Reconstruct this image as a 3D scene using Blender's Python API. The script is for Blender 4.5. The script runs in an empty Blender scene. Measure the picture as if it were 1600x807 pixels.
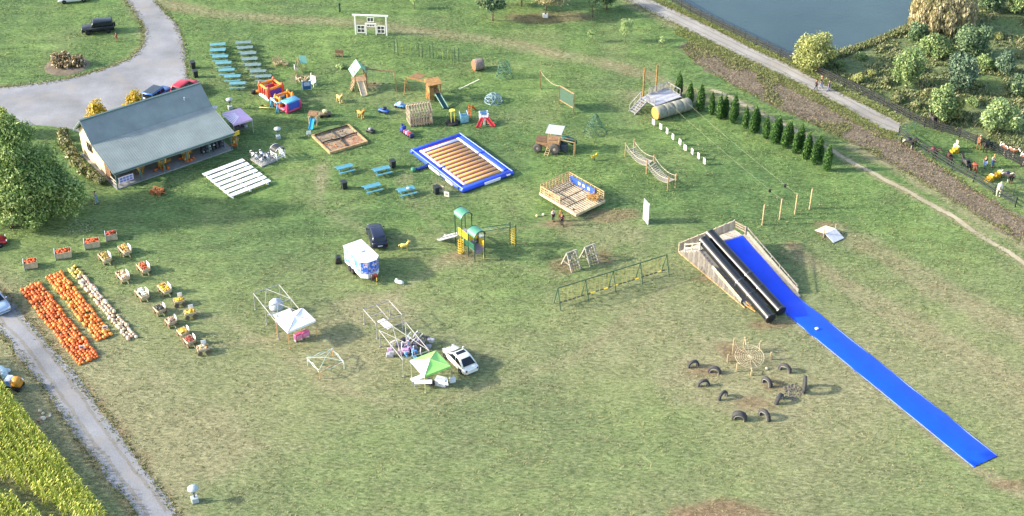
import bpy, math, random
import numpy as np
from mathutils import Vector, Matrix
random.seed(7); RNG = np.random.default_rng(7)
R = math.radians
scene = bpy.context.scene
COL = scene.collection
# ---------------------------------------------------------------- camera
FPX, PITCH, CAMH = 2146.0, 0.599, 86.73
cam_d = bpy.data.cameras.new('camera'); cam = bpy.data.objects.new('camera', cam_d); COL.objects.link(cam)
cam.location = (0, 0, CAMH); cam.rotation_euler = (math.pi/2-PITCH, 0, 0)
cam_d.sensor_width = 36; cam_d.lens = FPX/1600*36; cam_d.clip_end = 6000; cam_d.clip_start = 1
scene.camera = cam
# ---------------------------------------------------------------- sky, sun, exposure
SUN_EL, SUN_AZ = R(23), R(183)          # direction TO the sun in the ground plane (180 = picture left)
world = bpy.data.worlds.new('World'); scene.world = world; world.use_nodes = True
wn = world.node_tree.nodes; wl = world.node_tree.links
bg = wn['Background']; sky = wn.new('ShaderNodeTexSky'); sky.sky_type = 'NISHITA'; sky.sun_disc = False
sky.sun_elevation = SUN_EL; sky.sun_rotation = math.pi/2 - SUN_AZ; sky.dust_density = 2.0; sky.air_density = 1.0
wl.new(sky.outputs[0], bg.inputs[0]); bg.inputs[1].default_value = 0.15
sd = bpy.data.lights.new('sun', 'SUN'); sd.energy = 3.0; sd.angle = R(2.0); sd.color = (1.0, 0.92, 0.79)
sun = bpy.data.objects.new('sun', sd); COL.objects.link(sun)
sun_dir = Vector((math.cos(SUN_AZ)*math.cos(SUN_EL), math.sin(SUN_AZ)*math.cos(SUN_EL), math.sin(SUN_EL)))
sun.rotation_euler = sun_dir.to_track_quat('Z', 'Y').to_euler(); sun.location = (-60, 140, 60)
vs = scene.view_settings; vs.view_transform = 'Standard'; vs.look = 'None'; vs.gamma = 1; vs.use_curve_mapping = False
vs.exposure = 1.66
# ---------------------------------------------------------------- ground lookup (picture point -> point on the level ground)
def g(px, py, z=0.0):
    u = (px-800)/FPX; v = (py-403.5)/FPX
    dy = math.cos(PITCH)-v*math.sin(PITCH); dz = -math.sin(PITCH)-v*math.cos(PITCH); t = (z-CAMH)/dz
    return Vector((u*t, dy*t, z))
def frame(p0, p1):
    a = g(*p0); b = g(*p1); d = b-a
    return a, math.atan2(d.y, d.x), d.length
# ---------------------------------------------------------------- materials
def lin(h):
    h = h.lstrip('#'); c = [int(h[i:i+2], 16)/255 for i in (0, 2, 4)]
    return tuple(x/12.92 if x <= .04045 else ((x+.055)/1.055)**2.4 for x in c)
_mats = {}
def new_mat(name):
    m = bpy.data.materials.new(name); m.use_nodes = True
    return m, m.node_tree.nodes, m.node_tree.links, m.node_tree.nodes['Principled BSDF']
def C(hexc, rough=.7, var=.18, sc=3.0, metal=0.0, bump=0.0, bsc=None):
    """painted / weathered surface: base colour broken up by two noises"""
    k = (hexc, rough, var, sc, metal, bump, bsc)
    if k in _mats: return _mats[k]
    m, n, l, p = new_mat('paint_'+hexc.strip('#'))
    c = lin(hexc); tc = n.new('ShaderNodeTexCoord')
    no = n.new('ShaderNodeTexNoise'); no.inputs['Scale'].default_value = sc; no.inputs['Detail'].default_value = 5; no.inputs['Roughness'].default_value = .65
    l.new(tc.outputs['Object'], no.inputs['Vector'])
    cr = n.new('ShaderNodeValToRGB'); cr.color_ramp.elements[0].position = .3; cr.color_ramp.elements[1].position = .72
    cr.color_ramp.elements[0].color = tuple(max(0, x*(1-var*1.5)) for x in c)+(1,)
    cr.color_ramp.elements[1].color = tuple(min(1, x*(1+var)) for x in c)+(1,)
    l.new(no.outputs[0], cr.inputs[0]); l.new(cr.outputs[0], p.inputs['Base Color'])
    p.inputs['Roughness'].default_value = rough; p.inputs['Metallic'].default_value = metal
    if bump:
        n2 = n.new('ShaderNodeTexNoise'); n2.inputs['Scale'].default_value = bsc or sc*4; n2.inputs['Detail'].default_value = 4
        l.new(tc.outputs['Object'], n2.inputs['Vector'])
        b = n.new('ShaderNodeBump'); b.inputs['Strength'].default_value = bump; b.inputs['Distance'].default_value = .05
        l.new(n2.outputs[0], b.inputs['Height']); l.new(b.outputs[0], p.inputs['Normal'])
    _mats[k] = m; return m
def wood(hexc, var=.3): return C(hexc, .8, var, 2.2, 0, .4, 20)
def leafmat(name, stops, transl=.25):
    k = ('leaf', name)
    if k in _mats: return _mats[k]
    m, n, l, p = new_mat(name)
    ge = n.new('ShaderNodeNewGeometry'); cr = n.new('ShaderNodeValToRGB'); e = cr.color_ramp.elements
    while len(e) < len(stops): e.new(.5)
    for i, s in enumerate(stops):
        e[i].position = i/(len(stops)-1); e[i].color = lin(s)+(1,)
    l.new(ge.outputs['Random Per Island'], cr.inputs[0]); l.new(cr.outputs[0], p.inputs['Base Color'])
    p.inputs['Roughness'].default_value = .6; p.inputs['Specular IOR Level'].default_value = .25
    tr = n.new('ShaderNodeBsdfTranslucent'); l.new(cr.outputs[0], tr.inputs[0])
    mx = n.new('ShaderNodeMixShader'); mx.inputs[0].default_value = transl
    l.new(p.outputs[0], mx.inputs[1]); l.new(tr.outputs[0], mx.inputs[2]); l.new(mx.outputs[0], n['Material Output'].inputs[0])
    _mats[k] = m; return m
GLASS = C('#1b2329', .08, .05, 1)
RUBBER = C('#1c1c1d', .85, .2, 5)
CHROME = C('#b9bdc0', .25, .05, 2, .9)
# ---------------------------------------------------------------- mesh builder
class MB:
    def __init__(s): s.v = []; s.f = []
    def add(s, vs_, fs_):
        o = len(s.v); s.v += [tuple(x) for x in vs_]; s.f += [tuple(i+o for i in f) for f in fs_]; return s
    def box(s, x0, x1, y0, y1, z0, z1, rz=0):
        c = Vector(((x0+x1)/2, (y0+y1)/2, 0)); M = Matrix.Rotation(rz, 3, 'Z')
        p = [Vector((x, y, z)) for z in (z0, z1) for x, y in ((x0, y0), (x1, y0), (x1, y1), (x0, y1))]
        if rz: p = [M@(q-c)+c for q in p]
        return s.add(p, [(3, 2, 1, 0), (4, 5, 6, 7), (0, 1, 5, 4), (1, 2, 6, 5), (2, 3, 7, 6), (3, 0, 4, 7)])
    def rbox(s, x0, x1, y0, y1, z0, z1, r=.05):
        """box with chamfered edges"""
        def ring(z, k): return [(x0+k, y0+k, z), (x1-k, y0+k, z), (x1-k, y1-k, z), (x0+k, y1-k, z)]
        def ring8(z):
            return [(x0+r, y0, z), (x1-r, y0, z), (x1, y0+r, z), (x1, y1-r, z), (x1-r, y1, z), (x0+r, y1, z), (x0, y1-r, z), (x0, y0+r, z)]
        a = ring8(z0+r); b = ring8(z1-r)
        def in8(z): return [(min(max(x, x0+r), x1-r), min(max(y, y0+r), y1-r), z) for x, y, _ in a]
        vs_ = in8(z0)+a+b+in8(z1); fs_ = [tuple(range(7, -1, -1)), tuple(range(24, 32))]
        for k in range(3):
            for i in range(8): j = (i+1) % 8; fs_.append((k*8+i, k*8+j, k*8+8+j, k*8+8+i))
        return s.add(vs_, fs_)
    def bar(s, p, q, w, h=None):
        p = Vector(p); q = Vector(q); h = h or w; d = (q-p).normalized()
        up = Vector((0, 0, 1)) if abs(d.z) < .95 else Vector((0, 1, 0))
        x = d.cross(up).normalized()*(w/2); y = x.cross(d).normalized()*(h/2)
        return s.add([p-x-y, p+x-y, p+x+y, p-x+y, q-x-y, q+x-y, q+x+y, q-x+y], [(3, 2, 1, 0), (4, 5, 6, 7), (0, 1, 5, 4), (1, 2, 6, 5), (2, 3, 7, 6), (3, 0, 4, 7)])
    def tube(s, p, q, r, r2=None, n=8, cap=True):
        p = Vector(p); q = Vector(q); r2 = r if r2 is None else r2; d = (q-p).normalized()
        up = Vector((0, 0, 1)) if abs(d.z) < .95 else Vector((0, 1, 0))
        x = d.cross(up).normalized(); y = x.cross(d)
        vs_ = [p+(x*math.cos(t)+y*math.sin(t))*r for t in [2*math.pi*i/n for i in range(n)]]
        vs_ += [q+(x*math.cos(t)+y*math.sin(t))*r2 for t in [2*math.pi*i/n for i in range(n)]]
        fs_ = [(i, (i+1) % n, n+(i+1) % n, n+i) for i in range(n)]
        if cap: fs_ += [tuple(range(n-1, -1, -1)), tuple(range(n, 2*n))]
        return s.add(vs_, fs_)
    def pipe(s, pts, r, n=6, closed=False):
        pts = [Vector(p) for p in pts]; m = len(pts); vs_ = []; rr = r if isinstance(r, (list, tuple)) else [r]*m
        for i, p in enumerate(pts):
            a = pts[(i-1) % m] if (closed or i > 0) else p; b = pts[(i+1) % m] if (closed or i < m-1) else p
            d = (b-a).normalized(); up = Vector((0, 0, 1)) if abs(d.z) < .95 else Vector((0, 1, 0))
            x = d.cross(up).normalized(); y = x.cross(d)
            vs_ += [p+(x*math.cos(2*math.pi*k/n)+y*math.sin(2*math.pi*k/n))*rr[i] for k in range(n)]
        fs_ = []
        for i in range(m if closed else m-1):
            j = (i+1) % m
            fs_ += [(i*n+k, i*n+(k+1) % n, j*n+(k+1) % n, j*n+k) for k in range(n)]
        if not closed: fs_ += [tuple(range(n-1, -1, -1)), tuple(range((m-1)*n, m*n))]
        return s.add(vs_, fs_)
    def ball(s, c, r, n=10, m=6, z0=-1.0):
        c = Vector(c); rx, ry, rz = r if isinstance(r, (tuple, list)) else (r, r, r); a0 = math.asin(max(-1, z0)); vs_ = []
        for i in range(m+1):
            t = a0+(math.pi/2-a0)*i/m
            for k in range(n):
                q = 2*math.pi*k/n; vs_.append(c+Vector((rx*math.cos(t)*math.cos(q), ry*math.cos(t)*math.sin(q), rz*math.sin(t))))
        fs_ = [(i*n+k, i*n+(k+1) % n, (i+1)*n+(k+1) % n, (i+1)*n+k) for i in range(m) for k in range(n)]
        fs_.append(tuple(range(n-1, -1, -1)))
        return s.add(vs_, fs_)
    def lathe(s, prof, n=12, c=(0, 0, 0)):
        c = Vector(c); m = len(prof)
        vs_ = [c+Vector((r*math.cos(2*math.pi*k/n), r*math.sin(2*math.pi*k/n), z)) for r, z in prof for k in range(n)]
        fs_ = [(i*n+k, i*n+(k+1) % n, (i+1)*n+(k+1) % n, (i+1)*n+k) for i in range(m-1) for k in range(n)]
        fs_ += [tuple(range(n-1, -1, -1)), tuple(range((m-1)*n, m*n))]
        return s.add(vs_, fs_)
    def prism(s, poly, a, b, axis='y'):
        """poly of (u, z) pairs swept along an axis between a and b"""
        f = {'y': lambda u, z, t: (u, t, z), 'x': lambda u, z, t: (t, u, z), 'z': lambda u, z, t: (u, z, t)}[axis]; n = len(poly)
        return s.add([f(u, z, a) for u, z in poly]+[f(u, z, b) for u, z in poly],
                     [tuple(range(n)), tuple(range(2*n-1, n-1, -1))]+[(i, n+i, n+(i+1) % n, (i+1) % n) for i in range(n)])
    def slab(s, q, t):
        """four points, thickened downwards by t"""
        q = [Vector(p) for p in q]; w = [p-Vector((0, 0, t)) for p in q]
        return s.add(q+w, [(0, 1, 2, 3), (7, 6, 5, 4), (0, 4, 5, 1), (1, 5, 6, 2), (2, 6, 7, 3), (3, 7, 4, 0)])
    def build(s, name, mat, parent=None, smooth=False):
        me = bpy.data.meshes.new(name); me.from_pydata(s.v, [], s.f); me.update()
        if smooth: me.polygons.foreach_set('use_smooth', [True]*len(me.polygons))
        if mat: me.materials.append(mat)
        o = bpy.data.objects.new(name, me); COL.objects.link(o)
        if parent: o.parent = parent
        return o
def tag(o, label=None, cat=None, group=None, kind=None):
    if label: o['label'] = label
    if cat: o['category'] = cat
    if group: o['group'] = group
    if kind: o['kind'] = kind
    return o
def thing(name, label, cat, loc=(0, 0, 0), rz=0, group=None):
    o = bpy.data.objects.new(name, None); COL.objects.link(o); o.empty_display_size = .3
    o.location = loc; o.rotation_euler = (0, 0, rz); return tag(o, label, cat, group)
def dup(o, loc=None, rz=None, label=None, group=None, parent=None, sc=None):
    c = o.copy(); COL.objects.link(c); c.parent = parent
    if loc is not None: c.location = loc
    if rz is not None: c.rotation_euler = (0, 0, rz)
    if sc is not None: c.scale = (sc, sc, sc) if isinstance(sc, (int, float)) else sc
    if label: c['label'] = label
    if group: c['group'] = group
    for ch in o.children: dup(ch, parent=c)
    return c
def npmesh(name, V, Fq, mat, parent=None, smooth=False):
    """quads (or triangles) from numpy arrays"""
    me = bpy.data.meshes.new(name); k = Fq.shape[1]
    me.vertices.add(len(V)); me.vertices.foreach_set('co', np.ascontiguousarray(V, dtype=np.float32).ravel())
    me.loops.add(Fq.size); me.loops.foreach_set('vertex_index', Fq.astype(np.int32).ravel())
    me.polygons.add(len(Fq)); me.polygons.foreach_set('loop_start', (np.arange(len(Fq))*k).astype(np.int32))
    me.update(calc_edges=True)
    if smooth: me.polygons.foreach_set('use_smooth', [True]*len(Fq))
    if mat: me.materials.append(mat)
    o = bpy.data.objects.new(name, me); COL.objects.link(o)
    if parent: o.parent = parent
    return o
def vnoise(x, y, sc, seed):
    r = np.random.default_rng(seed).random((64, 64)); u = x/sc+1000; v = y/sc+1000
    i = np.floor(u).astype(int); j = np.floor(v).astype(int); a = u-i; b = v-j; a = a*a*(3-2*a); b = b*b*(3-2*b)
    q = lambda ii, jj: r[ii % 64, jj % 64]
    return (q(i, j)*(1-a)+q(i+1, j)*a)*(1-b)+(q(i, j+1)*(1-a)+q(i+1, j+1)*a)*b
def pline_dist(x, y, pts):
    d = np.full(x.shape, 1e9)
    for (x0, y0), (x1, y1) in zip(pts[:-1], pts[1:]):
        dx, dy = x1-x0, y1-y0; t = np.clip(((x-x0)*dx+(y-y0)*dy)/(dx*dx+dy*dy+1e-9), 0, 1)
        d = np.minimum(d, np.hypot(x-x0-t*dx, y-y0-t*dy))
    return d
def in_poly(x, y, pts):
    c = np.zeros(x.shape, bool); n = len(pts)
    for i in range(n):
        x0, y0 = pts[i]; x1, y1 = pts[i-1]
        c ^= ((y0 > y) != (y1 > y)) & (x < (x1-x0)*(y-y0)/((y1-y0) or 1e-9)+x0)
    return c
def GP(pts, z=0): return [(q.x, q.y) for q in (g(a, b, z) for a, b in pts)]
# ================================================================ GROUND
POND = [(1030, -30), (1064, 0), (1100, 19), (1150, 43), (1190, 62), (1226, 82), (1250, 92), (1290, 82), (1330, 72), (1362, 62), (1392, 50), (1412, 38), (1420, 10), (1428, -30)]
TRACK = [(150, -20), (250, 5), (330, 21), (450, 31), (560, 36), (640, 48), (760, 62), (870, 84), (960, 103), (1010, 118), (1060, 140), (1150, 172)]
RUT1 = [(1110, 140), (1150, 157), (1220, 192), (1290, 230), (1340, 260), (1400, 290), (1450, 317), (1500, 347), (1560, 385), (1640, 440)]
RUT2 = [(1330, 228), (1400, 265), (1450, 295), (1500, 325), (1560, 362), (1640, 412)]
MULCH_U = [(1074, 66), (1110, 72), (1140, 83), (1180, 100), (1240, 133), (1300, 165), (1350, 194), (1400, 216), (1440, 242), (1500, 282), (1560, 322), (1640, 372)]
MULCH_L = [(1066, 74), (1083, 95), (1118, 117), (1158, 139), (1208, 165), (1258, 188), (1328, 221), (1398, 257), (1448, 288), (1498, 318), (1558, 354), (1640, 404)]
PATH_L = [(930, -28), (979, 0), (1060, 40), (1120, 70), (1175, 97), (1220, 117), (1280, 147), (1350, 185), (1378, 202), (1402, 208)]
PATH_U = [(960, -28), (1017, 0), (1067, 22), (1120, 47), (1177, 77), (1230, 100), (1285, 130), (1315, 147), (1360, 168), (1406, 192)]
def axis(lo, hi, step, far):
    a = list(np.arange(lo, hi+.01, step)); k = [far*(i/8)**2 for i in range(1, 9)]
    return np.array(sorted([lo-q for q in k]+a+[hi+q for q in k]))
ax = axis(-84, 84, .55, 2500.0); ay = axis(84, 212, .55, 2500.0)
GX, GY = np.meshgrid(ax, ay); nx, ny = len(ax), len(ay)
dtr = pline_dist(GX, GY, GP(TRACK)); dr1 = pline_dist(GX, GY, GP(RUT1)); dr2 = pline_dist(GX, GY, GP(RUT2))
n1 = vnoise(GX, GY, 14, 1); n2 = vnoise(GX, GY, 5, 2); n3 = vnoise(GX, GY, 1.6, 3); n4 = vnoise(GX, GY, 30, 4)
sm = lambda a, b, x: np.clip((x-a)/(b-a), 0, 1)
def ell(px, py, rx, ry):
    c = g(px, py); ux = abs(g(px+rx, py).x-c.x); uy = abs(g(px, py-ry).y-c.y)
    d = np.hypot((GX-c.x)/ux, (GY-c.y)/uy)+.55*(n3-.5)+.5*(n2-.5)
    return 1-sm(.55, 1.15, d)
near = 1-sm(104, 136, GY)                       # the foreground turf is drier than the far lawn
dry = .06+.65*near*sm(.2, .65, .5*n1+.5*n4+.15*(n2-.5))+.22*sm(.55, .8, n2*.6+n1*.4)*(1-near)+.38*near
dry += .85*(1-sm(.3, 2.2, dtr+.9*(n3-.5)))*(.55+.7*n3)+1.3*(1-sm(.15, .8, dr1+.4*(n3-.5)))+.85*(1-sm(.3, 1.3, dr2+.7*(n3-.5)))
dirt = .3*(1-sm(.1, .75, dr1+.6*(n3-.5)))*sm(.2, .6, n2)+.55*(1-sm(0, .6, np.abs(dtr-.9)+.8*(n3-.5)))*sm(.3, .6, n2)
for a in [(715, 408, 62, 20), (940, 357, 90, 28), (1165, 592, 110, 58), (590, 482, 70, 24), (632, 282, 16, 10), (1150, 548, 34, 18), (500, 282, 14, 40), (690, 290, 24, 14),
          (300, 700, 110, 60), (140, 620, 60, 40), (1300, 355, 22, 9), (640, 168, 24, 10), (578, 136, 26, 10), (480, 122, 26, 8), (1020, 150, 60, 14)]:
    dry += .5*ell(*a)
for a in [(880, 415, 22, 12), (942, 402, 20, 14), (720, 400, 34, 11), (1130, 800, 85, 18), (1140, 545, 18, 11), (1240, 384, 15, 7), (1205, 508, 34, 8), (1160, 560, 30, 14), (1175, 630, 34, 14), (1210, 602, 24, 12), (1100, 580, 30, 12), (1290, 350, 20, 5),
          (1575, 758, 26, 8), (1070, 392, 16, 6), (1110, 436, 46, 7), (578, 135, 16, 6), (875, 350, 24, 7), (960, 335, 40, 12), (862, 28, 90, 9)]:
    dirt += (1.1 if a[1] > 780 else .75)*ell(*a)
for pl, w, k in [([(430, 275), (500, 262), (505, 330), (600, 372), (700, 372), (860, 352)], .8, .28), ([(640, 312), (720, 392), (870, 432)], .7, .25), ([(700, 405), (600, 472), (470, 525), (340, 540)], .9, .3), ([(500, 600), (650, 640), (900, 560), (1060, 440)], 1.1, .22), ([(200, 470), (350, 500), (560, 620)], .9, .25), ([(1240, 388), (1300, 430), (1380, 480), (1480, 540), (1640, 625)], 2.0, .8), ([(1330, 372), (1430, 430), (1530, 485), (1640, 540)], 2.6, .55), ([(1240, 502), (1320, 566), (1400, 633), (1525, 732), (1600, 775)], .7, .75)]:
    d = pline_dist(GX, GY, GP(pl)); q = 1-sm(.2, 1, d/w+.7*(n3-.5)+.7*(n2-.5)); dry += k*q; dirt += k*.55*q*sm(.35, .7, n3)
DRV_E = [(0, 137), (60, 132), (120, 121), (176, 104), (204, 93), (219, 78), (227, 60), (226, 45), (214, 22), (196, 0)]
RD_R = [(-40, 420), (0, 455), (30, 485), (69, 530), (113, 581), (130, 605), (165, 650), (192, 684), (220, 722), (247, 763), (275, 805), (300, 845)]
RD_L = [(-60, 460), (-25, 490), (10, 530), (48, 581), (86, 630), (117, 681), (165, 743), (213, 805), (240, 840)]
d = pline_dist(GX, GY, GP(RD_R)); dirt += .7*(1-sm(.1, 1.1, d+.9*(n3-.5))); dry += .4*(1-sm(.3, 3.5, d+1.5*(n2-.5)))
for pl_ in (RD_L, DRV_E, PATH_L, PATH_U):
    d = pline_dist(GX, GY, GP(pl_)); dirt += .55*(1-sm(.05, .7, d+.7*(n3-.5))); dry += .3*(1-sm(.2, 1.6, d+1.0*(n3-.5)))
rough = in_poly(GX, GY, GP([(1045, -40), (1080, 18), (1230, 98), (1285, 128), (1360, 160), (1406, 188), (1450, 200), (1505, 216), (1560, 236), (1660, 290), (1800, 300), (1800, -60)])).astype(float)
verge = (1-sm(.4, 1.7, pline_dist(GX, GY, GP([(a, b+4) for a, b in PATH_L[1:]]))+.6*(n3-.5)))+(1-sm(.3, 1.2, pline_dist(GX, GY, GP([(a+4, b-4) for a, b in PATH_U[1:]]))+.6*(n3-.5)))
dry += .35*np.clip(verge, 0, 1); dirt += .8*(1-sm(.2, 1.1, pline_dist(GX, GY, GP(POND+POND[:1]))+.7*(n3-.5)))
pond_m = in_poly(GX, GY, GP(POND))
pd = pline_dist(GX, GY, GP(POND+POND[:1])); Z = np.where(pond_m, -.15-.9*sm(0, 3, pd), -.25*(1-sm(0, 1.0, pd)))
V = np.stack([GX, GY, Z], -1).reshape(-1, 3); idx = np.arange(nx*ny).reshape(ny, nx)
Fq = np.stack([idx[:-1, :-1], idx[:-1, 1:], idx[1:, 1:], idx[1:, :-1]], -1).reshape(-1, 4)
m, n, l, p = new_mat('lawn_turf')
def attr(nm): a = n.new('ShaderNodeAttribute'); a.attribute_name = nm; return a.outputs['Color']
def noise(sc, det=4, rgh=.6, vec=None):
    q = n.new('ShaderNodeTexNoise'); q.inputs['Scale'].default_value = sc; q.inputs['Detail'].default_value = det; q.inputs['Roughness'].default_value = rgh
    l.new(vec or tcg.outputs['Object'], q.inputs['Vector']); return q.outputs[0]
def ramp(f, stops):
    r = n.new('ShaderNodeValToRGB'); e = r.color_ramp.elements
    while len(e) < len(stops): e.new(.5)
    for i, (po, h) in enumerate(stops): e[i].position = po; e[i].color = (lin(h) if isinstance(h, str) else (h, h, h))+(1,)
    l.new(f, r.inputs[0]); return r.outputs[0]
def mix(f, a, b, mode='MIX'):
    q = n.new('ShaderNodeMix'); q.data_type = 'RGBA'; q.blend_type = mode
    if isinstance(f, float): q.inputs[0].default_value = f
    else: l.new(f, q.inputs[0])
    l.new(a, q.inputs[6]); l.new(b, q.inputs[7]); return q.outputs[2]
tcg = n.new('ShaderNodeTexCoord')
mp = n.new('ShaderNodeMapping'); mp.inputs['Rotation'].default_value = (0, 0, R(24)); mp.inputs['Scale'].default_value = (.62, 1.5, 1); l.new(tcg.outputs['Object'], mp.inputs[0])
fine = noise(2.6, 6, .72, mp.outputs[0]); mid = noise(.35, 5, .65); speck = noise(9, 3, .7)
mp2 = n.new('ShaderNodeMapping'); mp2.inputs['Rotation'].default_value = (0, 0, R(-6)); mp2.inputs['Scale'].default_value = (.35, 1.3, 1); l.new(tcg.outputs['Object'], mp2.inputs[0])
shadow_streak = noise(.55, 5, .65, mp2.outputs[0]); broad = noise(.055, 3, .55)
green = mix(ramp(broad, [(.38, .15), (.62, .85)]), ramp(mid, [(.28, '#3f5b35'), (.5, '#4d6b3e'), (.74, '#617c46')]), ramp(mid, [(.28, '#57723c'), (.5, '#6b8748'), (.74, '#849b57')]))
green = mix(.75, green, ramp(shadow_streak, [(.33, .62), (.5, 1.0), (.68, 1.3)]), 'MULTIPLY')  # stretched streaks paint the long shadows of the grass into the green
dryc = ramp(noise(.6, 5, .7), [(.3, '#7d7b5a'), (.6, '#93906c'), (.8, '#a5a17e')])
dirtc = ramp(noise(1.1, 5, .7), [(.3, '#6d5b44'), (.6, '#8d7a5f'), (.8, '#a39174')])
wild = ramp(noise(.8, 6, .75), [(.3, '#4c5f40'), (.5, '#6b7a50'), (.65, '#7f865c'), (.8, '#8f8a68')])
def jit(a, amt):                                   # break the masks up with the turf grain
    q = n.new('ShaderNodeMath'); q.operation = 'MULTIPLY_ADD'; q.inputs[1].default_value = amt; q.inputs[2].default_value = -amt/2; l.new(fine, q.inputs[0])
    s = n.new('ShaderNodeMath'); s.operation = 'ADD'; s.use_clamp = True; l.new(a, s.inputs[0]); l.new(q.outputs[0], s.inputs[1]); return s.outputs[0]
sep = n.new('ShaderNodeSeparateColor'); l.new(attr('cover'), sep.inputs[0])
col = mix(jit(sep.outputs[2], .5), green, wild)
col = mix(jit(sep.outputs[0], .9), col, dryc); col = mix(jit(sep.outputs[1], .9), col, dirtc)
col = mix(.85, col, ramp(fine, [(.32, .38), (.5, .92), (.68, 1.5)]), 'MULTIPLY'); col = mix(.7, col, ramp(speck, [(.3, .5), (.7, 1.4)]), 'MULTIPLY')
l.new(col, p.inputs['Base Color']); p.inputs['Roughness'].default_value = .9; p.inputs['Specular IOR Level'].default_value = .15
bp = n.new('ShaderNodeBump'); bp.inputs['Strength'].default_value = 1.0; bp.inputs['Distance'].default_value = .2; l.new(fine, bp.inputs['Height']); l.new(bp.outputs[0], p.inputs['Normal'])
ground = npmesh('ground', V, Fq, m); ground['kind'] = 'structure'
ca = ground.data.color_attributes.new('cover', 'FLOAT_COLOR', 'POINT')
ca.data.foreach_set('color', np.stack([np.clip(dry, 0, 1), np.clip(dirt, 0, 1), rough*sm(.15, .6, n2+.2), np.ones_like(dry)], -1).astype(np.float32).ravel())
# ---------------------------------------------------------------- flat sheets: gravel drives, path, mulch
def densify(pts, step=.22, jitter=.12, seed=0, closed=True):
    rr = random.Random(seed); out = []
    for i in range(len(pts) if closed else len(pts)-1):
        a = Vector(pts[i]); b = Vector(pts[(i+1) % len(pts)]); k = max(1, int((b-a).length/step))
        for j in range(k):
            q = a.lerp(b, j/k); e = [float(vnoise(np.array([q.x+50*c]), np.array([q.y]), s_, 5)[0]-.5)*w_ for c in (0, 1) for s_, w_ in ((2.6, jitter*3.2), (.6, jitter*1.6))]
            out.append((q.x+e[0]+e[1]+rr.gauss(0, jitter*.25), q.y+e[2]+e[3]+rr.gauss(0, jitter*.25)))
    return out
def smooth_line(pts, it=2):
    for _ in range(it):
        q = [pts[0]]
        for a, b in zip(pts[:-1], pts[1:]):
            q += [(a[0]*.75+b[0]*.25, a[1]*.75+b[1]*.25), (a[0]*.25+b[0]*.75, a[1]*.25+b[1]*.75)]
        pts = q+[pts[-1]]
    return pts
def sheet(name, pts, z, mat, jitter=.12):
    from mathutils.geometry import delaunay_2d_cdt
    d_ = [Vector(q) for q in densify(pts, jitter=jitter)]; k = len(d_)
    vv, _, ff, *_r = delaunay_2d_cdt(d_, [], [list(range(k))], 1, 1e-4)
    me = bpy.data.meshes.new(name); me.from_pydata([(q.x, q.y, z) for q in vv], [], [tuple(f) for f in ff]); me.update()
    if me.polygons and me.polygons[0].normal.z < 0: me.flip_normals()
    me.materials.append(mat); o = bpy.data.objects.new(name, me); COL.objects.link(o); o['kind'] = 'structure'; return o
def gravel_mat(name, a, b, c, patch):
    global n, l, tcg
    m, n, l, p = new_mat(name); tcg = n.new('ShaderNodeTexCoord')
    f = noise(7, 6, .8); big = noise(.16, 5, .6); med2 = noise(.22, 6, .65)
    col = mix(.8, ramp(big, [(.32, a), (.52, b), (.72, c)]), ramp(f, [(.3, .6), (.7, 1.3)]), 'MULTIPLY')
    col = mix(ramp(med2, [(.5, 0.0), (.66, .8)]), col, ramp(f, [(.3, patch), (.7, b)]))
    l.new(col, p.inputs['Base Color']); p.inputs['Roughness'].default_value = .95
    bp = n.new('ShaderNodeBump'); bp.inputs['Strength'].default_value = .5; bp.inputs['Distance'].default_value = .05; l.new(f, bp.inputs['Height']); l.new(bp.outputs[0], p.inputs['Normal'])
    return m
GRAVEL = gravel_mat('grey_gravel', '#727375', '#848588', '#97989b', '#8a8070')
GRAVEL2 = gravel_mat('pale_gravel', '#85817b', '#96928b', '#a5a19a', '#7d7568')
DRV_IN = [(150, -60), (196, 0), (214, 22), (226, 45), (227, 60), (219, 78), (204, 93), (176, 104), (120, 121), (60, 132), (0, 137), (-120, 142)]
DRV_OUT = [(-120, 215), (0, 196), (60, 196), (110, 200), (150, 215), (240, 205), (300, 150), (292, 122), (291, 100), (288, 75), (281, 50), (266, 26), (244, 5), (235, -10), (205, -60)]
sheet('gravel_road', smooth_line(GP(DRV_IN))+smooth_line(GP(DRV_OUT)), .012, GRAVEL, .16)
sheet('gravel_drive', smooth_line(GP(RD_L))+smooth_line(GP(RD_R))[::-1], .012, GRAVEL, .15)
sheet('gravel_path', smooth_line(GP(PATH_L))+smooth_line(GP(PATH_U))[::-1], .012, GRAVEL2, .10)
m, n, l, p = new_mat('bark_mulch'); tcg = n.new('ShaderNodeTexCoord')
col = mix(.9, ramp(noise(.5, 5, .7), [(.3, '#5a5342'), (.42, '#685e4e'), (.55, '#766a5a'), (.7, '#857966')]), ramp(noise(4.5, 5, .8), [(.32, .6), (.5, .95), (.7, 1.3)]), 'MULTIPLY')
l.new(col, p.inputs['Base Color']); p.inputs['Roughness'].default_value = 1
bp = n.new('ShaderNodeBump'); bp.inputs['Strength'].default_value = .6; bp.inputs['Distance'].default_value = .1; l.new(noise(3.5, 5, .75), bp.inputs['Height']); l.new(bp.outputs[0], p.inputs['Normal'])
MULCH = m
sheet('mulch_strip', smooth_line(GP(MULCH_U))+smooth_line(GP(MULCH_L))[::-1], .016, MULCH, .45)
m, n, l, p = new_mat('pond_water'); tcg = n.new('ShaderNodeTexCoord')
l.new(ramp(noise(.08, 3, .5), [(.3, '#3b4c4e'), (.7, '#46585a')]), p.inputs['Base Color']); p.inputs['Roughness'].default_value = .12; p.inputs['IOR'].default_value = 1.33
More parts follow.
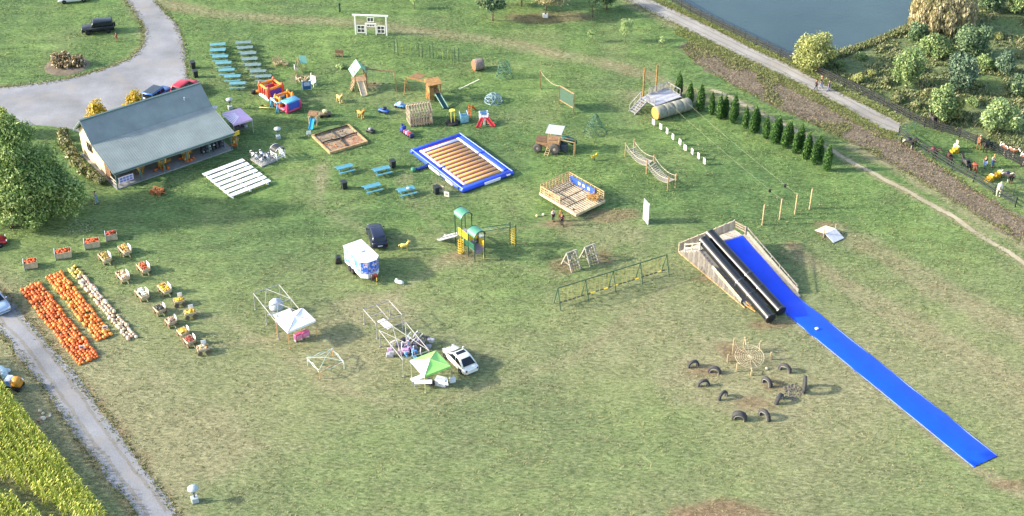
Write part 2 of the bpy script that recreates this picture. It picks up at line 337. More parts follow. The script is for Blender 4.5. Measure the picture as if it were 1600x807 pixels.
bp = n.new('ShaderNodeBump'); bp.inputs['Strength'].default_value = .5; bp.inputs['Distance'].default_value = .08; l.new(noise(1.4, 4, .6), bp.inputs['Height']); l.new(bp.outputs[0], p.inputs['Normal'])
sheet('pond_water', GP([(1015, -40), (1050, 0), (1150, 48), (1225, 88), (1250, 98), (1300, 88), (1400, 56), (1424, 40), (1440, -40)]), -.13, m, 0)
# ---------------------------------------------------------------- foliage
def leaves(name, blobs, count, size, mat, parent, hollow=.55, seed=0, flat=.0, drop=0.0):
    """leaf-sized faces spread through a set of ellipsoids (centre, radii, weight)"""
    r = np.random.default_rng(seed+17); w = np.array([b[2] if len(b) > 2 else b[1][0]*b[1][1]*b[1][2] for b in blobs], float); w /= w.sum()
    pick = r.choice(len(blobs), count, p=w); ctr = np.array([b[0] for b in blobs])[pick]; rad = np.array([b[1] for b in blobs])[pick]
    d = r.normal(size=(count, 3)); d /= np.linalg.norm(d, axis=1, keepdims=True)
    k = (hollow**3+(1-hollow**3)*r.random((count, 1)))**(1/3); k *= 1+.14*r.normal(size=(count, 1))
    c = ctr+d*rad*k; keep = c[:, 2] > .04; c = c[keep]; d = d[keep]; N = len(c)
    nr = d*.9+r.normal(size=(N, 3))*.75+np.array([0, 0, .35]); nr /= np.linalg.norm(nr, axis=1, keepdims=True)
    a = np.cross(nr, r.normal(size=(N, 3))); a /= np.linalg.norm(a, axis=1, keepdims=True); b = np.cross(nr, a)
    s = size*(.6+.8*r.random((N, 1))); e = 1.5 if not drop else 1.0
    a = a*s*.5*e; b = b*s*.36
    if drop: a = np.stack([a[:, 0]*.25, a[:, 1]*.25, -np.abs(s[:, 0])*drop*.5], 1)
    Vv = np.concatenate([c-a, c+b, c+a, c-b], 1).reshape(-1, 3)
    return npmesh(name, Vv, np.arange(4*N).reshape(N, 4), mat, parent)
def clump(cx, cy, cz, rx, ry, rz, k, seed, sr=.42):
    """lumpy crown: a core plus k lobes on its surface"""
    rr = random.Random(seed); out = [((cx, cy, cz), (rx*.78, ry*.78, rz*.78))]
    for i in range(k):
        t = rr.uniform(0, 2*math.pi); z = rr.uniform(-.75, .95); q = math.sqrt(1-z*z); s = rr.uniform(.7, 1.25)*sr
        out.append(((cx+rx*.72*q*math.cos(t), cy+ry*.72*q*math.sin(t), cz+rz*.74*z), (rx*s, ry*s, rz*s*.9)))
    return out
def trunk_mesh(h, r, limbs, spread, seed, top=None):
    rr = random.Random(seed); mb = MB(); pts = [(0, 0, -.05)]+[(rr.uniform(-.06, .06)*h*i/4, rr.uniform(-.06, .06)*h*i/4, h*i/4) for i in range(1, 5)]
    mb.pipe(pts, [r*1.25, r, r*.8, r*.6, r*.3], 8)
    for i in range(limbs):
        t = rr.uniform(.3, .9); b = Vector(pts[int(t*4)]).lerp(Vector(pts[min(4, int(t*4)+1)]), t*4-int(t*4)); a = 2*math.pi*(i+rr.random()*.5)/max(1, limbs)
        e = b+Vector((math.cos(a)*spread, math.sin(a)*spread, h*rr.uniform(.12, .35))); mid = b.lerp(e, .5)+Vector((0, 0, h*.05))
        mb.pipe([b, mid, e], [r*.45, r*.28, r*.1], 6)
    return mb
BARK = wood('#5d4f40'); BARK_PALE = wood('#b3a68f')
L_TREE = leafmat('leaf_bright', ['#4a6434', '#628042', '#809a54', '#9db06a', '#bcc787'])
L_BUSH = leafmat('leaf_shrub', ['#516b42', '#6b8650', '#8ea064', '#b0ba84'])
L_DARK = leafmat('leaf_dark', ['#40573b', '#566f4d', '#70885f', '#97a67e'])
L_BLUE = leafmat('leaf_bluish', ['#445c46', '#587058', '#738a6e', '#95a585'])
L_YEL = leafmat('leaf_yellowgreen', ['#747f42', '#8c9552', '#a3a766', '#b9b880'])
L_GOLD = leafmat('leaf_gold', ['#8a7a22', '#a8922c', '#c4a93e', '#d6c062'])
L_ARB = leafmat('leaf_arborvitae', ['#1f3a16', '#2f5120', '#43662b', '#5b7d38'], .1)
L_WILL = leafmat('leaf_willow', ['#8a8258', '#a09670', '#b3a884', '#c6bb99', '#8d9560'])
L_HYD = leafmat('leaf_hydrangea', ['#46552c', '#5e6b35', '#d0c6a0', '#8a8a58', '#6d7a40', '#55652f', '#e0d8bc'])
L_MUM = leafmat('leaf_flower_bed', ['#4a3a24', '#6d5a38', '#4c5a2c', '#c9b48d', '#8d6c4c', '#efe0c4'])
L_PALE = leafmat('leaf_pale', ['#6f8a52', '#8aa264', '#a3b57c', '#bcc895'])
L_WEED = leafmat('leaf_weed', ['#56683f', '#6b7b4c', '#81895a', '#97966c', '#a59e7c'])
L_VERGE = leafmat('leaf_verge', ['#667842', '#7d8b4d', '#94995a', '#848358'])
def tree(name, label, base, h, blobs, count, size, mat, r=.15, limbs=6, spread=1.0, seed=0, group=None, cat='tree', th=None, bark=None, **kw):
    t = thing(name, label, cat, base, 0, group)
    trunk_mesh(th or h*.6, r, limbs, spread, seed).build('trunk', bark or BARK, t, True)
    leaves('crown', blobs, count, size, mat, t, seed=seed, **kw); return t
# the large tree by the barn
tree('leafy_tree', 'large bright green leafy tree beside the barn gable', g(42, 338), 13, clump(-.3, 0, 9.4, 3.4, 3.2, 3.8, 24, 3, .33)+clump(.2, 0, 5.6, 5.5, 4.8, 4.2, 36, 6, .28)+clump(4.5, -.2, 3.2, 3.5, 2.8, 2.9, 14, 4, .38)+clump(-3.6, -.6, 3.2, 3.6, 3.2, 3.0, 14, 5, .38)+clump(1.2, -2.4, 2.2, 3.4, 2.4, 2.0, 12, 7, .4)+clump(-.4, 0, 12.2, 1.7, 1.6, 2.0, 10, 8, .4),
     62000, .22, L_TREE, .34, 9, 3.2, 3, hollow=.45)
tree('golden_tree', 'small golden tree showing behind the large leafy tree', g(6, 213), 4, clump(0, 0, 2.2, 1.7, 1.6, 2.0, 8, 8), 2200, .26, L_GOLD, .1, 4, .6, 8)
for i, (x, y, s, lab) in enumerate([(155, 193, 1.0, 'golden conical shrub behind the barn roof toward the gable end'), (213, 176, .95, 'golden conical shrub behind the barn roof nearest the blue jeep')]):
    tree('golden_shrub', lab, g(x, y), 3, [((0, 0, .9*s), (1.6*s, 1.5*s, 1.0*s)), ((0, 0, 1.9*s), (1.2*s, 1.1*s, 1.1*s)), ((.1, 0, 2.9*s), (.65*s, .6*s, .7*s))]+clump(0, 0, 1.3*s, 1.5*s, 1.4*s, 1.3*s, 9, i, .3), 2600, .24, L_GOLD, .08, 5, .6, i+20, 'golden shrubs behind the barn', 'shrub')
# arborvitae in a double row
ARB = [(1060, 150), (1077, 164), (1094, 172), (1111, 179), (1124, 186), (1132, 183), (1144, 193), (1147, 188), (1164, 200), (1176, 207), (1182, 204), (1196, 216), (1209, 224), (1215, 220), (1226, 231), (1233, 225), (1242, 240), (1249, 235), (1258, 248), (1263, 243), (1272, 257), (1279, 252), (1291, 267)]
protos = []
for k in range(3):
    t = thing('arborvitae', 'narrow dark green evergreen in the row below the mulch strip', 'evergreen', (0, 0, 0), 0, 'evergreens in a row below the mulch strip')
    MB().tube((0, 0, -.03), (0, 0, 1.8), .07, .03, 7).build('trunk', BARK, t)
    rr = random.Random(k); bl = [((rr.uniform(-.04, .04), rr.uniform(-.04, .04), z), (q, q, .42)) for z, q in ((.35, .46), (.75, .56), (1.2, .58), (1.65, .52), (2.05, .42), (2.4, .26), (2.72, .10))]
    leaves('crown', bl, 2200, .15, L_ARB, t, hollow=.72, seed=40+k); protos.append(t)
for i, (x, y) in enumerate(ARB):
    s = random.uniform(1.08, 1.36)*(1.05 if i < 5 else 1)
    nth = ('first', 'second', 'third', 'fourth', 'fifth', 'sixth', 'seventh', 'eighth', 'ninth', 'tenth', 'eleventh', 'twelfth', 'thirteenth', 'fourteenth', 'fifteenth', 'sixteenth', 'seventeenth', 'eighteenth', 'nineteenth', 'twentieth', 'twenty first', 'twenty second', 'last')
    if i < 3: o = protos[i]; o.location = g(x, y); o.scale = (s*.74, s*.74, s)
    else: o = dup(protos[i % 3], g(x, y), random.uniform(0, 6), sc=(s*random.uniform(.62, .78), s*random.uniform(.62, .78), s)); o.rotation_euler.x = random.gauss(0, .025); o.rotation_euler.y = random.gauss(0, .025)
    o['label'] = 'narrow dark green evergreen, %s in the row counted from the zip line deck' % nth[i]
# flower bed with round shrub in the lawn by the road
b0 = g(105, 103)
fb = thing('flowering_shrub', 'round flowering shrub on a mulch bed inside the bend of the gravel road', 'shrub', b0, 0)
leaves('foliage', clump(-.9, .3, .9, 1.6, 1.5, 1.0, 8, 1)+clump(.8, 0, .7, 1.7, 1.4, .9, 8, 2)+[((1.9, -.3, .35), (.8, .7, .45))], 3400, .24, L_MUM, fb, seed=71)
MB().lathe([(3.1, 0), (3.0, .04), (2.6, .10), (.2, .12)], 28).build('mulch_bed', MULCH, fb)
# hydrangeas along the gable wall
for i, (x, y, s) in enumerate([(104, 232, .95), (112, 248, .95), (123, 262, .9), (135, 272, .85), (146, 280, .8), (157, 286, .75), (100, 219, 1.0)]):
    t = thing('hydrangea', 'cream flowering hydrangea by the barn gable, %s counted from the porch corner' % ('sixth', 'fifth', 'fourth', 'third', 'second', 'first', 'seventh')[i], 'shrub', g(x, y), 0, 'hydrangeas along the gable wall')
    leaves('foliage', clump(0, 0, .75*s, 1.05*s, 1.0*s, .85*s, 6, 90+i), 900, .22, L_HYD, t, seed=90+i)
    MB().pipe([(0, 0, 0), (.1, 0, .5), (.2, .1, .9)], [.04, .03, .02], 5).pipe([(0, 0, 0), (-.2, 0, .5), (-.4, .1, .9)], [.04, .03, .02], 5).build('stem', BARK, t)
def bush(px, py, rx, rz, mat, lab, seed, ry=None, count=None, name='shrub', size=.26, k=10, group=None):
    t = thing(name, lab, 'shrub' if name != 'young_tree' else 'tree', g(px, py), 0, group); ry = ry or rx
    trunk_mesh(rz*1.1, .07+.02*rx, 5, rx*.5, seed).build('trunk', BARK, t, True)
    leaves('crown', clump(0, 0, rz*1.02, rx, ry, rz, k, seed), count or int(900*rx*rz+500), size, mat, t, seed=seed); return t
bush(1270, 104, 2.9, 2.5, L_YEL, 'big round yellow green willow shrub overhanging the fence by the pond', 101, count=9000, size=.22, k=16)
bush(1416, 138, 2.1, 3.3, L_BUSH, 'tall mid green shrub standing alone in the weeds past the fence', 102, count=5200)
bush(1497, 145, 1.9, 3.1, L_BLUE, 'tall bluish green shrub in the weeds between two greener shrubs', 103, count=5000)
bush(1517, 92, 2.6, 2.6, L_DARK, 'wide dark green shrub under the straw coloured willow', 104, count=5000)
bush(1460, 88, 2.2, 1.7, L_BUSH, 'low spreading green shrub at the foot of the willow', 105)
bush(1432, 66, 1.5, 1.6, L_DARK, 'small dark shrub on the pond bank beside the willow', 106)
bush(1467, 190, 1.9, 2.5, L_BUSH, 'light green shrub growing right behind the pony pen fence', 107, count=3800)
bush(1487, 187, 1.3, 1.6, L_YEL, 'small yellowish shrub touching the light green one behind the pen', 108)
bush(1550, 206, 1.6, 2.3, L_PALE, 'pale green shrub behind the pen, larger of two side by side', 109, count=3000)
bush(1577, 207, 1.2, 1.8, L_PALE, 'pale green shrub behind the pen, smaller of two side by side', 110)
bush(1567, 118, 1.3, 2.0, L_BLUE, 'slim bluish shrub in the brown weeds by itself', 111)
bush(1540, 110, 1.2, 1.1, L_BUSH, 'low green shrub between the dark and the slim bluish shrub', 112)
bush(1590, 150, 1.5, 1.5, L_DARK, 'dark low shrub near the reddish weeds', 113)
bush(1545, 18, 2.0, 1.6, L_DARK, 'dark round shrub up the bank behind the willow', 114)
bush(1590, 20, 1.7, 1.5, L_BUSH, 'green round shrub on the far bank behind the willow', 115)
rs = random.Random(99)
for i, (x, y) in enumerate([(1312, 104), (1345, 92), (1378, 78), (1362, 118), (1385, 132), (1340, 128), (1440, 112), (1452, 150), (1520, 165), (1530, 135), (1505, 188), (1575, 170), (1560, 60), (1590, 90), (1432, 168), (1400, 160)]):
    s_ = rs.uniform(.5, 1.05); bush(x, y, s_, s_*.62, rs.choice([L_WEED, L_BUSH, L_WEED, L_YEL]), 'low scrubby bush among the weeds on the pond bank', 400+i, count=int(700*s_+250), size=.2, k=6, group='low scrub on the pond bank')
wt = thing('weeping_willow', 'straw coloured weeping willow on the pond bank', 'tree', g(1470, 44), 0)
trunk_mesh(4.5, .3, 7, 2.4, 55).build('trunk', BARK, wt, True)
leaves('crown', clump(0, 0, 3.8, 4.4, 3.6, 3.2, 16, 56, .34), 16000, .32, L_WILL, wt, seed=56, drop=1.5)
leaves('hanging_branches', [((4.0*math.cos(a), 3.4*math.sin(a), 2.2), (1.0, 1.0, 2.2)) for a in np.linspace(0, 6.28, 13)], 8000, .32, L_WILL, wt, seed=57, drop=1.8, hollow=.2)
# trees along the far edge of the lawn
tree('dark_tree', 'small dark leafy tree standing on the far lawn above the dry track', g(770, 33), 4, clump(-.3, 0, 3.0, 1.9, 1.7, 1.6, 9, 61), 3600, .25, L_DARK, .1, 5, .8, 61)
tree('pale_tree', 'pale leaved tree with a white trunk guard on the far lawn', g(852, 27), 5, clump(0, 0, 4.0, 3.0, 2.4, 2.0, 10, 62), 4000, .28, L_WILL, .12, 6, 1.2, 62)
tree('pale_tree', 'pale leaved broad tree left of the white guarded trunk', g(815, 10), 5, clump(0, 0, 3.0, 3.0, 2.4, 1.8, 10, 63), 3600, .28, L_YEL, .12, 6, 1.2, 63)
tree('bare_tree', 'thin nearly leafless tree above the dry track', g(926, 27), 4, clump(0, 0, 3.2, 1.2, 1.1, 1.6, 6, 64), 500, .2, L_DARK, .08, 7, .9, 64)
tree('dark_tree', 'dark tree by the near end of the gravel path on the far lawn', g(948, 15), 4, clump(0, 0, 2.2, 2.0, 1.7, 1.7, 8, 65), 2600, .26, L_DARK, .1, 5, .8, 65)
for i, (x, y, lab) in enumerate([(925, 66, 'spindly pale sapling below the thin leafless tree'), (977, 66, 'bushy pale sapling near the gravel path'), (648, 14, 'young sapling on the far lawn above the climbing posts'), (1035, 74, 'tiny pale sapling beside the head of the mulch strip')]):
    s = (.7, 1.15, .8, .6)[i]
    tree('sapling', lab, g(x, y), 2.4*s, clump(0, 0, 2.0*s, .95*s, .9*s, 1.2*s, 5, 66+i), (260, 900, 420, 160)[i], .17, L_PALE, .035, 4, .4, 66+i, 'pale saplings on the far lawn')
MB().rbox(-.4, .4, -.4, .4, 0, .5, .05).build('tree_guard', C('#d9d9d2'), bpy.data.objects['pale_tree'])
# weeds beyond the fence, grass verges, corn
def scatter_tufts(name, pts, size, hgt, mat, seed, blades=5):
    r = np.random.default_rng(seed); P0 = np.repeat(np.array(pts), blades, 0); N = len(P0)
    a = r.random(N)*6.283; ln = size*(.5+r.random(N)); hh = hgt*(.4+.9*r.random(N)); o = r.normal(size=(N, 2))*size*.4
    bx, by = P0[:, 0]+o[:, 0], P0[:, 1]+o[:, 1]; dx, dy = np.cos(a), np.sin(a); w = size*.28
    z0 = np.zeros(N)-.01
    Vv = np.stack([np.stack([bx-dy*w, by+dx*w, z0], 1), np.stack([bx+dy*w, by-dx*w, z0], 1), np.stack([bx+dy*w*.3+dx*ln*.6, by-dx*w*.3+dy*ln*.6, hh], 1), np.stack([bx-dy*w*.3+dx*ln*.5, by+dx*w*.3+dy*ln*.5, hh], 1)], 1).reshape(-1, 3)
    o = npmesh(name, Vv, np.arange(4*N).reshape(N, 4), mat); o['kind'] = 'stuff'; return o
def rand_in(poly, count, seed):
    r = np.random.default_rng(seed); q = np.array(poly); lo = q.min(0); hi = q.max(0); out = np.zeros((0, 2))
    while len(out) < count:
        c = lo+(hi-lo)*r.random((count*2, 2)); out = np.concatenate([out, c[in_poly(c[:, 0], c[:, 1], poly)]])
    return out[:count]
wz = GP([(1235, 98), (1300, 84), (1370, 62), (1420, 45), (1430, -30), (1640, -30), (1640, 262), (1560, 228), (1505, 208), (1450, 195), (1406, 180), (1360, 156), (1290, 124)])
wp = rand_in(wz, 6000, 5); wq = vnoise(wp[:, 0], wp[:, 1], 3, 9)
tag(scatter_tufts('weeds', wp[wq > .3], .42, .3, L_WEED, 6), 'tall rough weeds and brush covering the bank beyond the fence', 'weeds')
tag(scatter_tufts('shore_reeds', rand_in(GP([(1240, 100), (1300, 86), (1360, 66), (1416, 42), (1426, 48), (1380, 66), (1310, 92), (1260, 104)]), 900, 8), .35, .5, L_WEED, 7), 'yellow grasses fringing the pond shore', 'reeds')
vp = np.concatenate([rand_in([*GP(PATH_L[2:]), *GP([(a-6, b+13) for a, b in PATH_L[2:]])[::-1]], 2600, 11), rand_in([*GP(PATH_U[1:]), *GP([(a+8, b-5) for a, b in PATH_U[1:]])[::-1]], 1800, 12)])
tag(scatter_tufts('verge_grass', vp, .2, .14, L_VERGE, 13), 'unmown yellow green grass along both edges of the pale gravel path', 'grass')
sp = rand_in(smooth_line(GP(MULCH_U))+smooth_line(GP(MULCH_L))[::-1], 9000, 14)
tag(scatter_tufts('plant_debris', sp, .22, .10, leafmat('debris', ['#5b4f3c', '#6f6250', '#877862', '#998a70', '#66693f', '#7a6158'], .05), 15, 2), 'brown dead plant litter on the mulch strip', 'plant litter')

# turf tufts: real blades that give the lawn its grain (thicker where the turf is lush, none on dirt)
def tuft_field(name, count, size, hgt, mat, seed, lab, thr):
    q = rand_in([(-80, 85), (80, 85), (84, 205), (-84, 205)], count, seed); wv = .6*vnoise(q[:, 0], q[:, 1], 2.2, seed+1)+.4*vnoise(q[:, 0], q[:, 1], 9, seed+2); q = q[wv > thr]
    nr_ = 1-np.clip((q[:, 1]-104)/32, 0, 1); q = q[np.random.default_rng(seed+5).random(len(q)) < (1-.75*nr_ if thr < .5 else .5+.5*nr_)]
    bad = np.zeros(len(q), bool)
    for pl_ in (POND, DRV_IN+DRV_OUT, RD_L+RD_R[::-1], PATH_L+PATH_U[::-1], MULCH_U+MULCH_L[::-1], [(1150, 365), (1162, 355), (1560, 700), (1525, 735), (1215, 480)], [(100, 200), (190, 300), (370, 236), (290, 150)]): bad |= in_poly(q[:, 0], q[:, 1], GP(pl_))
    return tag(scatter_tufts(name, q[~bad], size, hgt, mat, seed, 3), lab, 'grass')
tuft_field('lawn_grass', 90000, .15, .10, leafmat('turf_blade', ['#465f35', '#5a7340', '#70854d', '#87955c', '#918f64'], .2), 31, 'mown green turf covering the field', .40)
tuft_field('dry_grass', 60000, .16, .09, leafmat('turf_dry_blade', ['#807c56', '#958e66', '#a69c76', '#7b8250'], .2), 37, 'straw coloured dry turf mixed into the field', .52)

# ragged grass creeping over the edges of drives, path and mulch
ep = []
for pl_ in (DRV_IN, DRV_OUT[-9:], RD_L, RD_R, PATH_L, PATH_U, MULCH_U, MULCH_L):
    sl = smooth_line(GP(pl_))
    for a, b in zip(sl[:-1], sl[1:]):
        ln = math.hypot(b[0]-a[0], b[1]-a[1])
        for k in range(int(ln*16)): f = random.random(); ep.append((a[0]+(b[0]-a[0])*f+random.gauss(0, .28), a[1]+(b[1]-a[1])*f+random.gauss(0, .28)))
tag(scatter_tufts('edge_grass', np.array(ep), .2, .12, leafmat('edge_blade', ['#5a6a3a', '#6f7c48', '#87885a', '#8f8360', '#78693f'], .15), 41, 3), 'ragged grass creeping over the edges of the drives', 'grass')

# grass reclaiming the mulch, wheel ruts on the drives, the pale two-wheel track
mq = sp[vnoise(sp[:, 0], sp[:, 1], 3.5, 77) > .68]
tag(scatter_tufts('mulch_grass', mq, .28, .16, leafmat('mulch_blade', ['#5c6b3e', '#76804c', '#8c8a5c', '#7d7250'], .15), 43, 3), 'patchy green regrowth on the brown mulch strip', 'grass')
def ribbon(name, line, off, w, z, mat, jitter=.07):
    c = smooth_line(GP(line)); L_, R_2 = [], []
    for i, q in enumerate(c):
        a = c[max(0, i-1)]; b = c[min(len(c)-1, i+1)]; d = Vector((b[0]-a[0], b[1]-a[1])).normalized(); nn_ = Vector((-d.y, d.x))
        L_.append(tuple(Vector(q)+nn_*(off+w/2))); R_2.append(tuple(Vector(q)+nn_*(off-w/2)))
    return sheet(name, L_+R_2[::-1], z, mat, jitter)
RUTM = gravel_mat('rut_gravel', '#6b6862', '#7d7a73', '#8c8982', '#6a645a'); PALEM = gravel_mat('pale_dirt', '#8f866e', '#a3997f', '#b3a98f', '#7d7a58')
MIDD = [((a[0]+b[0])/2, (a[1]+b[1])/2) for a, b in zip([(-42, 475), (-12, 500), (29, 540), (67, 600), (101, 650), (142, 712), (190, 770), (226, 822)], [(-42, 440), (15, 470), (62, 520), (100, 565), (140, 618), (175, 662), (222, 728), (262, 790)])]
for o_ in (-.7, .75): ribbon('wheel_rut', MIDD, o_, .3, .02, RUTM, .1)
MIDP = [((a[0]+b[0])/2, (a[1]+b[1])/2) for a, b in zip(PATH_L, PATH_U)]
for o_ in (-.6, .6): ribbon('wheel_rut', MIDP, o_, .32, .02, gravel_mat('path_rut', '#7a756d', '#88837a', '#948f86', '#746c5f'), .06)
ribbon('wheel_track', RUT1, 0, .62, .014, PALEM, .13)
# ================================================================ BARN SHOP
A0, RZB, LB = frame((185, 295), (362, 234))
barn = thing('barn_shop', 'cream barn shop with grey green metal roof and long open porch', 'building', A0, RZB)
ROOF = C('#8a938f', .55, .12, .5, .05); ROOFTRIM = C('#4c6463', .5, .1, 2, .2); CREAM = C('#cdbb98', .8, .08, 2); CONC = C('#8f8d8a', .9, .15, 1.5, 0, .2, 14)
PD, RD, BD = 3.4, 7.75, 10.5            # porch wall, ridge, back wall depth
def roof_panel(name, y0, z0, y1, z1, x0, x1, mat):
    mb = MB().slab([(x0, y0, z0), (x1, y0, z0), (x1, y1, z1), (x0, y1, z1)], .08)
    k = int((x1-x0)/.3)
    for i in range(k+1): x = x0+(x1-x0)*i/k; mb.bar((x, y0, z0+.0), (x, y1, z1+.0), .04, .05)
    return mb.build(name, mat, barn)
MB().box(-.25, LB+.15, -.2, BD, -.05, .12).build('floor_slab', CONC, barn)
MB().prism([(PD, .12), (5.2, .12), (BD, .12), (BD, 3.55), (RD, 5.95), (5.2, 3.82), (PD, 3.35)], .12, LB-.12, 'x').build('wall', CREAM, barn)
roof_panel('porch_roof', -.45, 2.5, 5.25, 3.92, -.45, LB+.45, ROOF)
roof_panel('main_roof', 5.2, 3.95, RD, 6.12, -.45, LB+.45, ROOF)
roof_panel('rear_roof', RD+.02, 6.12, BD+.4, 3.5, -.45, LB+.45, ROOF)
MB().bar((-.45, RD, 6.15), (LB+.45, RD, 6.15), .35, .08).build('ridge_cap', ROOFTRIM, barn)
gt = MB().box(-.45, LB+.45, -.62, -.47, 2.34, 2.5).build('gutter', ROOFTRIM, barn)
MB().box(-.35, LB+.35, -.44, -.32, 2.12, 2.40).build('porch_beam', C('#7d8c88', .6), barn)
for x in (-.43, LB+.40):
    MB().bar((x, -.45, 2.38), (x, 5.2, 3.8), .05, .2).bar((x, 5.2, 3.82), (x, RD, 5.98), .05, .2).bar((x, RD, 5.98), (x, BD+.4, 3.36), .05, .2).build('barge_board', ROOFTRIM, barn)
for i in range(6):
    x = -.1+(LB+.1)*i/5
    MB().box(x-.07, x+.07, -.2, -.06, .12, 2.2).build('porch_post', C('#4f6a63', .6), barn)
w = MB().box(.02, .12, 6.9, 8.3, 1.7, 2.9).build('window', C('#6b5d4c', .6), barn); MB().box(-.01, .02, 7.0, 8.2, 1.78, 2.82).build('pane', GLASS, w)
MB().box(-.02, .03, 7.55, 7.65, 1.78, 2.82).build('mullion', C('#6b5d4c', .6), w)
MB().lathe([(.16, 0), (.16, .06)], 12).build('gable_vent', C('#4a4238'), barn).matrix_local = Matrix.Translation((.10, RD, 5.0))@Matrix.Rotation(-math.pi/2, 4, 'Y')
for x, mt in ((3.2, '#5a4331'), (8.6, '#5a4331'), (12.2, '#54402f')):
    d = MB().box(x, x+1.0, PD-.06, PD+.02, .12, 2.2).build('door', wood(mt), barn); MB().box(x+.8, x+.86, PD-.1, PD-.05, 1.05, 1.2).build('handle', CHROME, d)
for x in (1.2, 5.6, 10.6):
    w = MB().box(x, x+1.3, PD-.05, PD+.02, 1.0, 2.1).build('window', C('#e3e0d6', .5), barn); MB().box(x+.08, x+1.22, PD-.08, PD-.04, 1.08, 2.02).build('pane', GLASS, w)
MB().box(.0, .11, 1.7, PD, .12, 2.6).build('opening_panel', wood('#6d4f35'), barn)  # brown panel put in for the dark of the porch's side opening
MB().bar((-.1, 0, .95), (-.1, 1.7, .95), .07).bar((-.1, 0, .5), (-.1, 1.7, .5), .06).bar((-.1, .85, .12), (-.1, .85, .95), .06).build('side_railing', C('#d8cfb8'), barn)
MB().tube((12.9, 6.6, 5.0), (12.9, 6.6, 5.5), .09, n=10).build('vent_pipe', C('#c9ced0', .4), barn)
def on_barn(x, y, z=.12): return Vector(A0)+Matrix.Rotation(RZB, 3, 'Z')@Vector((x, y, z))
# round dish standing behind the barn end, on the ground
dp = thing('satellite_dish', 'white satellite dish on a pole behind the barn end', 'dish', on_barn(LB+1.4, 6.6, 0), 0)
MB().tube((0, 0, 0), (0, 0, 2.7), .05).build('pole', C('#8d9192'), dp)
MB().lathe([(.05, 2.62), (.42, 2.76), (.47, 2.84), (.42, 2.8), (.05, 2.68)], 16).build('dish_bowl', C('#e4e4e0', .4), dp, True)
# porch goods
def heap(mb, n, sx, sy, sz, r0, r1, seed, c=(0, 0, 0)):
    rr = random.Random(seed)
    for i in range(n):
        x, y = rr.uniform(-sx, sx), rr.uniform(-sy, sy); r = rr.uniform(r0, r1); k = max(0, 1-(x/sx)**2*.5-(y/sy)**2*.5)
        mb.ball((c[0]+x, c[1]+y, c[2]+sz*k*rr.random()+r*.8), (r, r, r*.85), 8, 5)
    return mb
ORANGE = C('#d9691b', .5, .22, 3); TAN = C('#c3a364', .9, .25, 6); STRAW = leafmat('straw', ['#8a6a35', '#b08a48', '#c9a860', '#dcc382'], .1)
ban = thing('banner', 'white and lilac printed banner on the porch corner', 'banner', on_barn(1.3, .35), RZB)
MB().box(-.95, .95, -.02, .02, .25, 1.05).build('cloth', C('#d7d3e6', .7, .06), ban)
for r_ in range(2):
    for k in range(4): MB().box(-.8+k*.42, -.48+k*.42, -.03, -.022, .36+r_*.34, .6+r_*.34).build('printed_panel', C('#7d78b8', .7), ban)
for s in (-.95, .95): MB().tube((s, .04, 0), (s, .04, 1.1), .025).build('post', C('#8b8b8b'), ban)
for i, (x, y, lab, sz) in enumerate([(6.2, .7, 'corn stalk shock with pumpkins around it, middle of the barn porch', 1.0), (9.6, .9, 'tall corn stalk shock with an orange mound on the barn porch', 1.15), (3.6, 1.2, 'small straw figure bundle standing in the porch shade', .75)]):
    t = thing('corn_shock', lab, 'corn shock', on_barn(x, y), random.random()*6)
    leaves('stalks', [((0, 0, .7*sz), (.35*sz, .35*sz, .8*sz)), ((0, 0, 1.4*sz), (.55*sz, .55*sz, .45*sz))], 420, .4, STRAW, t, seed=200+i, drop=1.4)
    MB().tube((0, 0, .0), (0, 0, 1.5*sz), .16*sz, .1*sz).build('bundle_core', TAN, t)
    if i < 2: tag(heap(MB(), 14, .8, .6, .15, .13, .2, i, (.1, -.1, 0)).build('pumpkin_heap', ORANGE, t), kind='stuff')
for x, y, hx, lab in [(7.4, 2.0, '#a3762f', 'square straw bale on the porch by the middle shock'), (10.5, 2.2, '#9c7433', 'square straw bale on the porch near the tall shock')]:
    o = MB().rbox(-.5, .5, -.25, .25, 0, .42, .05).build('straw_bale', C(hx, .95, .3, 9, 0, .6)); o.location = on_barn(x, y); o.rotation_euler.z = RZB+.2; tag(o, lab, 'straw bale')
sh = thing('display_rack', 'dark crowded display rack filling the porch end', 'display rack', on_barn(13.2, .9), RZB)
MB().box(-1.5, 1.5, .3, .36, 0, 1.7).build('back_panel', C('#2c3034'), sh)
for z in (.3, .75, 1.2): MB().box(-1.5, 1.5, -.25, .3, z, z+.04).build('shelf', C('#3a3d40'), sh)
for s in (-1.48, 0, 1.48): MB().box(s-.03, s+.03, -.25, -.19, 0, 1.7).build('upright', C('#33373a'), sh)
rr = random.Random(4)
for z in (.34, .79, 1.24):
    for k in range(6): MB().rbox(-1.4+k*.48, -1.4+k*.48+rr.uniform(.2, .4), -.2, .2, z, z+rr.uniform(.15, .38), .03).build('goods', C(rr.choice(['#6d7278', '#8d9196', '#3c4046', '#a9aeb2', '#4a4f4c'])), sh)
sg = thing('yellow_sign', 'small yellow sign board hanging at the porch roof corner', 'sign', on_barn(LB+.75, -.3, 0), RZB)
MB().tube((0, 0, 0), (0, 0, 2.5), .04).build('post', C('#77807c'), sg); MB().box(-.45, .45, -.06, .0, 1.95, 2.5).build('board', C('#d2b43a', .5), sg)
t = thing('scarecrow', 'orange and tan scarecrow with pumpkins outside the porch end', 'scarecrow', on_barn(LB+.9, .7, 0), 0)
leaves('straw_body', [((0, 0, .7), (.3, .25, .6)), ((0, 0, .95), (.6, .2, .2))], 260, .25, STRAW, t, seed=230); MB().ball((0, 0, 1.45), .17, 10, 6).build('head', C('#c98a3c'), t, True)
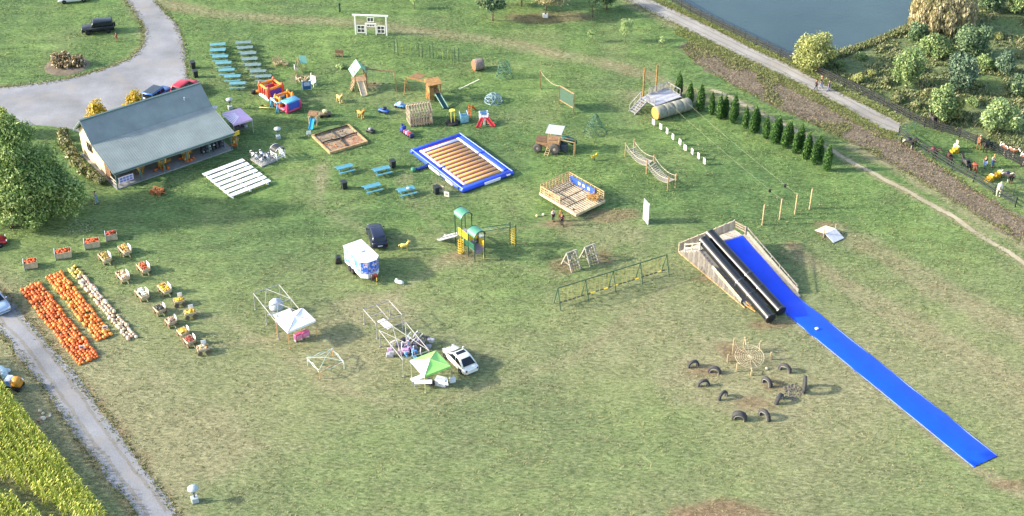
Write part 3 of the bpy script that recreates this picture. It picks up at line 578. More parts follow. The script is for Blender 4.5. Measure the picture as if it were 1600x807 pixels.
tag(heap(MB(), 9, .5, .4, .1, .12, .18, 9).build('pumpkin_heap', ORANGE, t), kind='stuff'); MB().tube((0, 0, 0), (0, 0, 1.3), .05).build('stake', wood('#6d5a42'), t)
# ---------------------------------------------------------------- striped canopy and goods beside the barn
def canopy_frame(p0, p1, p2, p3, z):
    """picture corners of a canopy's eaves at height z -> local quad"""
    q = [g(*p, z) for p in (p0, p1, p2, p3)]; c = sum(q, Vector())/4; c.z = 0
    d = (q[1]-q[0])+(q[2]-q[3]); rz = math.atan2(d.y, d.x); M = Matrix.Rotation(-rz, 3, 'Z')
    w = ((q[1]-q[0]).length+(q[2]-q[3]).length)/2; dp_ = ((q[2]-q[1]).length+(q[3]-q[0]).length)/2
    return c, rz, w/2, dp_/2
c, rz, hw, hd = canopy_frame((345, 177), (374, 170), (396, 185), (364, 196), 2.0)
cp = thing('striped_canopy', 'pink canopy with white striped end beside the barn', 'canopy', c, rz)
PINK = C('#d0aecd', .7, .08); hw = 1.35
mb = MB(); zt = 2.22
mb.add([(-hw, -hd, 2), (hw, -hd, 2), (hw, hd, 2), (-hw, hd, 2), (0, -hd*.35, zt), (0, hd*.35, zt)], [(0, 1, 4), (1, 2, 5, 4), (2, 3, 5), (3, 0, 4, 5)])
mb.build('roof_cloth', PINK, cp)
for k in range(7):
    t0 = -.95+k*.27
    mb = MB(); a = Vector((-hw, t0*hd, 2.012)); b = Vector((0, max(-.35, min(.35, t0*.4))*hd, zt+.012)); mb.bar(a, b, .14, .012); mb.build('white_stripe', C('#eee6ee', .7, .05), cp)
MB().box(-hw, hw, -hd-.015, -hd, 1.78, 2.0).box(-hw, hw, hd, hd+.015, 1.78, 2.0).build('valance', PINK, cp)
for sx in (-1, 1):
    for sy in (-1, 1): MB().tube((sx*hw*.97, sy*hd*.97, 0), (sx*hw*.97, sy*hd*.97, 2.0), .03).build('leg', C('#b9bcbc', .4), cp)
tb = thing('goods_table', 'table crowded with grey goods under the pink canopy', 'table', c, rz)
MB().box(-.9, .9, -hd*.8, hd*.3, .7, .75).build('tabletop', C('#66625f'), tb)
for sx in (-.8, .8):
    for sy in (-hd*.7, hd*.2): MB().tube((sx, sy, 0), (sx, sy, .7), .03).build('leg', C('#777777'), tb)
rr = random.Random(9)
for k in range(12): x = rr.uniform(-.8, .6); y = rr.uniform(-hd*.75, hd*.1); MB().rbox(x, x+.25, y, y+.25, .75, .75+rr.uniform(.1, .4), .02).build('goods', C(rr.choice(['#55505c', '#9b9aa6', '#37343c', '#c4c2c8'])), tb)
# ---------------------------------------------------------------- domed pedestals
def pedestal(px, py, lab, s=1.0):
    t = thing('domed_feeder', lab, 'feeder', g(px, py), .4, 'domed feeders on square bases')
    GREY = C('#a7b0b2', .45, .1)
    MB().rbox(-.28*s, .28*s, -.28*s, .28*s, 0, .5*s, .04).build('base_box', GREY, t); MB().tube((0, 0, .5*s), (0, 0, 1.3*s), .07*s, n=10).build('post', C('#59625f'), t)
    MB().lathe([(.1*s, 1.25*s), (.34*s, 1.3*s), (.46*s, 1.42*s), (.44*s, 1.5*s), (.25*s, 1.62*s), (.03*s, 1.68*s)], 14).build('dome_cap', GREY, t, True)
    MB().lathe([(.12*s, 1.0*s), (.3*s, 1.27*s), (.1*s, 1.29*s)], 12).build('collar', C('#4e5855'), t, True)
pedestal(305, 784, 'grey domed feeder standing alone on the dry turf by the gravel drive', 1.1)
pedestal(435, 217, 'grey domed feeder on the lawn between barn and sandbox', 1.0)
pedestal(360, 171, 'grey domed feeder right behind the pink canopy', 1.0)
# ---------------------------------------------------------------- white benches
P0, RZ7, L7 = frame((360, 312.5), (424, 287.5))
side = (g(315, 275)-g(360, 312.5)); sl = side.length
WHITE = C('#e2e3e2', .6, .06)
bt = thing('bench', 'long white plank bench in the block of benches by the barn porch', 'bench', (0, 0, 0), RZ7, 'white benches by the barn')
MB().rbox(0, L7, -.36, .36, .36, .42, .015).build('seat', WHITE, bt)
for x in (.4, L7/2, L7-.4): MB().box(x-.06, x+.06, -.3, .3, 0, .36).build('leg', WHITE, bt)
for i in range(7):
    q = P0+side*((i+.25)/6.8); o = bt if i == 0 else dup(bt); o.location = q; o['label'] = 'long white plank bench, %s in the block counted from its lawn side' % ('first', 'second', 'third', 'fourth', 'fifth', 'sixth', 'seventh')[i]; o.rotation_euler.z = RZ7+random.uniform(-.012, .012)
# ---------------------------------------------------------------- cow ride and covered cart on a grey pad
P, rz, L = frame((409, 262), (433, 252))
pad = thing('wooden_pad', 'low grey board platform under the cow ride', 'platform', P, rz)
for k in range(8): MB().box(k*.3, k*.3+.285, 0, 2.6, .02, .16).build('plank', wood('#9b9a95', .2), pad)
m, n, l, p = new_mat('cow_spots'); tcg = n.new('ShaderNodeTexCoord'); l.new(ramp(noise(4.5, 2, .5), [(.49, '#1d1d1f'), (.51, '#e9e9e6')]), p.inputs['Base Color']); p.inputs['Roughness'].default_value = .5; SPOT = m
for i, (x, y) in enumerate([(.5, .6), (1.4, .7), (.4, 1.6), (1.3, 1.8), (.5, 2.4)]):
    q = P+Matrix.Rotation(rz, 3, 'Z')@Vector((x, y, .16))
    t = thing('cow_barrel', 'black and white spotted cow barrel seat on the board platform', 'ride toy', q, rz+.4+i*.3, 'cow barrels on the platform')
    b = MB().tube((-.32, 0, .5), (.32, 0, .5), .24, n=14); b.build('barrel', SPOT, t, True)
    MB().rbox(.34, .62, -.13, .13, .55, .85, .04).build('head', SPOT, t)
    for sx in (-.22, .22):
        for sy in (-.14, .14): MB().tube((sx, sy, 0), (sx, sy, .35), .035).build('leg', C('#dcdcd8'), t)
    for sy in (-1, 1): MB().bar((.42, sy*.1, .82), (.38, sy*.24, .92), .05).build('ear', C('#1f1f20'), t)
P, rz, L = frame((433, 252), (447, 246))
hut = thing('covered_cart', 'small white slatted hut with rounded black roof by the cow barrels', 'play hut', P, rz)
arc = [(.62+.72*math.cos(a), 1.15+.55*math.sin(a)) for a in np.linspace(0, math.pi, 9)]; arc2 = [(.62+.66*math.cos(a), 1.12+.5*math.sin(a)) for a in np.linspace(math.pi, 0, 9)]
MB().prism(arc+arc2, -.05, 1.25, 'y').build('roof', C('#26282a', .6), hut)
for y in (0, 1.2):
    MB().pipe([(.62+.68*math.cos(a), y, 1.16+.52*math.sin(a)) for a in np.linspace(0, math.pi, 9)], .05, 6).build('arch', WHITE, hut)
    for x in (0, 1.24): MB().box(x-.04, x+.04, y-.04, y+.04, 0, 1.15).build('post', WHITE, hut)
for x in (0, 1.24):
    for z in (.3, .6, .9): MB().box(x-.03, x+.03, .04, 1.16, z-.05, z+.05).build('slat', WHITE, hut)
for z in (.3, .6): MB().box(.04, 1.2, -.03, .03, z-.05, z+.05).build('slat', WHITE, hut)
# ---------------------------------------------------------------- sandbox
P, rz, L = frame((516, 241), (573.5, 224)); W = (g(485, 215.5)-g(516, 241)).length
sb = thing('sandbox', 'square wooden sandbox in four compartments with black pipe dividers', 'sandbox', P, rz)
SBW = wood('#b59468')
for a in [(0, L, -.1, .1), (0, L, W-.1, W+.1)]: MB().box(a[0]-.1, a[1]+.1, a[2], a[3], 0, .32).build('side_board', SBW, sb)
for x in (0, L): MB().box(x-.1, x+.1, .1, W-.1, 0, .325).build('side_board', SBW, sb)
DARKP = C('#26241f', .6)
for k, (cx, cy) in enumerate([(0, 0), (1, 0), (0, 1), (1, 1)]):
    x0, y0 = .1+cx*(L/2-.05), .1+cy*(W/2-.05)
    MB().box(x0, x0+L/2-.16, y0, y0+W/2-.16, .02, .16).build('fill', C(('#9a8468', '#a38468', '#94836c', '#9c8a72')[k], .95, .35, 2.5, 0, .8, 12), sb)
    tag(heap(MB(), 26, L/4-.3, W/4-.3, .03, .03, .09, 60+k, (x0+L/4, y0+W/4, .15)).build('loose_toys', (ORANGE, C('#b56a4a'), C('#8a7050'), C('#6d5a44'))[k], sb), kind='stuff')
def wavy(p, q, k=9, amp=.12):
    p = Vector(p); q = Vector(q); d = (q-p); s = Vector((-d.y, d.x, 0)).normalized()
    return [p+d*t+s*amp*math.sin(t*9) for t in [i/(k-1) for i in range(k)]]
MB().pipe(wavy((L/2, .1, .3), (L/2, W-.1, .3)), .09, 6).build('divider', DARKP, sb, True); MB().pipe(wavy((.1, W/2, .32), (L-.1, W/2, .32)), .09, 6).build('divider', DARKP, sb, True)
MB().pipe([(.3, W-.2, .38), (L/2, W-.12, .38), (L-.3, W-.2, .38)], .08, 6).build('divider', DARKP, sb, True)
t = thing('small_sign', 'small white sign board at the sandbox corner', 'sign', g(483, 215), .3)
MB().tube((0, 0, 0), (0, 0, .7), .03).build('post', C('#9c9c98'), t); MB().box(-.3, .3, -.02, .02, .45, .95).build('board', WHITE, t)
# ================================================================ PICNIC TABLES, BINS, SMALL FURNITURE
TEAL = C('#5c9096', .6, .22, 2.5); TEAL2 = C('#68807f', .7, .25, 2.5)
def picnic_table(label, group, mat, mat2):
    t = thing('picnic_table', label, 'picnic table', (0, 0, 0), 0, group)
    MB().rbox(-.92, .92, -.37, .37, .72, .76, .01).build('tabletop', mat, t)
    for s in (-1, 1):
        MB().rbox(-.92, .92, s*.72-.13, s*.72+.13, .42, .46, .01).build('bench_seat', mat, t)
        MB().bar((s*.65, -.62, 0), (s*.65, -.2, .72), .05, .09).bar((s*.65, .62, 0), (s*.65, .2, .72), .05, .09).bar((s*.65, -.84, .39), (s*.65, .84, .39), .05, .07).build('leg_frame', mat2, t)
    MB().bar((-.65, 0, .4), (.65, 0, .68), .04).build('brace', mat2, t)
    return t
for lab, pts, rz, mm in [('teal picnic table in the column nearer the gravel road', [(341, 77), (341, 86), (345, 96), (350, 106), (355, 117), (364, 127), (372, 138)], R(7), (TEAL, TEAL2)),
                         ('grey teal picnic table in the column leading to the inflatable', [(381, 74), (384, 82), (389, 91), (391, 100), (396, 109), (404, 119), (412, 127)], R(7), (TEAL2, TEAL2))]:
    p_ = picnic_table(lab, lab.replace('picnic table', 'picnic tables'), *mm)
    for i, q in enumerate(pts):
        o = p_ if i == 0 else dup(p_); o.location = g(*q); o['label'] = lab+', '+('first', 'second', 'third', 'fourth', 'fifth', 'sixth', 'seventh')[i]+' from the far lawn'; o.rotation_euler.z = rz+random.uniform(-.06, .06); o.scale = (1.2, 1.12, 1.05)
p_ = None
for i, (x, y, lab) in enumerate([(539, 269, 'blue teal picnic table nearest the sandbox'), (597, 272, 'blue teal picnic table beside the black bin near the bounce pad'), (582, 299, 'blue teal picnic table beside the lone black bin'), (635, 304, 'blue teal picnic table with a white bag on its top')]):
    if p_ is None: p_ = o = picnic_table(lab, 'blue teal picnic tables on the lawn', C('#4f8a9c', .55, .2, 2.5), C('#477a8c', .6))
    else: o = dup(p_, label=lab)
    o.location = g(x, y); o.rotation_euler.z = R(26)+random.uniform(-.08, .08); o.scale = (1.15, 1.1, 1.05)
b = MB().ball((0, 0, .08), (.22, .14, .13), 10, 6).build('white_bag', C('#dfe3e4', .6), None, True); b.location = g(637, 304)+Vector((.1, 0, .80)); tag(b, 'small white bag lying on a blue teal picnic table', 'bag')
def bin_(px, py, lab, s=1.0, rz=.5):
    t = thing('trash_bin', lab, 'trash bin', g(px, py), rz, 'black trash bins'); K = C('#24282a', .55, .2)
    b = MB(); b.add([(-.26, -.26, .04), (.26, -.26, .04), (.26, .26, .04), (-.26, .26, .04), (-.31, -.33, .95), (.31, -.33, .95), (.31, .33, .95), (-.31, .33, .95)], [(3, 2, 1, 0), (4, 5, 6, 7), (0, 1, 5, 4), (1, 2, 6, 5), (2, 3, 7, 6), (3, 0, 4, 7)]); b.build('body', K, t)
    MB().slab([(-.34, -.38, 1.02), (.34, -.38, 1.02), (.34, .36, 1.08), (-.34, .36, 1.08)], .06).build('lid', C('#2f3436', .5), t)
    for sx in (-.27, .27): MB().tube((sx-.03, .28, .12), (sx+.03, .28, .12), .12, n=10).build('wheel', RUBBER, t)
    MB().bar((-.25, .4, .95), (.25, .4, .95), .04).build('handle', K, t); t.scale = (s, s, s)
bin_(302, 107, 'black trash bin by the road edge, farther of two'); bin_(306, 121, 'black trash bin by the road edge, nearer the red vehicle')
bin_(538, 295, 'lone black trash bin on the lawn left of the picnic tables'); bin_(614, 262, 'black trash bin near the bounce pad blower'); bin_(682, 303, 'black trash bin beside the leaning wooden signs at the bounce pad')
for i, (x, y, h, lab) in enumerate([(690, 301, 1.0, 'brown edged upright sign board at the bounce pad'), (698, 308, .75, 'small framed white sign board leaning at the bounce pad')]):
    t = thing('sign_board', lab, 'sign', g(x, y), -.5+.2*i); MB().box(-.32, .32, -.03, .03, .05, h).build('panel', (C('#d9cdb4'), C('#ded9c9'))[i], t)
    MB().bar((-.34, 0, 0), (-.34, 0, h+.03), .06).bar((.34, 0, 0), (.34, 0, h+.03), .06).bar((-.34, 0, h), (.34, 0, h), .06).build('frame', wood('#5c4630'), t)
    MB().box(-.18, .18, -.04, -.032, h*.4, h*.7).build('printed_panel', C('#8f8778'), t)
# ================================================================ BOUNCE PAD
P, rz, L = frame((722.5, 304), (805, 274)); W = (g(634, 241)-g(722.5, 304)).length
bp_ = thing('bounce_pad', 'large blue inflatable bounce pad with orange and white striped bed', 'inflatable', P, rz)
INFB = C('#1f45c4', .38, .12, 1.2); INFW = C('#e6e2ea', .4, .05); INFL = C('#d9c3d8', .45, .06)
def cushion(x0, x1, y0, y1, z0, z1, r, nm, mat):
    """rounded inflatable wall"""
    return MB().rbox(x0, x1, y0, y1, z0, z1, r).build(nm, mat, bp_, True)
wd, hh = .95, .55
cushion(0, L, 0, wd, 0, hh, .22, 'wall', INFB); cushion(0, L, W-wd*.8, W, 0, hh, .22, 'wall', INFB)
cushion(0, wd, wd+.01, W-wd*.8-.01, 0, hh*.96, .22, 'wall', INFB); cushion(L-wd, L, wd+.01, W-wd*.8-.01, 0, hh*.96, .22, 'wall', INFB)
MB().rbox(wd-.1, wd+.4, wd+.1, W-wd, .2, .53, .12).build('inner_bolster', INFL, bp_, True); MB().rbox(L-wd-.4, L-wd+.1, wd+.1, W-wd, .2, .53, .12).build('inner_bolster', INFW, bp_, True)
by0, by1 = wd+.1, W-wd*.8-.05; nb = 12
for k in range(nb):
    y0 = by0+(by1-by0)*k/nb; y1 = by0+(by1-by0)*(k+1)/nb; e = (y1-y0)
    MB().rbox(wd+.3, L-wd-.3, y0+.02, y0+e*.70, .2, .54, .12).build('bed_tube', C('#dda258', .5, .1) if k < nb-1 else INFW, bp_, True)
    MB().rbox(wd+.3, L-wd-.3, y0+e*.72, y0+e*.98, .2, .50, .05).build('seam_tube', C('#7a2f45', .5) if k % 2 else C('#5a2a55', .5), bp_, True)
MB().rbox(L*.42, L*.72, -.03, .05, .1, .48, .02).build('printed_panel', INFW, bp_); MB().rbox(L*.84, L*.91, -.03, .05, .25, .45, .02).build('printed_panel', INFW, bp_)
for y0, y1 in ((W*.18, W*.3), (W*.42, W*.62)): MB().rbox(-.03, .05, y0, y1, .1, .48, .02).build('side_panel', INFW, bp_)
for y in (W*.48, W*.5): MB().rbox(wd*.2, wd+.5, y, y+.3, .4, .6, .08).build('wall_joint', INFB, bp_, True); break
MB().rbox(L-wd-.4, L-wd*.2, W*.5, W*.5+.3, .4, .6, .08).build('wall_joint', INFB, bp_, True)
for x in (.25, L-.25): MB().pipe([(x, .2, hh-.02), (x, W/2, hh+.02), (x, W-.2, hh-.02)], .07, 6).build('piping', C('#6f8be0', .4), bp_)
bl = g(646, 268); bt_ = g(663, 264)
t = thing('air_blower', 'green air blower feeding the bounce pad through a blue tube', 'blower', bl, math.atan2(bt_.y-bl.y, bt_.x-bl.x))
MB().lathe([(.2, 0), (.32, .08), (.32, .42), (.2, .5)], 14).build('housing', C('#3d7a62', .5), t, True); MB().pipe([(.25, 0, .25), (.9, 0, .2), (1.5, .1, .22), (2.3, .2, .35)], [.14, .2, .22, .22], 10).build('air_tube', C('#243f8c', .6), t, True)
# ================================================================ INFLATABLE OBSTACLE HOUSE
OY = C('#e08a2a', .45, .12); OR = C('#d2502e', .45, .12); PUR = C('#5a45a8', .45, .1); SKY_ = C('#5aa6cf', .45, .1); REDP = C('#c4456a', .45, .1)
P, rz, L = frame((420, 161), (446, 152)); W = 2.6
t = thing('bounce_house', 'orange and purple inflatable bounce house, rear half without a roof', 'inflatable', P, rz)
MB().rbox(0, L, 0, W, 0, .55, .15).build('base', C('#bcd6e6', .45, .08), t, True)
for x in (.22, L-.22):
    for y in (.22, W-.22): MB().lathe([(.24, .5), (.27, .9), (.24, 1.3), (.27, 1.7), (.2, 2.0), (.06, 2.25)], 12, (x, y, 0)).build('pillar', OR, t, True)
MB().pipe([(.22, .22, 1.75), (L-.22, .22, 1.75), (L-.22, W-.22, 1.75), (.22, W-.22, 1.75)], .2, 10, True).build('top_ring', OY, t, True)
MB().rbox(.4, L-.4, .12, .32, .5, 1.55, .05).build('front_panel', PUR, t); MB().rbox(.4, L-.4, W-.32, W-.12, .5, 1.3, .05).build('back_panel', REDP, t)
for y in (.7, 1.3, 1.9): MB().tube((.22, y, .5), (.22, y, 1.6), .12, n=8).build('side_post', OR, t, True)
MB().rbox(L-.32, L-.12, .45, W-.45, .5, 1.4, .05).build('side_panel', OR, t)
bb = thing('air_blower', 'black air blower behind the orange bounce house', 'blower', g(396, 147), .3)
MB().lathe([(.25, 0), (.33, .1), (.33, .4), (.2, .5)], 12).build('housing', RUBBER, bb, True); MB().tube((.2, 0, .25), (1.0, -.05, .3), .16, .2, 10).build('air_tube', OY, bb, True)
P, rz, L = frame((449, 179), (472, 170)); W = 3.0
t = thing('bounce_house', 'blue roofed inflatable slide section with red front panel', 'inflatable', P, rz)
MB().rbox(0, L, 0, W, 0, .4, .12).build('base', REDP, t, True)
MB().rbox(.05, L-.05, .1, 1.5, 1.25, 1.5, .1).build('roof_cushion', SKY_, t, True)
MB().rbox(.3, L-.3, .02, .2, .4, 1.25, .04).build('front_panel', C('#3f58b5', .45), t)
for x in (.16, L-.16): MB().rbox(x-.17, x+.17, -.05, .3, .1, 1.45, .1).build('pillar', REDP, t, True)
for x in (.2, L-.2):
    for y in (1.7, W-.2): MB().lathe([(.22, .35), (.25, 1.0), (.22, 1.6), (.05, 1.95)], 10, (x, y, 0)).build('pillar', OY, t, True)
MB().pipe([(.2, 1.7, 1.5), (.2, W-.2, 1.5), (L-.2, W-.2, 1.5), (L-.2, 1.7, 1.5)], .2, 8).build('top_ring', OY, t, True)
MB().rbox(.35, L-.35, 1.6, W-.3, .4, .75, .1).build('inner_cushion', OR, t, True)
P, rz, L = frame((433, 177), (449, 166))
t = thing('tube_frame', 'pale blue inflatable tube trestle between the two bounce houses', 'inflatable', P, R(36))
for y in (0, 1.7):
    MB().pipe([(-.1, y, 0), (.15, y, 1.4), (.35, y, 0)], .12, 8).build('trestle', SKY_, t, True)
MB().tube((.15, -.1, 1.4), (.15, 1.8, 1.4), .12, n=8).build('top_tube', C('#a9cbe0', .45), t, True); MB().tube((.15, .8, .35), (-1.4, 2.3, .3), .08, n=8).build('guy_tube', C('#c6c25a', .5), t, True)
for y in (0.1, 1.6): MB().tube((.15, y, 1.4), (1.3, y, 1.2), .11, n=8).build('link_tube', C('#a9cbe0', .45), t, True)
t = thing('air_blower', 'small dark blower with yellow tube beside the trestle', 'blower', g(409, 169), .2); MB().lathe([(.2, 0), (.26, .08), (.24, .36), (.1, .4)], 12).build('housing', C('#26352b'), t, True); MB().tube((.2, 0, .2), (1.1, .25, .25), .09, n=8).build('air_tube', C('#c9b24a'), t, True)
# ================================================================ PLAY EQUIPMENT
GRN = C('#1f5a45', .45, .15, 2); YEL = C('#d9b52a', .45, .12, 2); LUM = wood('#a0845c'); LUM2 = wood('#b8a27c'); DKL = wood('#7a6248'); OLDW = wood('#a39c8f', .25); PIPE = C('#29503a', .5, .15)
def loc_of(o, q):                         # world ground point -> local to a thing
    v = Matrix.Rotation(-o.rotation_euler.z, 3, 'Z')@(Vector(q)-Vector(o.location)); return v
# ---- green and yellow playground tower
P, rz, L = frame((742, 409), (757, 403)); W = 1.35
pg = thing('playground_tower', 'green and yellow playground set with two arched roofs and slides', 'playground', P, rz)
X1 = 1.35; ys = [0, 1.25, 2.5, 3.85]
tops = {0: 3.3, 1.25: 3.3, 2.5: 4.4, 3.85: 4.4}
for x in (0, X1):
    for y in ys: MB().tube((x, y, -.05), (x, y, tops[y]), .055, n=8).build('post', C('#1d4032', .45), pg)
for y0, y1, zd in ((0, 1.25, 1.35), (1.25, 2.5, 1.55), (2.5, 3.85, 1.9)): MB().rbox(.03, X1-.03, y0+.02, y1-.02, zd-.06, zd, .01).build('deck', C('#8b8294', .7), pg)
def arch_roof(y0, y1, z):
    a = [(X1/2+(X1/2+.1)*math.cos(t), z+.62*math.sin(t)) for t in np.linspace(0, math.pi, 11)]; b = [(X1/2+(X1/2+.05)*math.cos(t), z+.57*math.sin(t)) for t in np.linspace(math.pi, 0, 11)]
    MB().prism(a+b, y0, y1, 'y').build('arched_roof', C('#4d8a70', .4, .12), pg, False)
    for y in (y0-.03, y1+.03): MB().pipe([(X1/2+(X1/2+.06)*math.cos(t), y, z+.62*math.sin(t)) for t in np.linspace(0, math.pi, 11)], .045, 6).build('roof_hoop', C('#1d4032', .45), pg)
arch_roof(-.12, 1.3, 3.2); arch_roof(2.45, 3.95, 4.3)
def panel(x0, x1, y0, y1, z0, z1, mat): return MB().rbox(x0, x1, y0, y1, z0, z1, .01).build('panel', mat, pg)
panel(-.03, .03, .08, 1.18, 1.4, 2.2, GRN); panel(-.03, .03, 1.32, 2.42, 1.35, 2.0, GRN); panel(-.03, .03, 1.35, 2.4, 2.1, 2.95, YEL); panel(-.03, .03, 2.58, 3.2, 1.95, 2.9, YEL)
panel(.1, X1-.1, 1.22, 1.28, 2.0, 2.75, YEL); panel(X1-.03, X1+.03, .1, 1.15, 1.4, 2.15, YEL); panel(X1-.03, X1+.03, 1.35, 2.4, 1.0, 2.3, GRN); panel(.08, X1-.08, -.03, .03, .9, 1.3, C('#8a7f90'))
MB().pipe([(-.38+.32*math.cos(t), 2.2+.32*math.sin(t), .05+t*.052) for t in np.linspace(0, 12*math.pi, 90)], .035, 6).build('spiral_climber', YEL, pg)
MB().tube((-.38, 2.2, 0), (-.38, 2.2, 2.1), .04).build('climber_pole', YEL, pg)
MB().tube((X1*.75, -.25, 0), (X1*.75, -.25, 2.3), .04).tube((X1*.75, -.25, 2.3), (X1*.75, .0, 2.3), .04).build('fire_pole', YEL, pg)
e = loc_of(pg, g(689, 375)); s0 = Vector((0, 3.2, 1.9)); dn = (Vector((e.x, e.y, .25))-s0); sd_ = Vector((-dn.y, dn.x, 0)).normalized()
mb = MB(); ST = C('#c9c9cf', .35, .08, 2, .2)
pts = [s0, s0+dn*.12+Vector((0, 0, .02)), s0+dn*.85-Vector((0, 0, .12)), s0+dn]
for k in range(3):
    mb.slab([pts[k]-sd_*.55, pts[k]+sd_*.55, pts[k+1]+sd_*.55, pts[k+1]-sd_*.55], .05)
mb.build('slide_bed', ST, pg)
for q in (-.57, 0, .57): MB().pipe([a+sd_*q+Vector((0, 0, .1)) for a in pts], .05, 6).build('slide_rail', C('#e4e2e4', .4) if q else C('#4a4c52', .4), pg)
s0 = Vector((X1, 2.0, 1.55)); e2 = Vector((X1+2.2, 3.6, .3)); mb = MB(); mb.slab([s0+Vector((-.2, .25, 0)), s0+Vector((.2, -.25, 0)), e2+Vector((.2, -.25, 0)), e2+Vector((-.2, .25, 0))], .06); mb.build('slide_bed', ST, pg)
fa = loc_of(pg, g(797, 382)); fb_ = loc_of(pg, g(806, 386))
for q in (fa, fb_): MB().tube((q.x, q.y, -.05), (q.x, q.y, 3.0), .055, n=8).build('ladder_post', C('#1d4032', .45), pg)
fm = (fa+fb_)/2
for z in np.arange(.4, 2.6, .32): MB().tube((fa.x, fa.y, z), (fb_.x, fb_.y, z), .035, n=6).build('rung', YEL, pg)
MB().bar((fa.x*.75+fb_.x*.25, fa.y*.75+fb_.y*.25, .1), (fa.x*.75+fb_.x*.25, fa.y*.75+fb_.y*.25, 2.6), .06).bar((fa.x*.25+fb_.x*.75, fa.y*.25+fb_.y*.75, .1), (fa.x*.25+fb_.x*.75, fa.y*.25+fb_.y*.75, 2.6), .06).build('ladder_rail', YEL, pg)
for q, y in ((fa, 2.3), (fb_, 1.4)): MB().tube((X1, y, 2.6), (q.x, q.y, 2.75), .04, n=6).build('overhead_rail', GRN, pg)
for k in range(1, 10):
    t = k/10; a = Vector((X1, 2.3, 2.6)).lerp(Vector((fa.x, fa.y, 2.75)), t); b = Vector((X1, 1.4, 2.6)).lerp(Vector((fb_.x, fb_.y, 2.75)), t); MB().tube(a, b, .025, n=5).build('monkey_bar', GRN, pg)
# ---- long green swing frame
S0 = g(868, 480); S1 = g(1040, 428)
P, rz, L = frame((871, 480), (1040, 427))
sw = thing('swing_frame', 'very long green swing frame with yellow chains', 'swing set', P, rz); H_ = 2.45
MB().tube((0, 0, H_), (L, 0, H_), .055, n=8).build('top_beam', PIPE, sw)
nbay = 4; rr = random.Random(3)
for i in range(nbay+1):
    x = L*i/nbay
    for s in (-1, 1): MB().tube((x, s*.75, 0), (x, 0, H_), .05, n=7).build('leg', PIPE, sw)
    MB().tube((x, -.4, 1.15), (x, .4, 1.15), .035, n=6).build('cross_bar', PIPE, sw)
for i in range(nbay):
    for k in (.12, .28, .44, .6, .76, .9):
        x = L*(i+k)/nbay; o = MB().rbox(x-.22, x+.22, -.09, .09, .45, .49, .01).build('seat', C('#2a2c2a') if rr.random() < .75 else YEL, sw)
        for q in (-.22, .22): MB().tube((x+q, 0, .47), (x+q*.8, 0, H_), .015, n=4).build('chain', C('#a8a044', .5), o)
# ---- two A-frame climbing lattices
for i, (a, b, lab) in enumerate([((877, 413), (893, 426), 'grey A-frame climbing lattice, the one on bare brown soil by the long swing'), ((905, 404), (922, 417), 'grey A-frame climbing lattice, the one farther from the long swing end')]):
    P, rz, L = frame(a, b); rz2 = rz; t = thing('a_frame_climber', lab, 'climbing frame', P, rz); Wd = 1.2; Hh = 2.0; L = max(L, 2.0)
    # local x = span between feet, y = width
    for y in (0, Wd):
        MB().bar((0, y, 0), (L/2, y, Hh), .12).bar((L, y, 0), (L/2, y, Hh), .12).build('frame_leg', OLDW, t); MB().bar((L*.2, y, .7), (L*.8, y, .7), .07).build('tie', OLDW, t)
    MB().bar((L/2, -.1, Hh), (L/2, Wd+.1, Hh), .14).build('ridge', OLDW, t)
    for k in range(1, 6):
        f = k/6; MB().bar((L-L/2*f, 0, Hh*f), (L-L/2*f, Wd, Hh*f), .07).build('rung', OLDW, t)
        MB().bar((L/2*f, 0, Hh*f), (L/2*f, Wd, Hh*f), .06).build('rung', C('#4a4640'), t)
    for k in range(1, 4):
        y = Wd*k/4; MB().bar((L, y, 0), (L/2, y, Hh), .05).build('lattice_bar', C('#57534b'), t)
# ---- zip line sign board
t = thing('notice_board', 'tall white notice board standing on the lawn below the rope bridge', 'sign', g(1009, 347), R(-68))
MB().box(-.6, .6, -.04, .04, .05, 2.75).build('panel', C('#d9dbd6', .6, .08), t)
for s in (-.62, .62): MB().box(s-.05, s+.05, -.06, .06, 0, 2.85).build('post', C('#b9bab4'), t)
for z in (1.9, 1.3, .8): MB().box(-.35, .35, -.05, -.043, z, z+.35).build('printed_panel', C('#a9adb2'), t)
# ---- rope bridge
br = thing('rope_bridge', 'sagging plank rope bridge slung between three pairs of wooden posts', 'rope bridge', (0, 0, 0), 0)
PR = [(g(977, 245), g(990, 240)), (g(1010, 272), g(1021, 264)), (g(1043, 299), g(1055, 294))]
for a, b in PR:
    for q in (a, b): MB().tube((q.x, q.y, -.05), (q.x, q.y, 2.0), .09, .085, 8).build('post', LUM, br)
for (a0, b0_), (a1, b1) in zip(PR[:-1], PR[1:]):
    N = 15; ra = []; rb = []
    for i in range(N+1):
        t = i/N; sag = 4*t*(1-t); z = 1.15-.55*sag; ra.append(a0.lerp(a1, t)+Vector((0, 0, z))); rb.append(b0_.lerp(b1, t)+Vector((0, 0, z)))
    for i in range(1, N):
        a, b = ra[i].lerp(rb[i], .06), ra[i].lerp(rb[i], .94); MB().bar(a, b, .17, .05).build('plank', OLDW, br)
    for rp in (ra, rb):
        MB().pipe(rp, .03, 5).build('deck_rope', C('#8d8778'), br); MB().pipe([q+Vector((0, 0, .62)) for q in rp], .028, 5).build('hand_rope', C('#b9b19a'), br)
        mb = MB()
        for i in range(1, N): mb.tube(rp[i], rp[i]+Vector((0, 0, .62)), .014, n=4)
        mb.build('rope_net', C('#9c9482'), br)
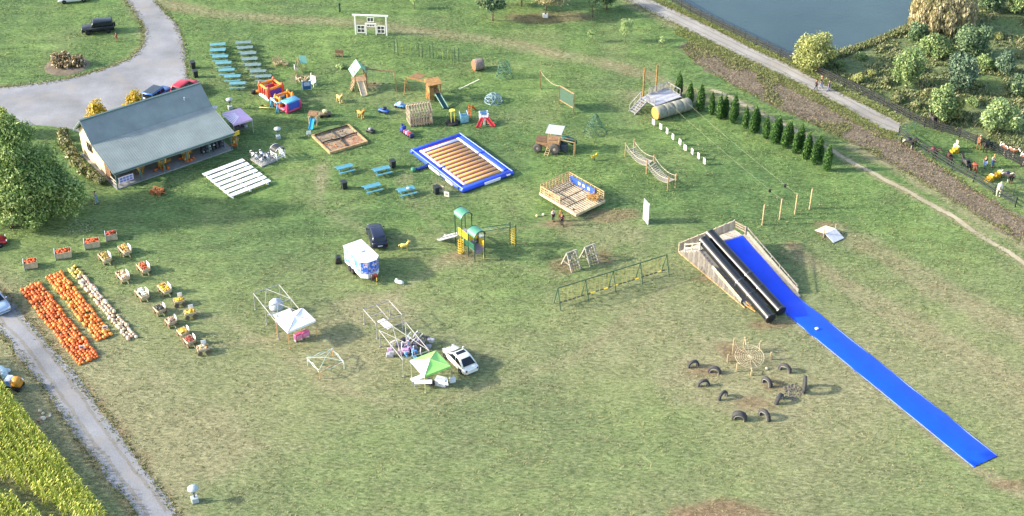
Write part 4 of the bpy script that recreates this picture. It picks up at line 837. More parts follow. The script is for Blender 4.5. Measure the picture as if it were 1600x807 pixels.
# ---- wooden tractor
P, rz, L = frame((840, 236), (858, 241)); rzt = R(-20)
tr = thing('wooden_tractor', 'wooden play tractor with roofed cab, round wheels and green tube slide', 'play structure', g(836, 237), R(-14))
TW = wood('#947455'); BR = wood('#6b5138')
MB().rbox(0.05, 1.55, .1, 1.5, .75, 1.5, .03).build('hood', TW, tr); MB().box(0, 1.6, .05, 1.55, 1.5, 1.58).build('hood_top', BR, tr)
MB().rbox(1.6, 3.1, .0, 1.6, .75, 1.75, .03).build('cab_wall', TW, tr); MB().box(1.65, 3.05, .05, 1.55, .70, .75).build('cab_floor', BR, tr)
for x in (1.65, 3.05):
    for y in (.05, 1.55): MB().box(x-.05, x+.05, y-.05, y+.05, 1.75, 2.95).build('cab_post', LUM2, tr)
MB().slab([(1.35, -.25, 3.0), (3.4, -.25, 3.0), (3.4, 1.85, 3.1), (1.35, 1.85, 3.1)], .07).build('cab_roof', C('#aeb4b6', .5, .1), tr)
for x, y, r in ((.35, -.12, .6), (2.55, -.15, .75), (.35, 1.72, .6), (2.55, 1.75, .75)):
    wm = MB(); wm.lathe([(r*.55, -.13), (r*.95, -.13), (r, -.06), (r, .06), (r*.95, .13), (r*.55, .13)], 20); o = wm.build('wheel', C('#4a4744', .8), tr, True); o.location = (x, y, r); o.rotation_euler = (math.pi/2, 0, 0)
    h = MB().lathe([(.08, -.14), (r*.55, -.11), (r*.55, .11), (.08, .14)], 16).build('hub', C('#8f8a84'), o, True)
MB().bar((1.35, -.75, 0), (1.6, -.1, .95), .05).bar((1.8, -.75, 0), (2.05, -.1, .95), .05).build('ladder_rail', LUM2, tr)
for k in range(4): f = (k+.7)/4.4; MB().bar((1.35+.25*f, -.75+.65*f, .95*f), (1.8+.25*f, -.75+.65*f, .95*f), .05).build('rung', LUM2, tr)
MB().pipe([(3.1, 1.2, 1.6), (3.7, 1.5, 1.55), (4.2, 2.1, 1.0), (4.5, 2.7, .45)], [.38, .4, .4, .42], 12).build('tube_slide', C('#1f5a50', .4, .12), tr, True)
for y in (.1, .75): MB().bar((3.1, y, 2.1), (5.0, y-.1, 1.95), .09).build('beam', LUM2, tr)
for y in (.0, .65): MB().box(4.95, 5.07, y-.06, y+.06, 0, 2.0).build('beam_post', LUM, tr)
MB().rbox(3.15, 4.0, .3, 1.2, .3, 1.2, .05).build('under_box', C('#3a4550', .6), tr)
t = thing('spring_rider', 'small yellow spring rider on the grass by the wooden tractor', 'spring rider', g(928, 251), .6)
MB().pipe([(.12*math.cos(a), .12*math.sin(a), .02+a*.012) for a in np.linspace(0, 25, 60)], .02, 5).build('spring', C('#44484a'), t); MB().ball((0, 0, .55), (.42, .16, .24), 12, 7).build('body', YEL, t, True); MB().pipe([(.3, 0, .6), (.42, 0, .85), (.55, 0, .9)], [.12, .11, .07], 8).build('head', YEL, t, True); MB().pipe([(-.3, 0, .6), (-.42, 0, .8), (-.5, 0, .95)], [.1, .07, .03], 7).build('tail', YEL, t, True)
# ---- hay wagon stage
P, rz, L = frame((900, 343), (947.5, 320)); Wd = (g(851, 307)-g(900, 343)).length
wg = thing('hay_wagon', 'wooden slat deck wagon with pale railings and blue banner', 'wagon', P, rz); L = L*.92
zd = .75; PALE = wood('#b89b70'); WOO = wood('#9c8462')
for k in range(13):
    x = .05+(L-.1)*k/13; MB().box(x, x+(L-.1)/13*.56, .05, Wd-.05, zd-.06, zd).build('deck_plank', wood('#c3b193'), wg)
MB().box(0.05, L-.05, .05, Wd-.05, zd-.16, zd-.1).build('under_deck', C('#2a231c'), wg)
MB().box(-.08, L+.08, -.1, .0, zd-.3, zd+.03).build('side_beam', wood('#c8b894'), wg); MB().box(-.08, L+.08, Wd, Wd+.1, zd-.3, zd+.03).build('side_beam', WOO, wg)
for x in (-.12, L+.02): MB().box(x, x+.1, -.1, Wd+.1, zd-.3, zd+.035).build('end_beam', wood('#c8b894'), wg)
for f in (.3, .55, .8): MB().box(.1, L-.1, Wd*f-.05, Wd*f+.05, zd, zd+.06).build('cross_rail', WOO, wg)
def railing(p, q, nm='railing', pk=8, h=1.15):
    p = Vector(p); q = Vector(q)
    for i in range(pk+1): a = p.lerp(q, i/pk); MB().bar(a, a+Vector((0, 0, h)), .07).build('rail_post', PALE, wg)
    for z in (.25, .55, .85, h): MB().bar(p+Vector((0, 0, z)), q+Vector((0, 0, z)), .05, .09).build('rail', PALE, wg)
railing((0, Wd, zd), (L, Wd, zd), pk=9); railing((L, .1, zd), (L, Wd, zd), pk=8); railing((0, Wd*.45, zd), (0, Wd-.1, zd), pk=5, h=.95); 
MB().box(L-.25, L-.21, Wd*.22, Wd*.9, zd+.15, zd+1.0).build('banner', C('#2f55c0', .6, .3, 2.2), wg)
for k, yy in enumerate((.36, .5, .62)): MB().box(L-.27, L-.255, Wd*yy, Wd*yy+.4, zd+.4, zd+.75).build('banner_mark', C('#c9d2ea'), wg)
for y in (.9, Wd-.9):
    for x in (.5, L-.5):
        o = MB().lathe([(.15, -.11), (.36, -.11), (.4, -.05), (.4, .05), (.36, .11), (.15, .11)], 14).build('wheel', RUBBER, wg, True); o.location = (x, y, .4); o.rotation_euler = (0, math.pi/2, 0); MB().lathe([(.03, -.12), (.15, -.1), (.15, .1), (.03, .12)], 10).build('hub', C('#8a8a8a'), o)
for x in (.5, L-.5): MB().tube((x, .9, .4), (x, Wd-.9, .4), .05).build('axle', C('#333333'), wg)
MB().box(.2, .3, .2, Wd-.2, .42, zd-.16).box(L-.3, L-.2, .2, Wd-.2, .42, zd-.16).build('chassis_beam', C('#4a3c2d'), wg)
rr = random.Random(5); mb = MB()
for k in range(40): mb.bar((L-.9+rr.uniform(-.6, .5), rr.uniform(.2, 1.6), zd+rr.uniform(.05, .6)), (L-.9+rr.uniform(-.6, .6), rr.uniform(.2, 1.7), zd+rr.uniform(.1, .9)), .05)
tag(mb.build('stacked_laths', wood('#b98c4a'), wg), kind='stuff')
for k in range(2):
    o = MB().ball((0, 0, .14), (.17, .17, .14), 10, 6).build('ball', C('#d9cf9a', .6), None, True); o.location = g((839, 849)[k], (339, 337)[k]); tag(o, 'small pale ball on the grass beside the hay wagon', 'ball', 'pale balls by the wagon')
# ---- posts, slack rope and framed chalkboard
t = thing('framed_board', 'dark green board in a tall timber frame on the lawn', 'board', g(874, 164), 0)
a = Vector((0, 0, 0)); b = g(896, 177)-g(874, 164)
for q in (a, b): MB().box(q.x-.08, q.x+.08, q.y-.08, q.y+.08, -.03, 2.9).build('post', LUM, t)
for z in (.75, 2.85): MB().bar(a+Vector((0, 0, z)), b+Vector((0, 0, z)), .1, .14).build('rail', LUM, t)
MB().bar(a.lerp(b, .04)+Vector((0, 0, 1.75)), b.lerp(a, .04)+Vector((0, 0, 1.75)), .04, 1.9).build('panel', C('#3d5a4b', .6, .15), t)
t = thing('lumber_post', 'tall timber post with a slack rope running to the framed board', 'post', g(844, 139), 0)
MB().box(-.09, .09, -.09, .09, -.03, 2.8).build('post', LUM, t)
d = g(874, 164)-g(844, 139); MB().pipe([Vector((0, 0, 2.7))+d*f+Vector((0, 0, .1*f-.9*4*f*(1-f)*.6)) for f in np.linspace(0, 1, 10)], .03, 5).build('rope', C('#b9a884'), t)
# ---- green pipe climbers
def dome(px, py, lab, r, h, mat, seg=10, rings=4, cone=False, rr_=.035, top=.25):
    t = thing('climbing_dome', lab, 'climbing frame', g(px, py), .2); lv = []
    for i in range(rings+1):
        f = i/rings
        if cone: rad = r*(1-f)+r*top*f; z = h*f
        else: rad = r*math.cos(f*math.pi/2*.82); z = h*math.sin(f*math.pi/2*.82)/math.sin(math.pi/2*.82)
        lv.append([Vector((rad*math.cos(2*math.pi*(k+.5*(i % 2))/seg), rad*math.sin(2*math.pi*(k+.5*(i % 2))/seg), z+.02)) for k in range(seg)])
    for i, ring in enumerate(lv):
        MB().pipe(ring, rr_, 5, True).build('ring', mat, t)
    for i in range(rings):
        mb = MB()
        for k in range(seg):
            if i % 2 == 0: mb.tube(lv[i][k], lv[i+1][k], rr_, n=5).tube(lv[i][(k+1) % seg], lv[i+1][k], rr_, n=5)
            else: mb.tube(lv[i][k], lv[i+1][k], rr_, n=5).tube(lv[i][k], lv[i+1][(k+1) % seg], rr_, n=5)
        mb.build('strut_ring', mat, t)
    return t
dome(788, 120, 'tall green pipe climber like a basket beside the round hay bale', 1.15, 2.3, C('#3a6b54', .5), 9, 5, True, .026, .55)
dome(930, 207, 'green pipe climber shaped like a pointed cone below the framed board', 1.5, 2.6, C('#35604a', .5), 9, 5, True, .026, .12)
dome(771, 158, 'low blue grey pipe climbing dome on the lawn', 1.25, 1.0, C('#7d98a3', .45), 9, 3, False, .045)
# ---- round bale
def round_bale(nm, lab, loc, rz, r, ln, wrap, end, group=None):
    t = thing(nm, lab, 'hay bale', loc, rz, group); mb = MB()
    prof = [(-ln/2, r*.93), (-ln/2+.06, r), (-ln/6, r*1.01), (ln/6, r*.99), (ln/2-.06, r), (ln/2, r*.93)]; nn = 24; vs_ = []
    for x, q in prof: vs_ += [(x, q*math.cos(2*math.pi*k/nn), r+q*math.sin(2*math.pi*k/nn)*.985) for k in range(nn)]
    mb.add(vs_, [(i*nn+k, i*nn+(k+1) % nn, (i+1)*nn+(k+1) % nn, (i+1)*nn+k) for i in range(5) for k in range(nn)]); mb.build('wrap', wrap, t, True)
    for s in (-1, 1):
        e = MB(); e.add([(s*(ln/2+.012), r*.94*math.cos(2*math.pi*k/nn), r+r*.92*math.sin(2*math.pi*k/nn)) for k in range(nn)]+[(s*(ln/2+.05), 0, r)], [(k, (k+1) % nn, nn) for k in range(nn)]); e.build('end_face', end, t)
    return t
WRAP = C('#a8a794', .75, .25, 3, 0, .4, 14)
round_bale('round_bale', 'single reddish round hay bale alone on the lawn', g(747, 109), R(25), .8, 1.35, C('#8f7d74', .9, .3, 4, 0, .6), C('#b3694c', .95, .3, 5, 0, .6))
# ---- seesaw
t = thing('seesaw', 'thin pale seesaw on the lawn near the round hay bale', 'seesaw', g(734, 137), R(30)); MB().bar((-1.6, 0, .18), (1.5, 0, .85), .12, .05).build('plank', C('#cfd0b4'), t); MB().bar((-.1, -.3, 0), (0, 0, .5), .07).bar((-.1, .3, 0), (0, 0, .5), .07).build('stand', PIPE, t); MB().rbox(-1.7, -1.35, -.15, .15, .2, .27, .02).build('seat', C('#d9d6b0'), t); MB().tube((-1.2, -.2, .45), (-1.2, .2, .45), .03).build('handle', PIPE, t)
# ---- green upright climbing posts (far row)
for i, (a, b, lab) in enumerate([((617, 85), (622, 87), 'green hoop climber nearest the white house facade frame'), ((655, 89), (660, 91), 'green hoop climber second along from the house facade'), ((672, 91), (677, 92), 'green hoop climber third along from the house facade'), ((711, 95), (717, 97), 'green hoop climber nearest the round hay bale')]):
    P, rz, L = frame(a, b); t = thing('hoop_climber', lab, 'climbing frame', P, rz, 'green hoop climbers'); L = max(L, .45); Hc = 2.2
    MB().pipe([(0, 0, 0), (0, 0, Hc*.9)]+[(L/2-L/2*math.cos(f), 0, Hc*.9+.22*math.sin(f)) for f in np.linspace(.3, math.pi-.3, 6)]+[(L, 0, Hc*.9), (L, 0, 0)], .05, 6).build('hoop', C('#22402a', .5), t)
    for z in (.5, 1.0, 1.5): MB().tube((0, 0, z), (L, 0, z), .03, n=5).build('rung', C('#3a5a3a', .5), t)
for i, (x, y) in enumerate([(629, 80), (642, 82), (650, 84), (684, 90), (692, 94), (700, 92), (705, 97)]):
    t = thing('balance_post', 'slim yellow green step post, %s from the house facade among the hoops' % ('first', 'second', 'third', 'fourth', 'fifth', 'sixth', 'seventh')[i], 'post', g(x, y), 0, 'slim step posts'); MB().tube((0, 0, 0), (0, 0, 1.3), .04, n=6).build('shaft', C('#8fa04a', .5), t); MB().tube((0, 0, .2), (.25, .1, .2), .03, n=5).tube((0, 0, .6), (-.25, -.1, .6), .03, n=5).build('foot_peg', C('#5a6a3a', .5), t)
# ---- white house facade frame
P, rz, L = frame((556, 54), (604, 57)); t = thing('facade_frame', 'white timber house facade frame with window grids on the far lawn', 'facade', P, R(-5)); L = 4.6; Hh = 3.0; WF = C('#e4e2dc', .6, .06)
for x in (0, L): MB().box(x-.09, x+.09, -.07, .07, 0, Hh).build('post', WF, t)
MB().box(-.35, L+.35, -.09, .09, Hh, Hh+.2).build('top_beam', WF, t)
for x in (1.55, L-1.55): MB().box(x-.07, x+.07, -.06, .06, 0, 1.75).build('door_post', WF, t)
MB().box(1.5, L-1.5, -.065, .065, 1.75, 1.87).build('door_head', WF, t)
def wgrid(x0, x1, z0, z1, nx_, nz):
    w_ = MB().box(x0, x1, -.05, .05, z1-.08, z1).box(x0, x1, -.05, .05, z0, z0+.08).box(x0, x0+.08, -.05, .05, z0+.08, z1-.08).box(x1-.08, x1, -.05, .05, z0+.08, z1-.08).build('window', WF, t)
    for k in range(1, nx_): x = x0+(x1-x0)*k/nx_; MB().box(x-.035, x+.035, -.04, .04, z0+.08, z1-.08).build('mullion', WF, w_)
    for k in range(1, nz): z = z0+(z1-z0)*k/nz; MB().box(x0+.08, x1-.08, -.038, .038, z-.035, z+.035).build('mullion', WF, w_)
    MB().box(x0+.08, x1-.08, .02, .03, z0+.08, z1-.08).build('pane', C('#4a4f4a', .5), w_)
wgrid(.25, 1.4, .3, 1.5, 2, 2); wgrid(L-1.4, L-.25, .3, 1.5, 2, 2); wgrid(L/2-.5, L/2+.5, 2.1, 2.8, 2, 1); wgrid(1.7, L-1.7, 1.3, 1.75, 3, 1)
MB().bar((0, .1, 2.2), (0, 1.2, 0), .1).build('brace', WF, t); MB().bar((L, .1, 2.2), (L, 1.2, 0), .1).build('brace', WF, t)
# ---- wooden swing set with pale green roof
t = thing('wooden_playset', 'wooden playset with pale green pitched roof, slide and swing beam', 'playset', g(556, 143), R(20)); PGR = C('#7cab93', .5, .08); DW = wood('#8d6f52')
for x in (0, 1.6):
    for y in (0, 1.6): MB().box(x-.06, x+.06, y-.06, y+.06, 0, 3.0).build('post', DW, t)
MB().box(-.1, 1.7, -.1, 1.7, 1.35, 1.43).build('deck', wood('#a98c6c'), t)
MB().slab([(-.35, -.5, 2.45), (-.35, 2.1, 2.45), (.8, 2.1, 3.75), (.8, -.5, 3.75)], .05).build('roof_slope', PGR, t)
MB().slab([(.8, -.5, 3.74), (.8, 2.1, 3.74), (1.95, 2.1, 2.45), (1.95, -.5, 2.45)], .05).build('roof_slope', PGR, t)
for z in (1.6, 1.85, 2.1): MB().bar((1.6, 0, z), (1.6, 1.6, z), .04, .12).build('rail', DW, t); 
for k in range(5): MB().bar((-.55+.1*k, -.15, .15+.26*k), (-.55+.1*k, 1.1, .15+.26*k), .06, .1).build('ladder_step', LUM2, t)
MB().bar((-.65, -.1, 0), (-.05, -.1, 1.4), .06, .1).bar((-.65, 1.05, 0), (-.05, 1.05, 1.4), .06, .1).build('ladder_rail', DW, t)
sl_ = MB(); sl_.slab([(.3, -.05, 1.4), (1.1, -.05, 1.4), (1.1, -1.9, .12), (.3, -1.9, .12)], .06); sl_.build('slide_bed', C('#cbb89a', .5), t)
for x in (.3, 1.1): MB().bar((x, -.05, 1.5), (x, -1.9, .22), .05, .16).build('slide_side', C('#d9c8aa', .5), t)
MB().bar((1.6, .8, 2.75), (5.4, -.6, 2.35), .12, .16).build('swing_beam', LUM, t)
for e in ((5.2, -2.1), (5.9, .7)): MB().bar((e[0], e[1], 0), (5.35, -.6, 2.45), .1).build('swing_leg', LUM, t)
MB().bar((5.28, -1.4, 1.1), (5.65, .1, 1.1), .07).build('swing_tie', LUM, t)
for f in (.3, .6, .82):
    q = Vector((1.6, .8, 2.7)).lerp(Vector((5.4, -.6, 2.3)), f); o = MB().rbox(q.x-.22, q.x+.22, q.y-.1, q.y+.1, .5, .54, .01).build('swing_seat', C('#2a3a30'), t)
    for s in (-.2, .2): MB().tube((q.x+s, q.y, .52), (q.x+s, q.y, q.z), .015, n=4).build('chain', C('#9aa09a'), o)
for k in range(5): a = Vector((1.2, 1.9, 3.0)); MB().bar(a, a+Vector((.7+.35*k, .5+.1*k, -1.0-.15*k)), .05).build('arched_climber', C('#5a7a68'), t)
# ---- orange playset with dark green slide
t = thing('wooden_playset', 'orange cedar playset with flat roof and dark green slide', 'playset', g(672, 160), R(20)); CED = wood('#a07845')
for x in (0, 1.5):
    for y in (0, 1.5): MB().box(x-.06, x+.06, y-.06, y+.06, 0, 2.6).build('post', CED, t)
MB().slab([(-.25, -.25, 2.6), (1.75, -.25, 2.6), (1.75, 1.75, 2.7), (-.25, 1.75, 2.7)], .1).build('roof', CED, t); MB().box(-.03, 1.53, -.03, 1.53, 1.15, 1.22).build('deck', CED, t)
for (x0, x1, y0, y1) in ((-.03, .03, .05, 1.45), (.05, 1.45, 1.47, 1.53)): MB().box(x0, x1, y0, y1, .3, 2.0).build('wall_panel', CED, t)
MB().box(.05, .55, -.03, .03, .3, 2.0).build('wall_panel', CED, t)
MB().slab([(.65, -.02, 1.22), (1.35, -.02, 1.22), (1.75, -2.6, .15), (1.05, -2.6, .15)], .06).build('slide_bed', C('#1d4a44', .4), t)
for a, b in (((.65, -.02, 1.3), (1.05, -2.6, .24)), ((1.35, -.02, 1.3), (1.75, -2.6, .24))): MB().bar(a, b, .06, .16).build('slide_side', C('#7d9a94', .4), t)
MB().bar((0, 1.5, 2.3), (-2.2, 3.9, 2.3), .12).build('swing_beam', CED, t); MB().bar((-2.2, 3.9, 2.3), (-2.7, 3.2, 0), .09).bar((-2.2, 3.9, 2.3), (-1.6, 4.5, 0), .09).build('swing_leg', CED, t); MB().slab([(-1.9, 3.6, 2.35), (-.3, 4.6, 2.35), (.6, 3.4, 2.3), (-1.0, 2.4, 2.3)], .06).build('swing_awning', wood('#8a6a44'), t)
for z in (.3, .6, .9): MB().bar((-.25, .3, z), (-.25, 1.2, z), .06).build('ladder_step', CED, t)
MB().bar((-.3, .3, 0), (-.1, .3, 1.2), .06).bar((-.3, 1.2, 0), (-.1, 1.2, 1.2), .06).build('ladder_rail', CED, t)
# ---- lattice corn crib
P, rz, L = frame((642, 199), (672, 192)); t = thing('corn_crib', 'open slatted corn crib with stepped pale rafters', 'crib', P, R(18)); CR = wood('#aa9c84', .2); L = 2.9; W = 2.0
for i in range(9):
    x = L*i/8
    for y in (0, W): MB().box(x-.06, x+.06, y-.05, y+.05, 0, 2.0).build('slat', CR, t)
    MB().bar((x, -.12, 1.95), (x, W*.55, 2.75), .1, .1).build('rafter', CR, t); MB().bar((x, W*.55, 2.75), (x, W+.12, 2.0), .1, .1).build('rafter', CR, t)
for i in range(1, 6):
    y = W*i/6
    for x in (0, L): MB().box(x-.05, x+.05, y-.06, y+.06, 0, 2.2).build('slat', CR, t)
for z in (.35, 1.2, 1.95):
    for y in (-.07, W+.07): MB().bar((-.08, y, z), (L+.08, y, z), .06, .1).build('rail', CR, t)
    for x in (-.08, L+.08): MB().bar((x, 0, z), (x, W, z), .06, .1).build('rail', CR, t)
MB().bar((-.1, W*.55, 2.82), (L+.1, W*.55, 2.82), .1).build('ridge', CR, t); MB().box(.05, L-.05, .05, W-.05, .02, .1).build('floor', DKL, t)
# ================================================================ SMALL TOYS ON THE LAWN
def wooden_animal(px, py, rz, mat, lab, s=1.0, wheels=False):
    t = thing('animal_rider', lab, 'ride toy', g(px, py), rz)
    MB().rbox(-.45*s, .4*s, -.2*s, .2*s, .45*s, .85*s, .1*s).build('body', mat, t, True)
    MB().pipe([(.32*s, 0, .75*s), (.5*s, 0, 1.1*s), (.75*s, 0, 1.15*s)], [.17*s, .14*s, .09*s], 8).build('head', mat, t, True)
    for sy in (-1, 1): MB().bar((.48*s, sy*.08*s, 1.15*s), (.46*s, sy*.14*s, 1.32*s), .06*s).build('ear', mat, t)
    for sx in (-.34, .3):
        for sy in (-.14, .14): MB().bar((sx*s, sy*s, 0.08*s if wheels else 0), (sx*s, sy*s, .5*s), .1*s).build('leg', mat, t)
    MB().pipe([(-.42*s, 0, .8*s), (-.6*s, 0, .7*s), (-.66*s, 0, .45*s)], [.05*s, .06*s, .02*s], 6).build('tail', mat, t, True)
    if wheels: MB().box(-.6*s, .6*s, -.32*s, .32*s, .04*s, .12*s).build('base_board', C('#2a2a28'), t)
    return t
wooden_animal(531, 160, -.9, C('#c2a66c', .7), 'tan rocking animal between playset and bounce house', 1.15); wooden_animal(564, 184, -.7, C('#b98a42', .7), 'orange wooden animal seat near the sandbox', 1.15)
wooden_animal(632, 391, .1, C('#d9c069', .7), 'yellow wooden goat cutout near the parked dark car', 1.0)
def toy_truck(px, py, rz, mat, lab, s=1.0, load=None):
    t = thing('toy_car', lab, 'toy car', g(px, py), rz)
    MB().rbox(-.75*s, .75*s, -.38*s, .38*s, .18*s, .5*s, .08*s).build('body', mat, t, True); MB().rbox(-.25*s, .35*s, -.32*s, .32*s, .5*s, .85*s, .1*s).build('cab', load or mat, t, True)
    for sx in (-.45, .45):
        for sy in (-.4, .4): o = MB().lathe([(.05*s, -.06*s), (.2*s, -.06*s), (.2*s, .06*s), (.05*s, .06*s)], 12).build('wheel', RUBBER, t); o.location = (sx*s, sy*s, .2*s); o.rotation_euler = (math.pi/2, 0, 0)
    MB().box(.2*s, .34*s, -.27*s, .27*s, .58*s, .78*s).build('windscreen', GLASS, t); return t
toy_truck(508, 182, .2, C('#6d5f4a', .6), 'tan lumpy ride-on cart with dark base beside the toy slide hut', 1.1, C('#cdb98a', .7))
toy_truck(600, 176, -.5, C('#2f62b0', .45), 'blue ride-on toy car with dark seat', .95, C('#22304a', .5)); toy_truck(625, 168, -.4, C('#6fa3d6', .45), 'pale blue ride-on toy car beside the corn crib', .95, C('#c9d6df', .5))
toy_truck(579, 207, -.6, C('#2b2b30', .5), 'black ride-on toy near the sandbox edge', .8, C('#8d8d92', .4))
# little train of engine and wagons
P = g(632, 208)
t = thing('toy_train', 'blue toy train engine pulling striped wagons by the bounce pad', 'toy train', P, R(-52))
MB().rbox(-.6, 0, -.3, .3, .15, .6, .05).build('engine', C('#2b3f8f'), t); MB().tube((-.45, 0, .55), (-.45, 0, 1.15), .13, .17, 10).build('chimney', C('#22407f'), t); MB().rbox(-.25, .05, -.32, .32, .6, 1.0, .05).build('engine_cab', C('#304a9c'), t)
for k, cc in enumerate(('#b05a78', '#a9a0c4', '#c24b4b', '#41406a')): MB().rbox(.15+k*.42, .5+k*.42, -.3, .3, .15, .6, .05).build('wagon', C(cc), t)
for k in range(6): MB().tube((-.45+k*.42, -.33, .12), (-.45+k*.42, .33, .12), .12, n=10).build('wheel_pair', RUBBER, t)
# slide hut
t = thing('toy_slide_hut', 'little beige play hut with bright blue slide beside the sandbox', 'play hut', g(489, 196), R(-8)); BG = C('#c9b893', .7)
for x in (-.5, .5):
    for y in (0, .9): MB().box(x-.06, x+.06, y-.06, y+.06, 0, 1.45).build('post', BG, t)
for x in (-.5, .5): MB().box(x-.04, x+.04, .06, .84, .1, 1.0).build('wall', BG, t)
MB().box(-.56, .56, .86, .94, .1, 1.5).build('wall', BG, t); MB().slab([(-.62, -.1, 1.45), (.62, -.1, 1.45), (.62, 1.0, 1.62), (-.62, 1.0, 1.62)], .06).build('roof', wood('#8a6a4a'), t)
MB().slab([(-.25, .1, .95), (.25, .1, .95), (.3, -1.3, .1), (-.2, -1.3, .1)], .05).build('slide_bed', C('#2f9fd0', .4), t)
for a, b in (((-.27, .1, 1.0), (-.22, -1.3, .16)), ((.27, .1, 1.0), (.32, -1.3, .16))): MB().bar(a, b, .05, .12).build('slide_side', C('#58b8de', .4), t)
# tire swing ring on posts
t = thing('tire_swing', 'black tyre ring with three yellow posts standing in it', 'tire toy', g(707, 193), 0)
o = MB().lathe([(.55, 0), (.85, 0), (.95, .12), (.85, .26), (.55, .26)], 24).build('tyre', RUBBER, t, True)
for k in range(3): a = 2.1*k; MB().tube((.28*math.cos(a), .28*math.sin(a), 0), (.28*math.cos(a), .28*math.sin(a), 1.9), .06).build('post', C('#cdc04e', .6), t)
MB().lathe([(.02, 1.86), (.4, 1.88), (.4, 1.96), (.02, 1.98)], 12).build('cap', C('#cdc04e', .6), t)
# plastic toys
t = thing('plastic_climber', 'pale teal plastic toy climber beside the black tyre ring', 'toy climber', g(726, 192), .3); PT = C('#7fb0bd', .45)
MB().rbox(-.55, .55, -.1, 0, 0, 1.0, .05).rbox(-.55, .55, .7, .8, 0, 1.0, .05).build('side_wall', PT, t); MB().rbox(-.5, .5, 0, .7, .55, .65, .03).build('platform', C('#9cc7cf', .45), t)
for s in (-.5, .5): MB().tube((s, -.05, 1.0), (s, .75, 1.35), .06).build('handle', C('#a9c4e0', .45), t)
MB().slab([(-.2, .8, .6), (.2, .8, .6), (.2, 1.7, .05), (-.2, 1.7, .05)], .05).build('slide_bed', C('#5a88a0', .45), t)
t = thing('toy_slide', 'narrow orange toy slide standing by itself', 'slide', g(738, 177), R(70)); OO = C('#d2672c', .45)
MB().slab([(-.7, -.2, 1.5), (-.7, .2, 1.5), (.9, .2, .1), (.9, -.2, .1)], .05).build('slide_bed', OO, t)
for s in (-.2, .2): MB().bar((-.7, s, 1.55), (.9, s, .17), .05, .12).build('slide_side', OO, t); MB().bar((-.7, s, 1.5), (-1.1, s, 0), .06).build('leg', OO, t)
for k in range(4): MB().bar((-.77-.08*k, -.2, 1.2-.3*k), (-.77-.08*k, .2, 1.2-.3*k), .05).build('rung', OO, t)
t = thing('double_slide', 'toy climber with two red slides and pale blue towers', 'toy climber', g(757, 194), R(10)); RD_ = C('#cf3d3f', .4)
for s in (-1, 1): MB().slab([(s*.25-.22, -.1, .95), (s*.25+.22, -.1, .95), (s*1.0+.25, -1.0, .1), (s*1.0-.25, -1.0, .1)], .06).build('slide_bed', RD_, t); MB().bar((s*.25+.22, -.1, 1.02), (s*1.0+.25, -1.0, .18), .06, .16).bar((s*.25-.22, -.1, 1.02), (s*1.0-.25, -1.0, .18), .06, .16).build('slide_side', RD_, t)
for x, y in ((-.5, 0), (.5, 0), (-.5, .8), (.5, .8)): MB().tube((x, y, 0), (x, y, 1.5), .1, n=10).build('tower_post', C('#cfd6da', .45), t)
MB().rbox(-.5, .5, 0, .8, .85, .95, .03).build('platform', C('#b9b2c4', .5), t); MB().rbox(-.5, .5, .75, .85, 1.0, 1.5, .03).build('back_wall', C('#5f9ad0', .45), t); MB().rbox(-.12, .12, -.35, 0, 0, .9, .03).build('step_block', C('#d9d4cc', .5), t)
# small A-frame swing with pale green awning
t = thing('small_swing', 'small timber A-frame swing with pale green awning', 'swing set', g(468, 117), R(12)); 
for y in (0, 1.6): MB().bar((-.6, y, 0), (0, y, 1.9), .08).bar((.6, y, 0), (0, y, 1.9), .08).build('leg', LUM, t)
MB().bar((0, -.1, 1.9), (0, 1.7, 1.9), .09).build('top_beam', LUM, t); MB().slab([(.2, .2, 1.7), (1.2, .2, 1.5), (1.2, 1.6, 2.0), (.2, 1.6, 2.2)], .04).build('awning', PGR, t)
MB().rbox(-.5, -.1, .4, 1.2, .5, .56, .02).build('seat', C('#d8d6d0'), t); MB().rbox(-.6, -.52, .4, 1.2, .5, 1.1, .02).build('backrest', C('#d8d6d0'), t)
for y in (.45, 1.15): MB().tube((-.3, y, .55), (0, y, 1.9), .02, n=4).build('chain', C('#666666'), t)
MB().bar((.9, .3, 0), (.9, .3, 1.55), .06).bar((1.1, 1.5, 0), (1.1, 1.5, 1.95), .06).build('awning_post', LUM, t)
# driftwood style log heap, white chair, blue sign
t = thing('log_heap', 'tangled heap of pale and brown logs behind the blue sign', 'logs', g(476, 131), .2); rr = random.Random(12)
for k in range(20):
    x, y = rr.uniform(-1.5, 1.0), rr.uniform(-.5, 1.4); a = rr.uniform(-.6, 3); ln = rr.uniform(.4, .9); MB().tube((x, y, rr.uniform(.08, .5)), (x+ln*math.cos(a), y+ln*math.sin(a), rr.uniform(.1, .8)), rr.uniform(.05, .1), n=7).build('log', (wood('#b08f72'), wood('#6b543f'), wood('#cfc0a4'))[k % 3], t)
t = thing('white_chair', 'oversized white slatted chair behind the blue sign', 'chair', g(488, 134), -.4)
MB().rbox(-.4, .4, -.35, .35, .4, .46, .02).build('seat', WHITE, t)
for k in range(5): MB().box(-.4+k*.17, -.28+k*.17, .33, .38, .4, 1.35).build('back_slat', WHITE, t)
for x in (-.4, .4): MB().rbox(x-.07, x+.07, -.4, .4, .66, .7, .01).build('armrest', WHITE, t); MB().box(x-.04, x+.04, -.38, -.3, 0, .66).box(x-.04, x+.04, .28, .36, 0, .66).build('leg', WHITE, t)
t = thing('blue_sign', 'blue framed sign board standing in front of the log heap', 'sign', g(480, 141), R(12)); MB().box(-.55, .55, -.04, .04, .1, 1.3).build('panel', C('#2f5d86', .5), t); MB().box(-.4, .4, -.06, -.045, .65, 1.2).build('printed_panel', C('#aebfd0', .5), t)
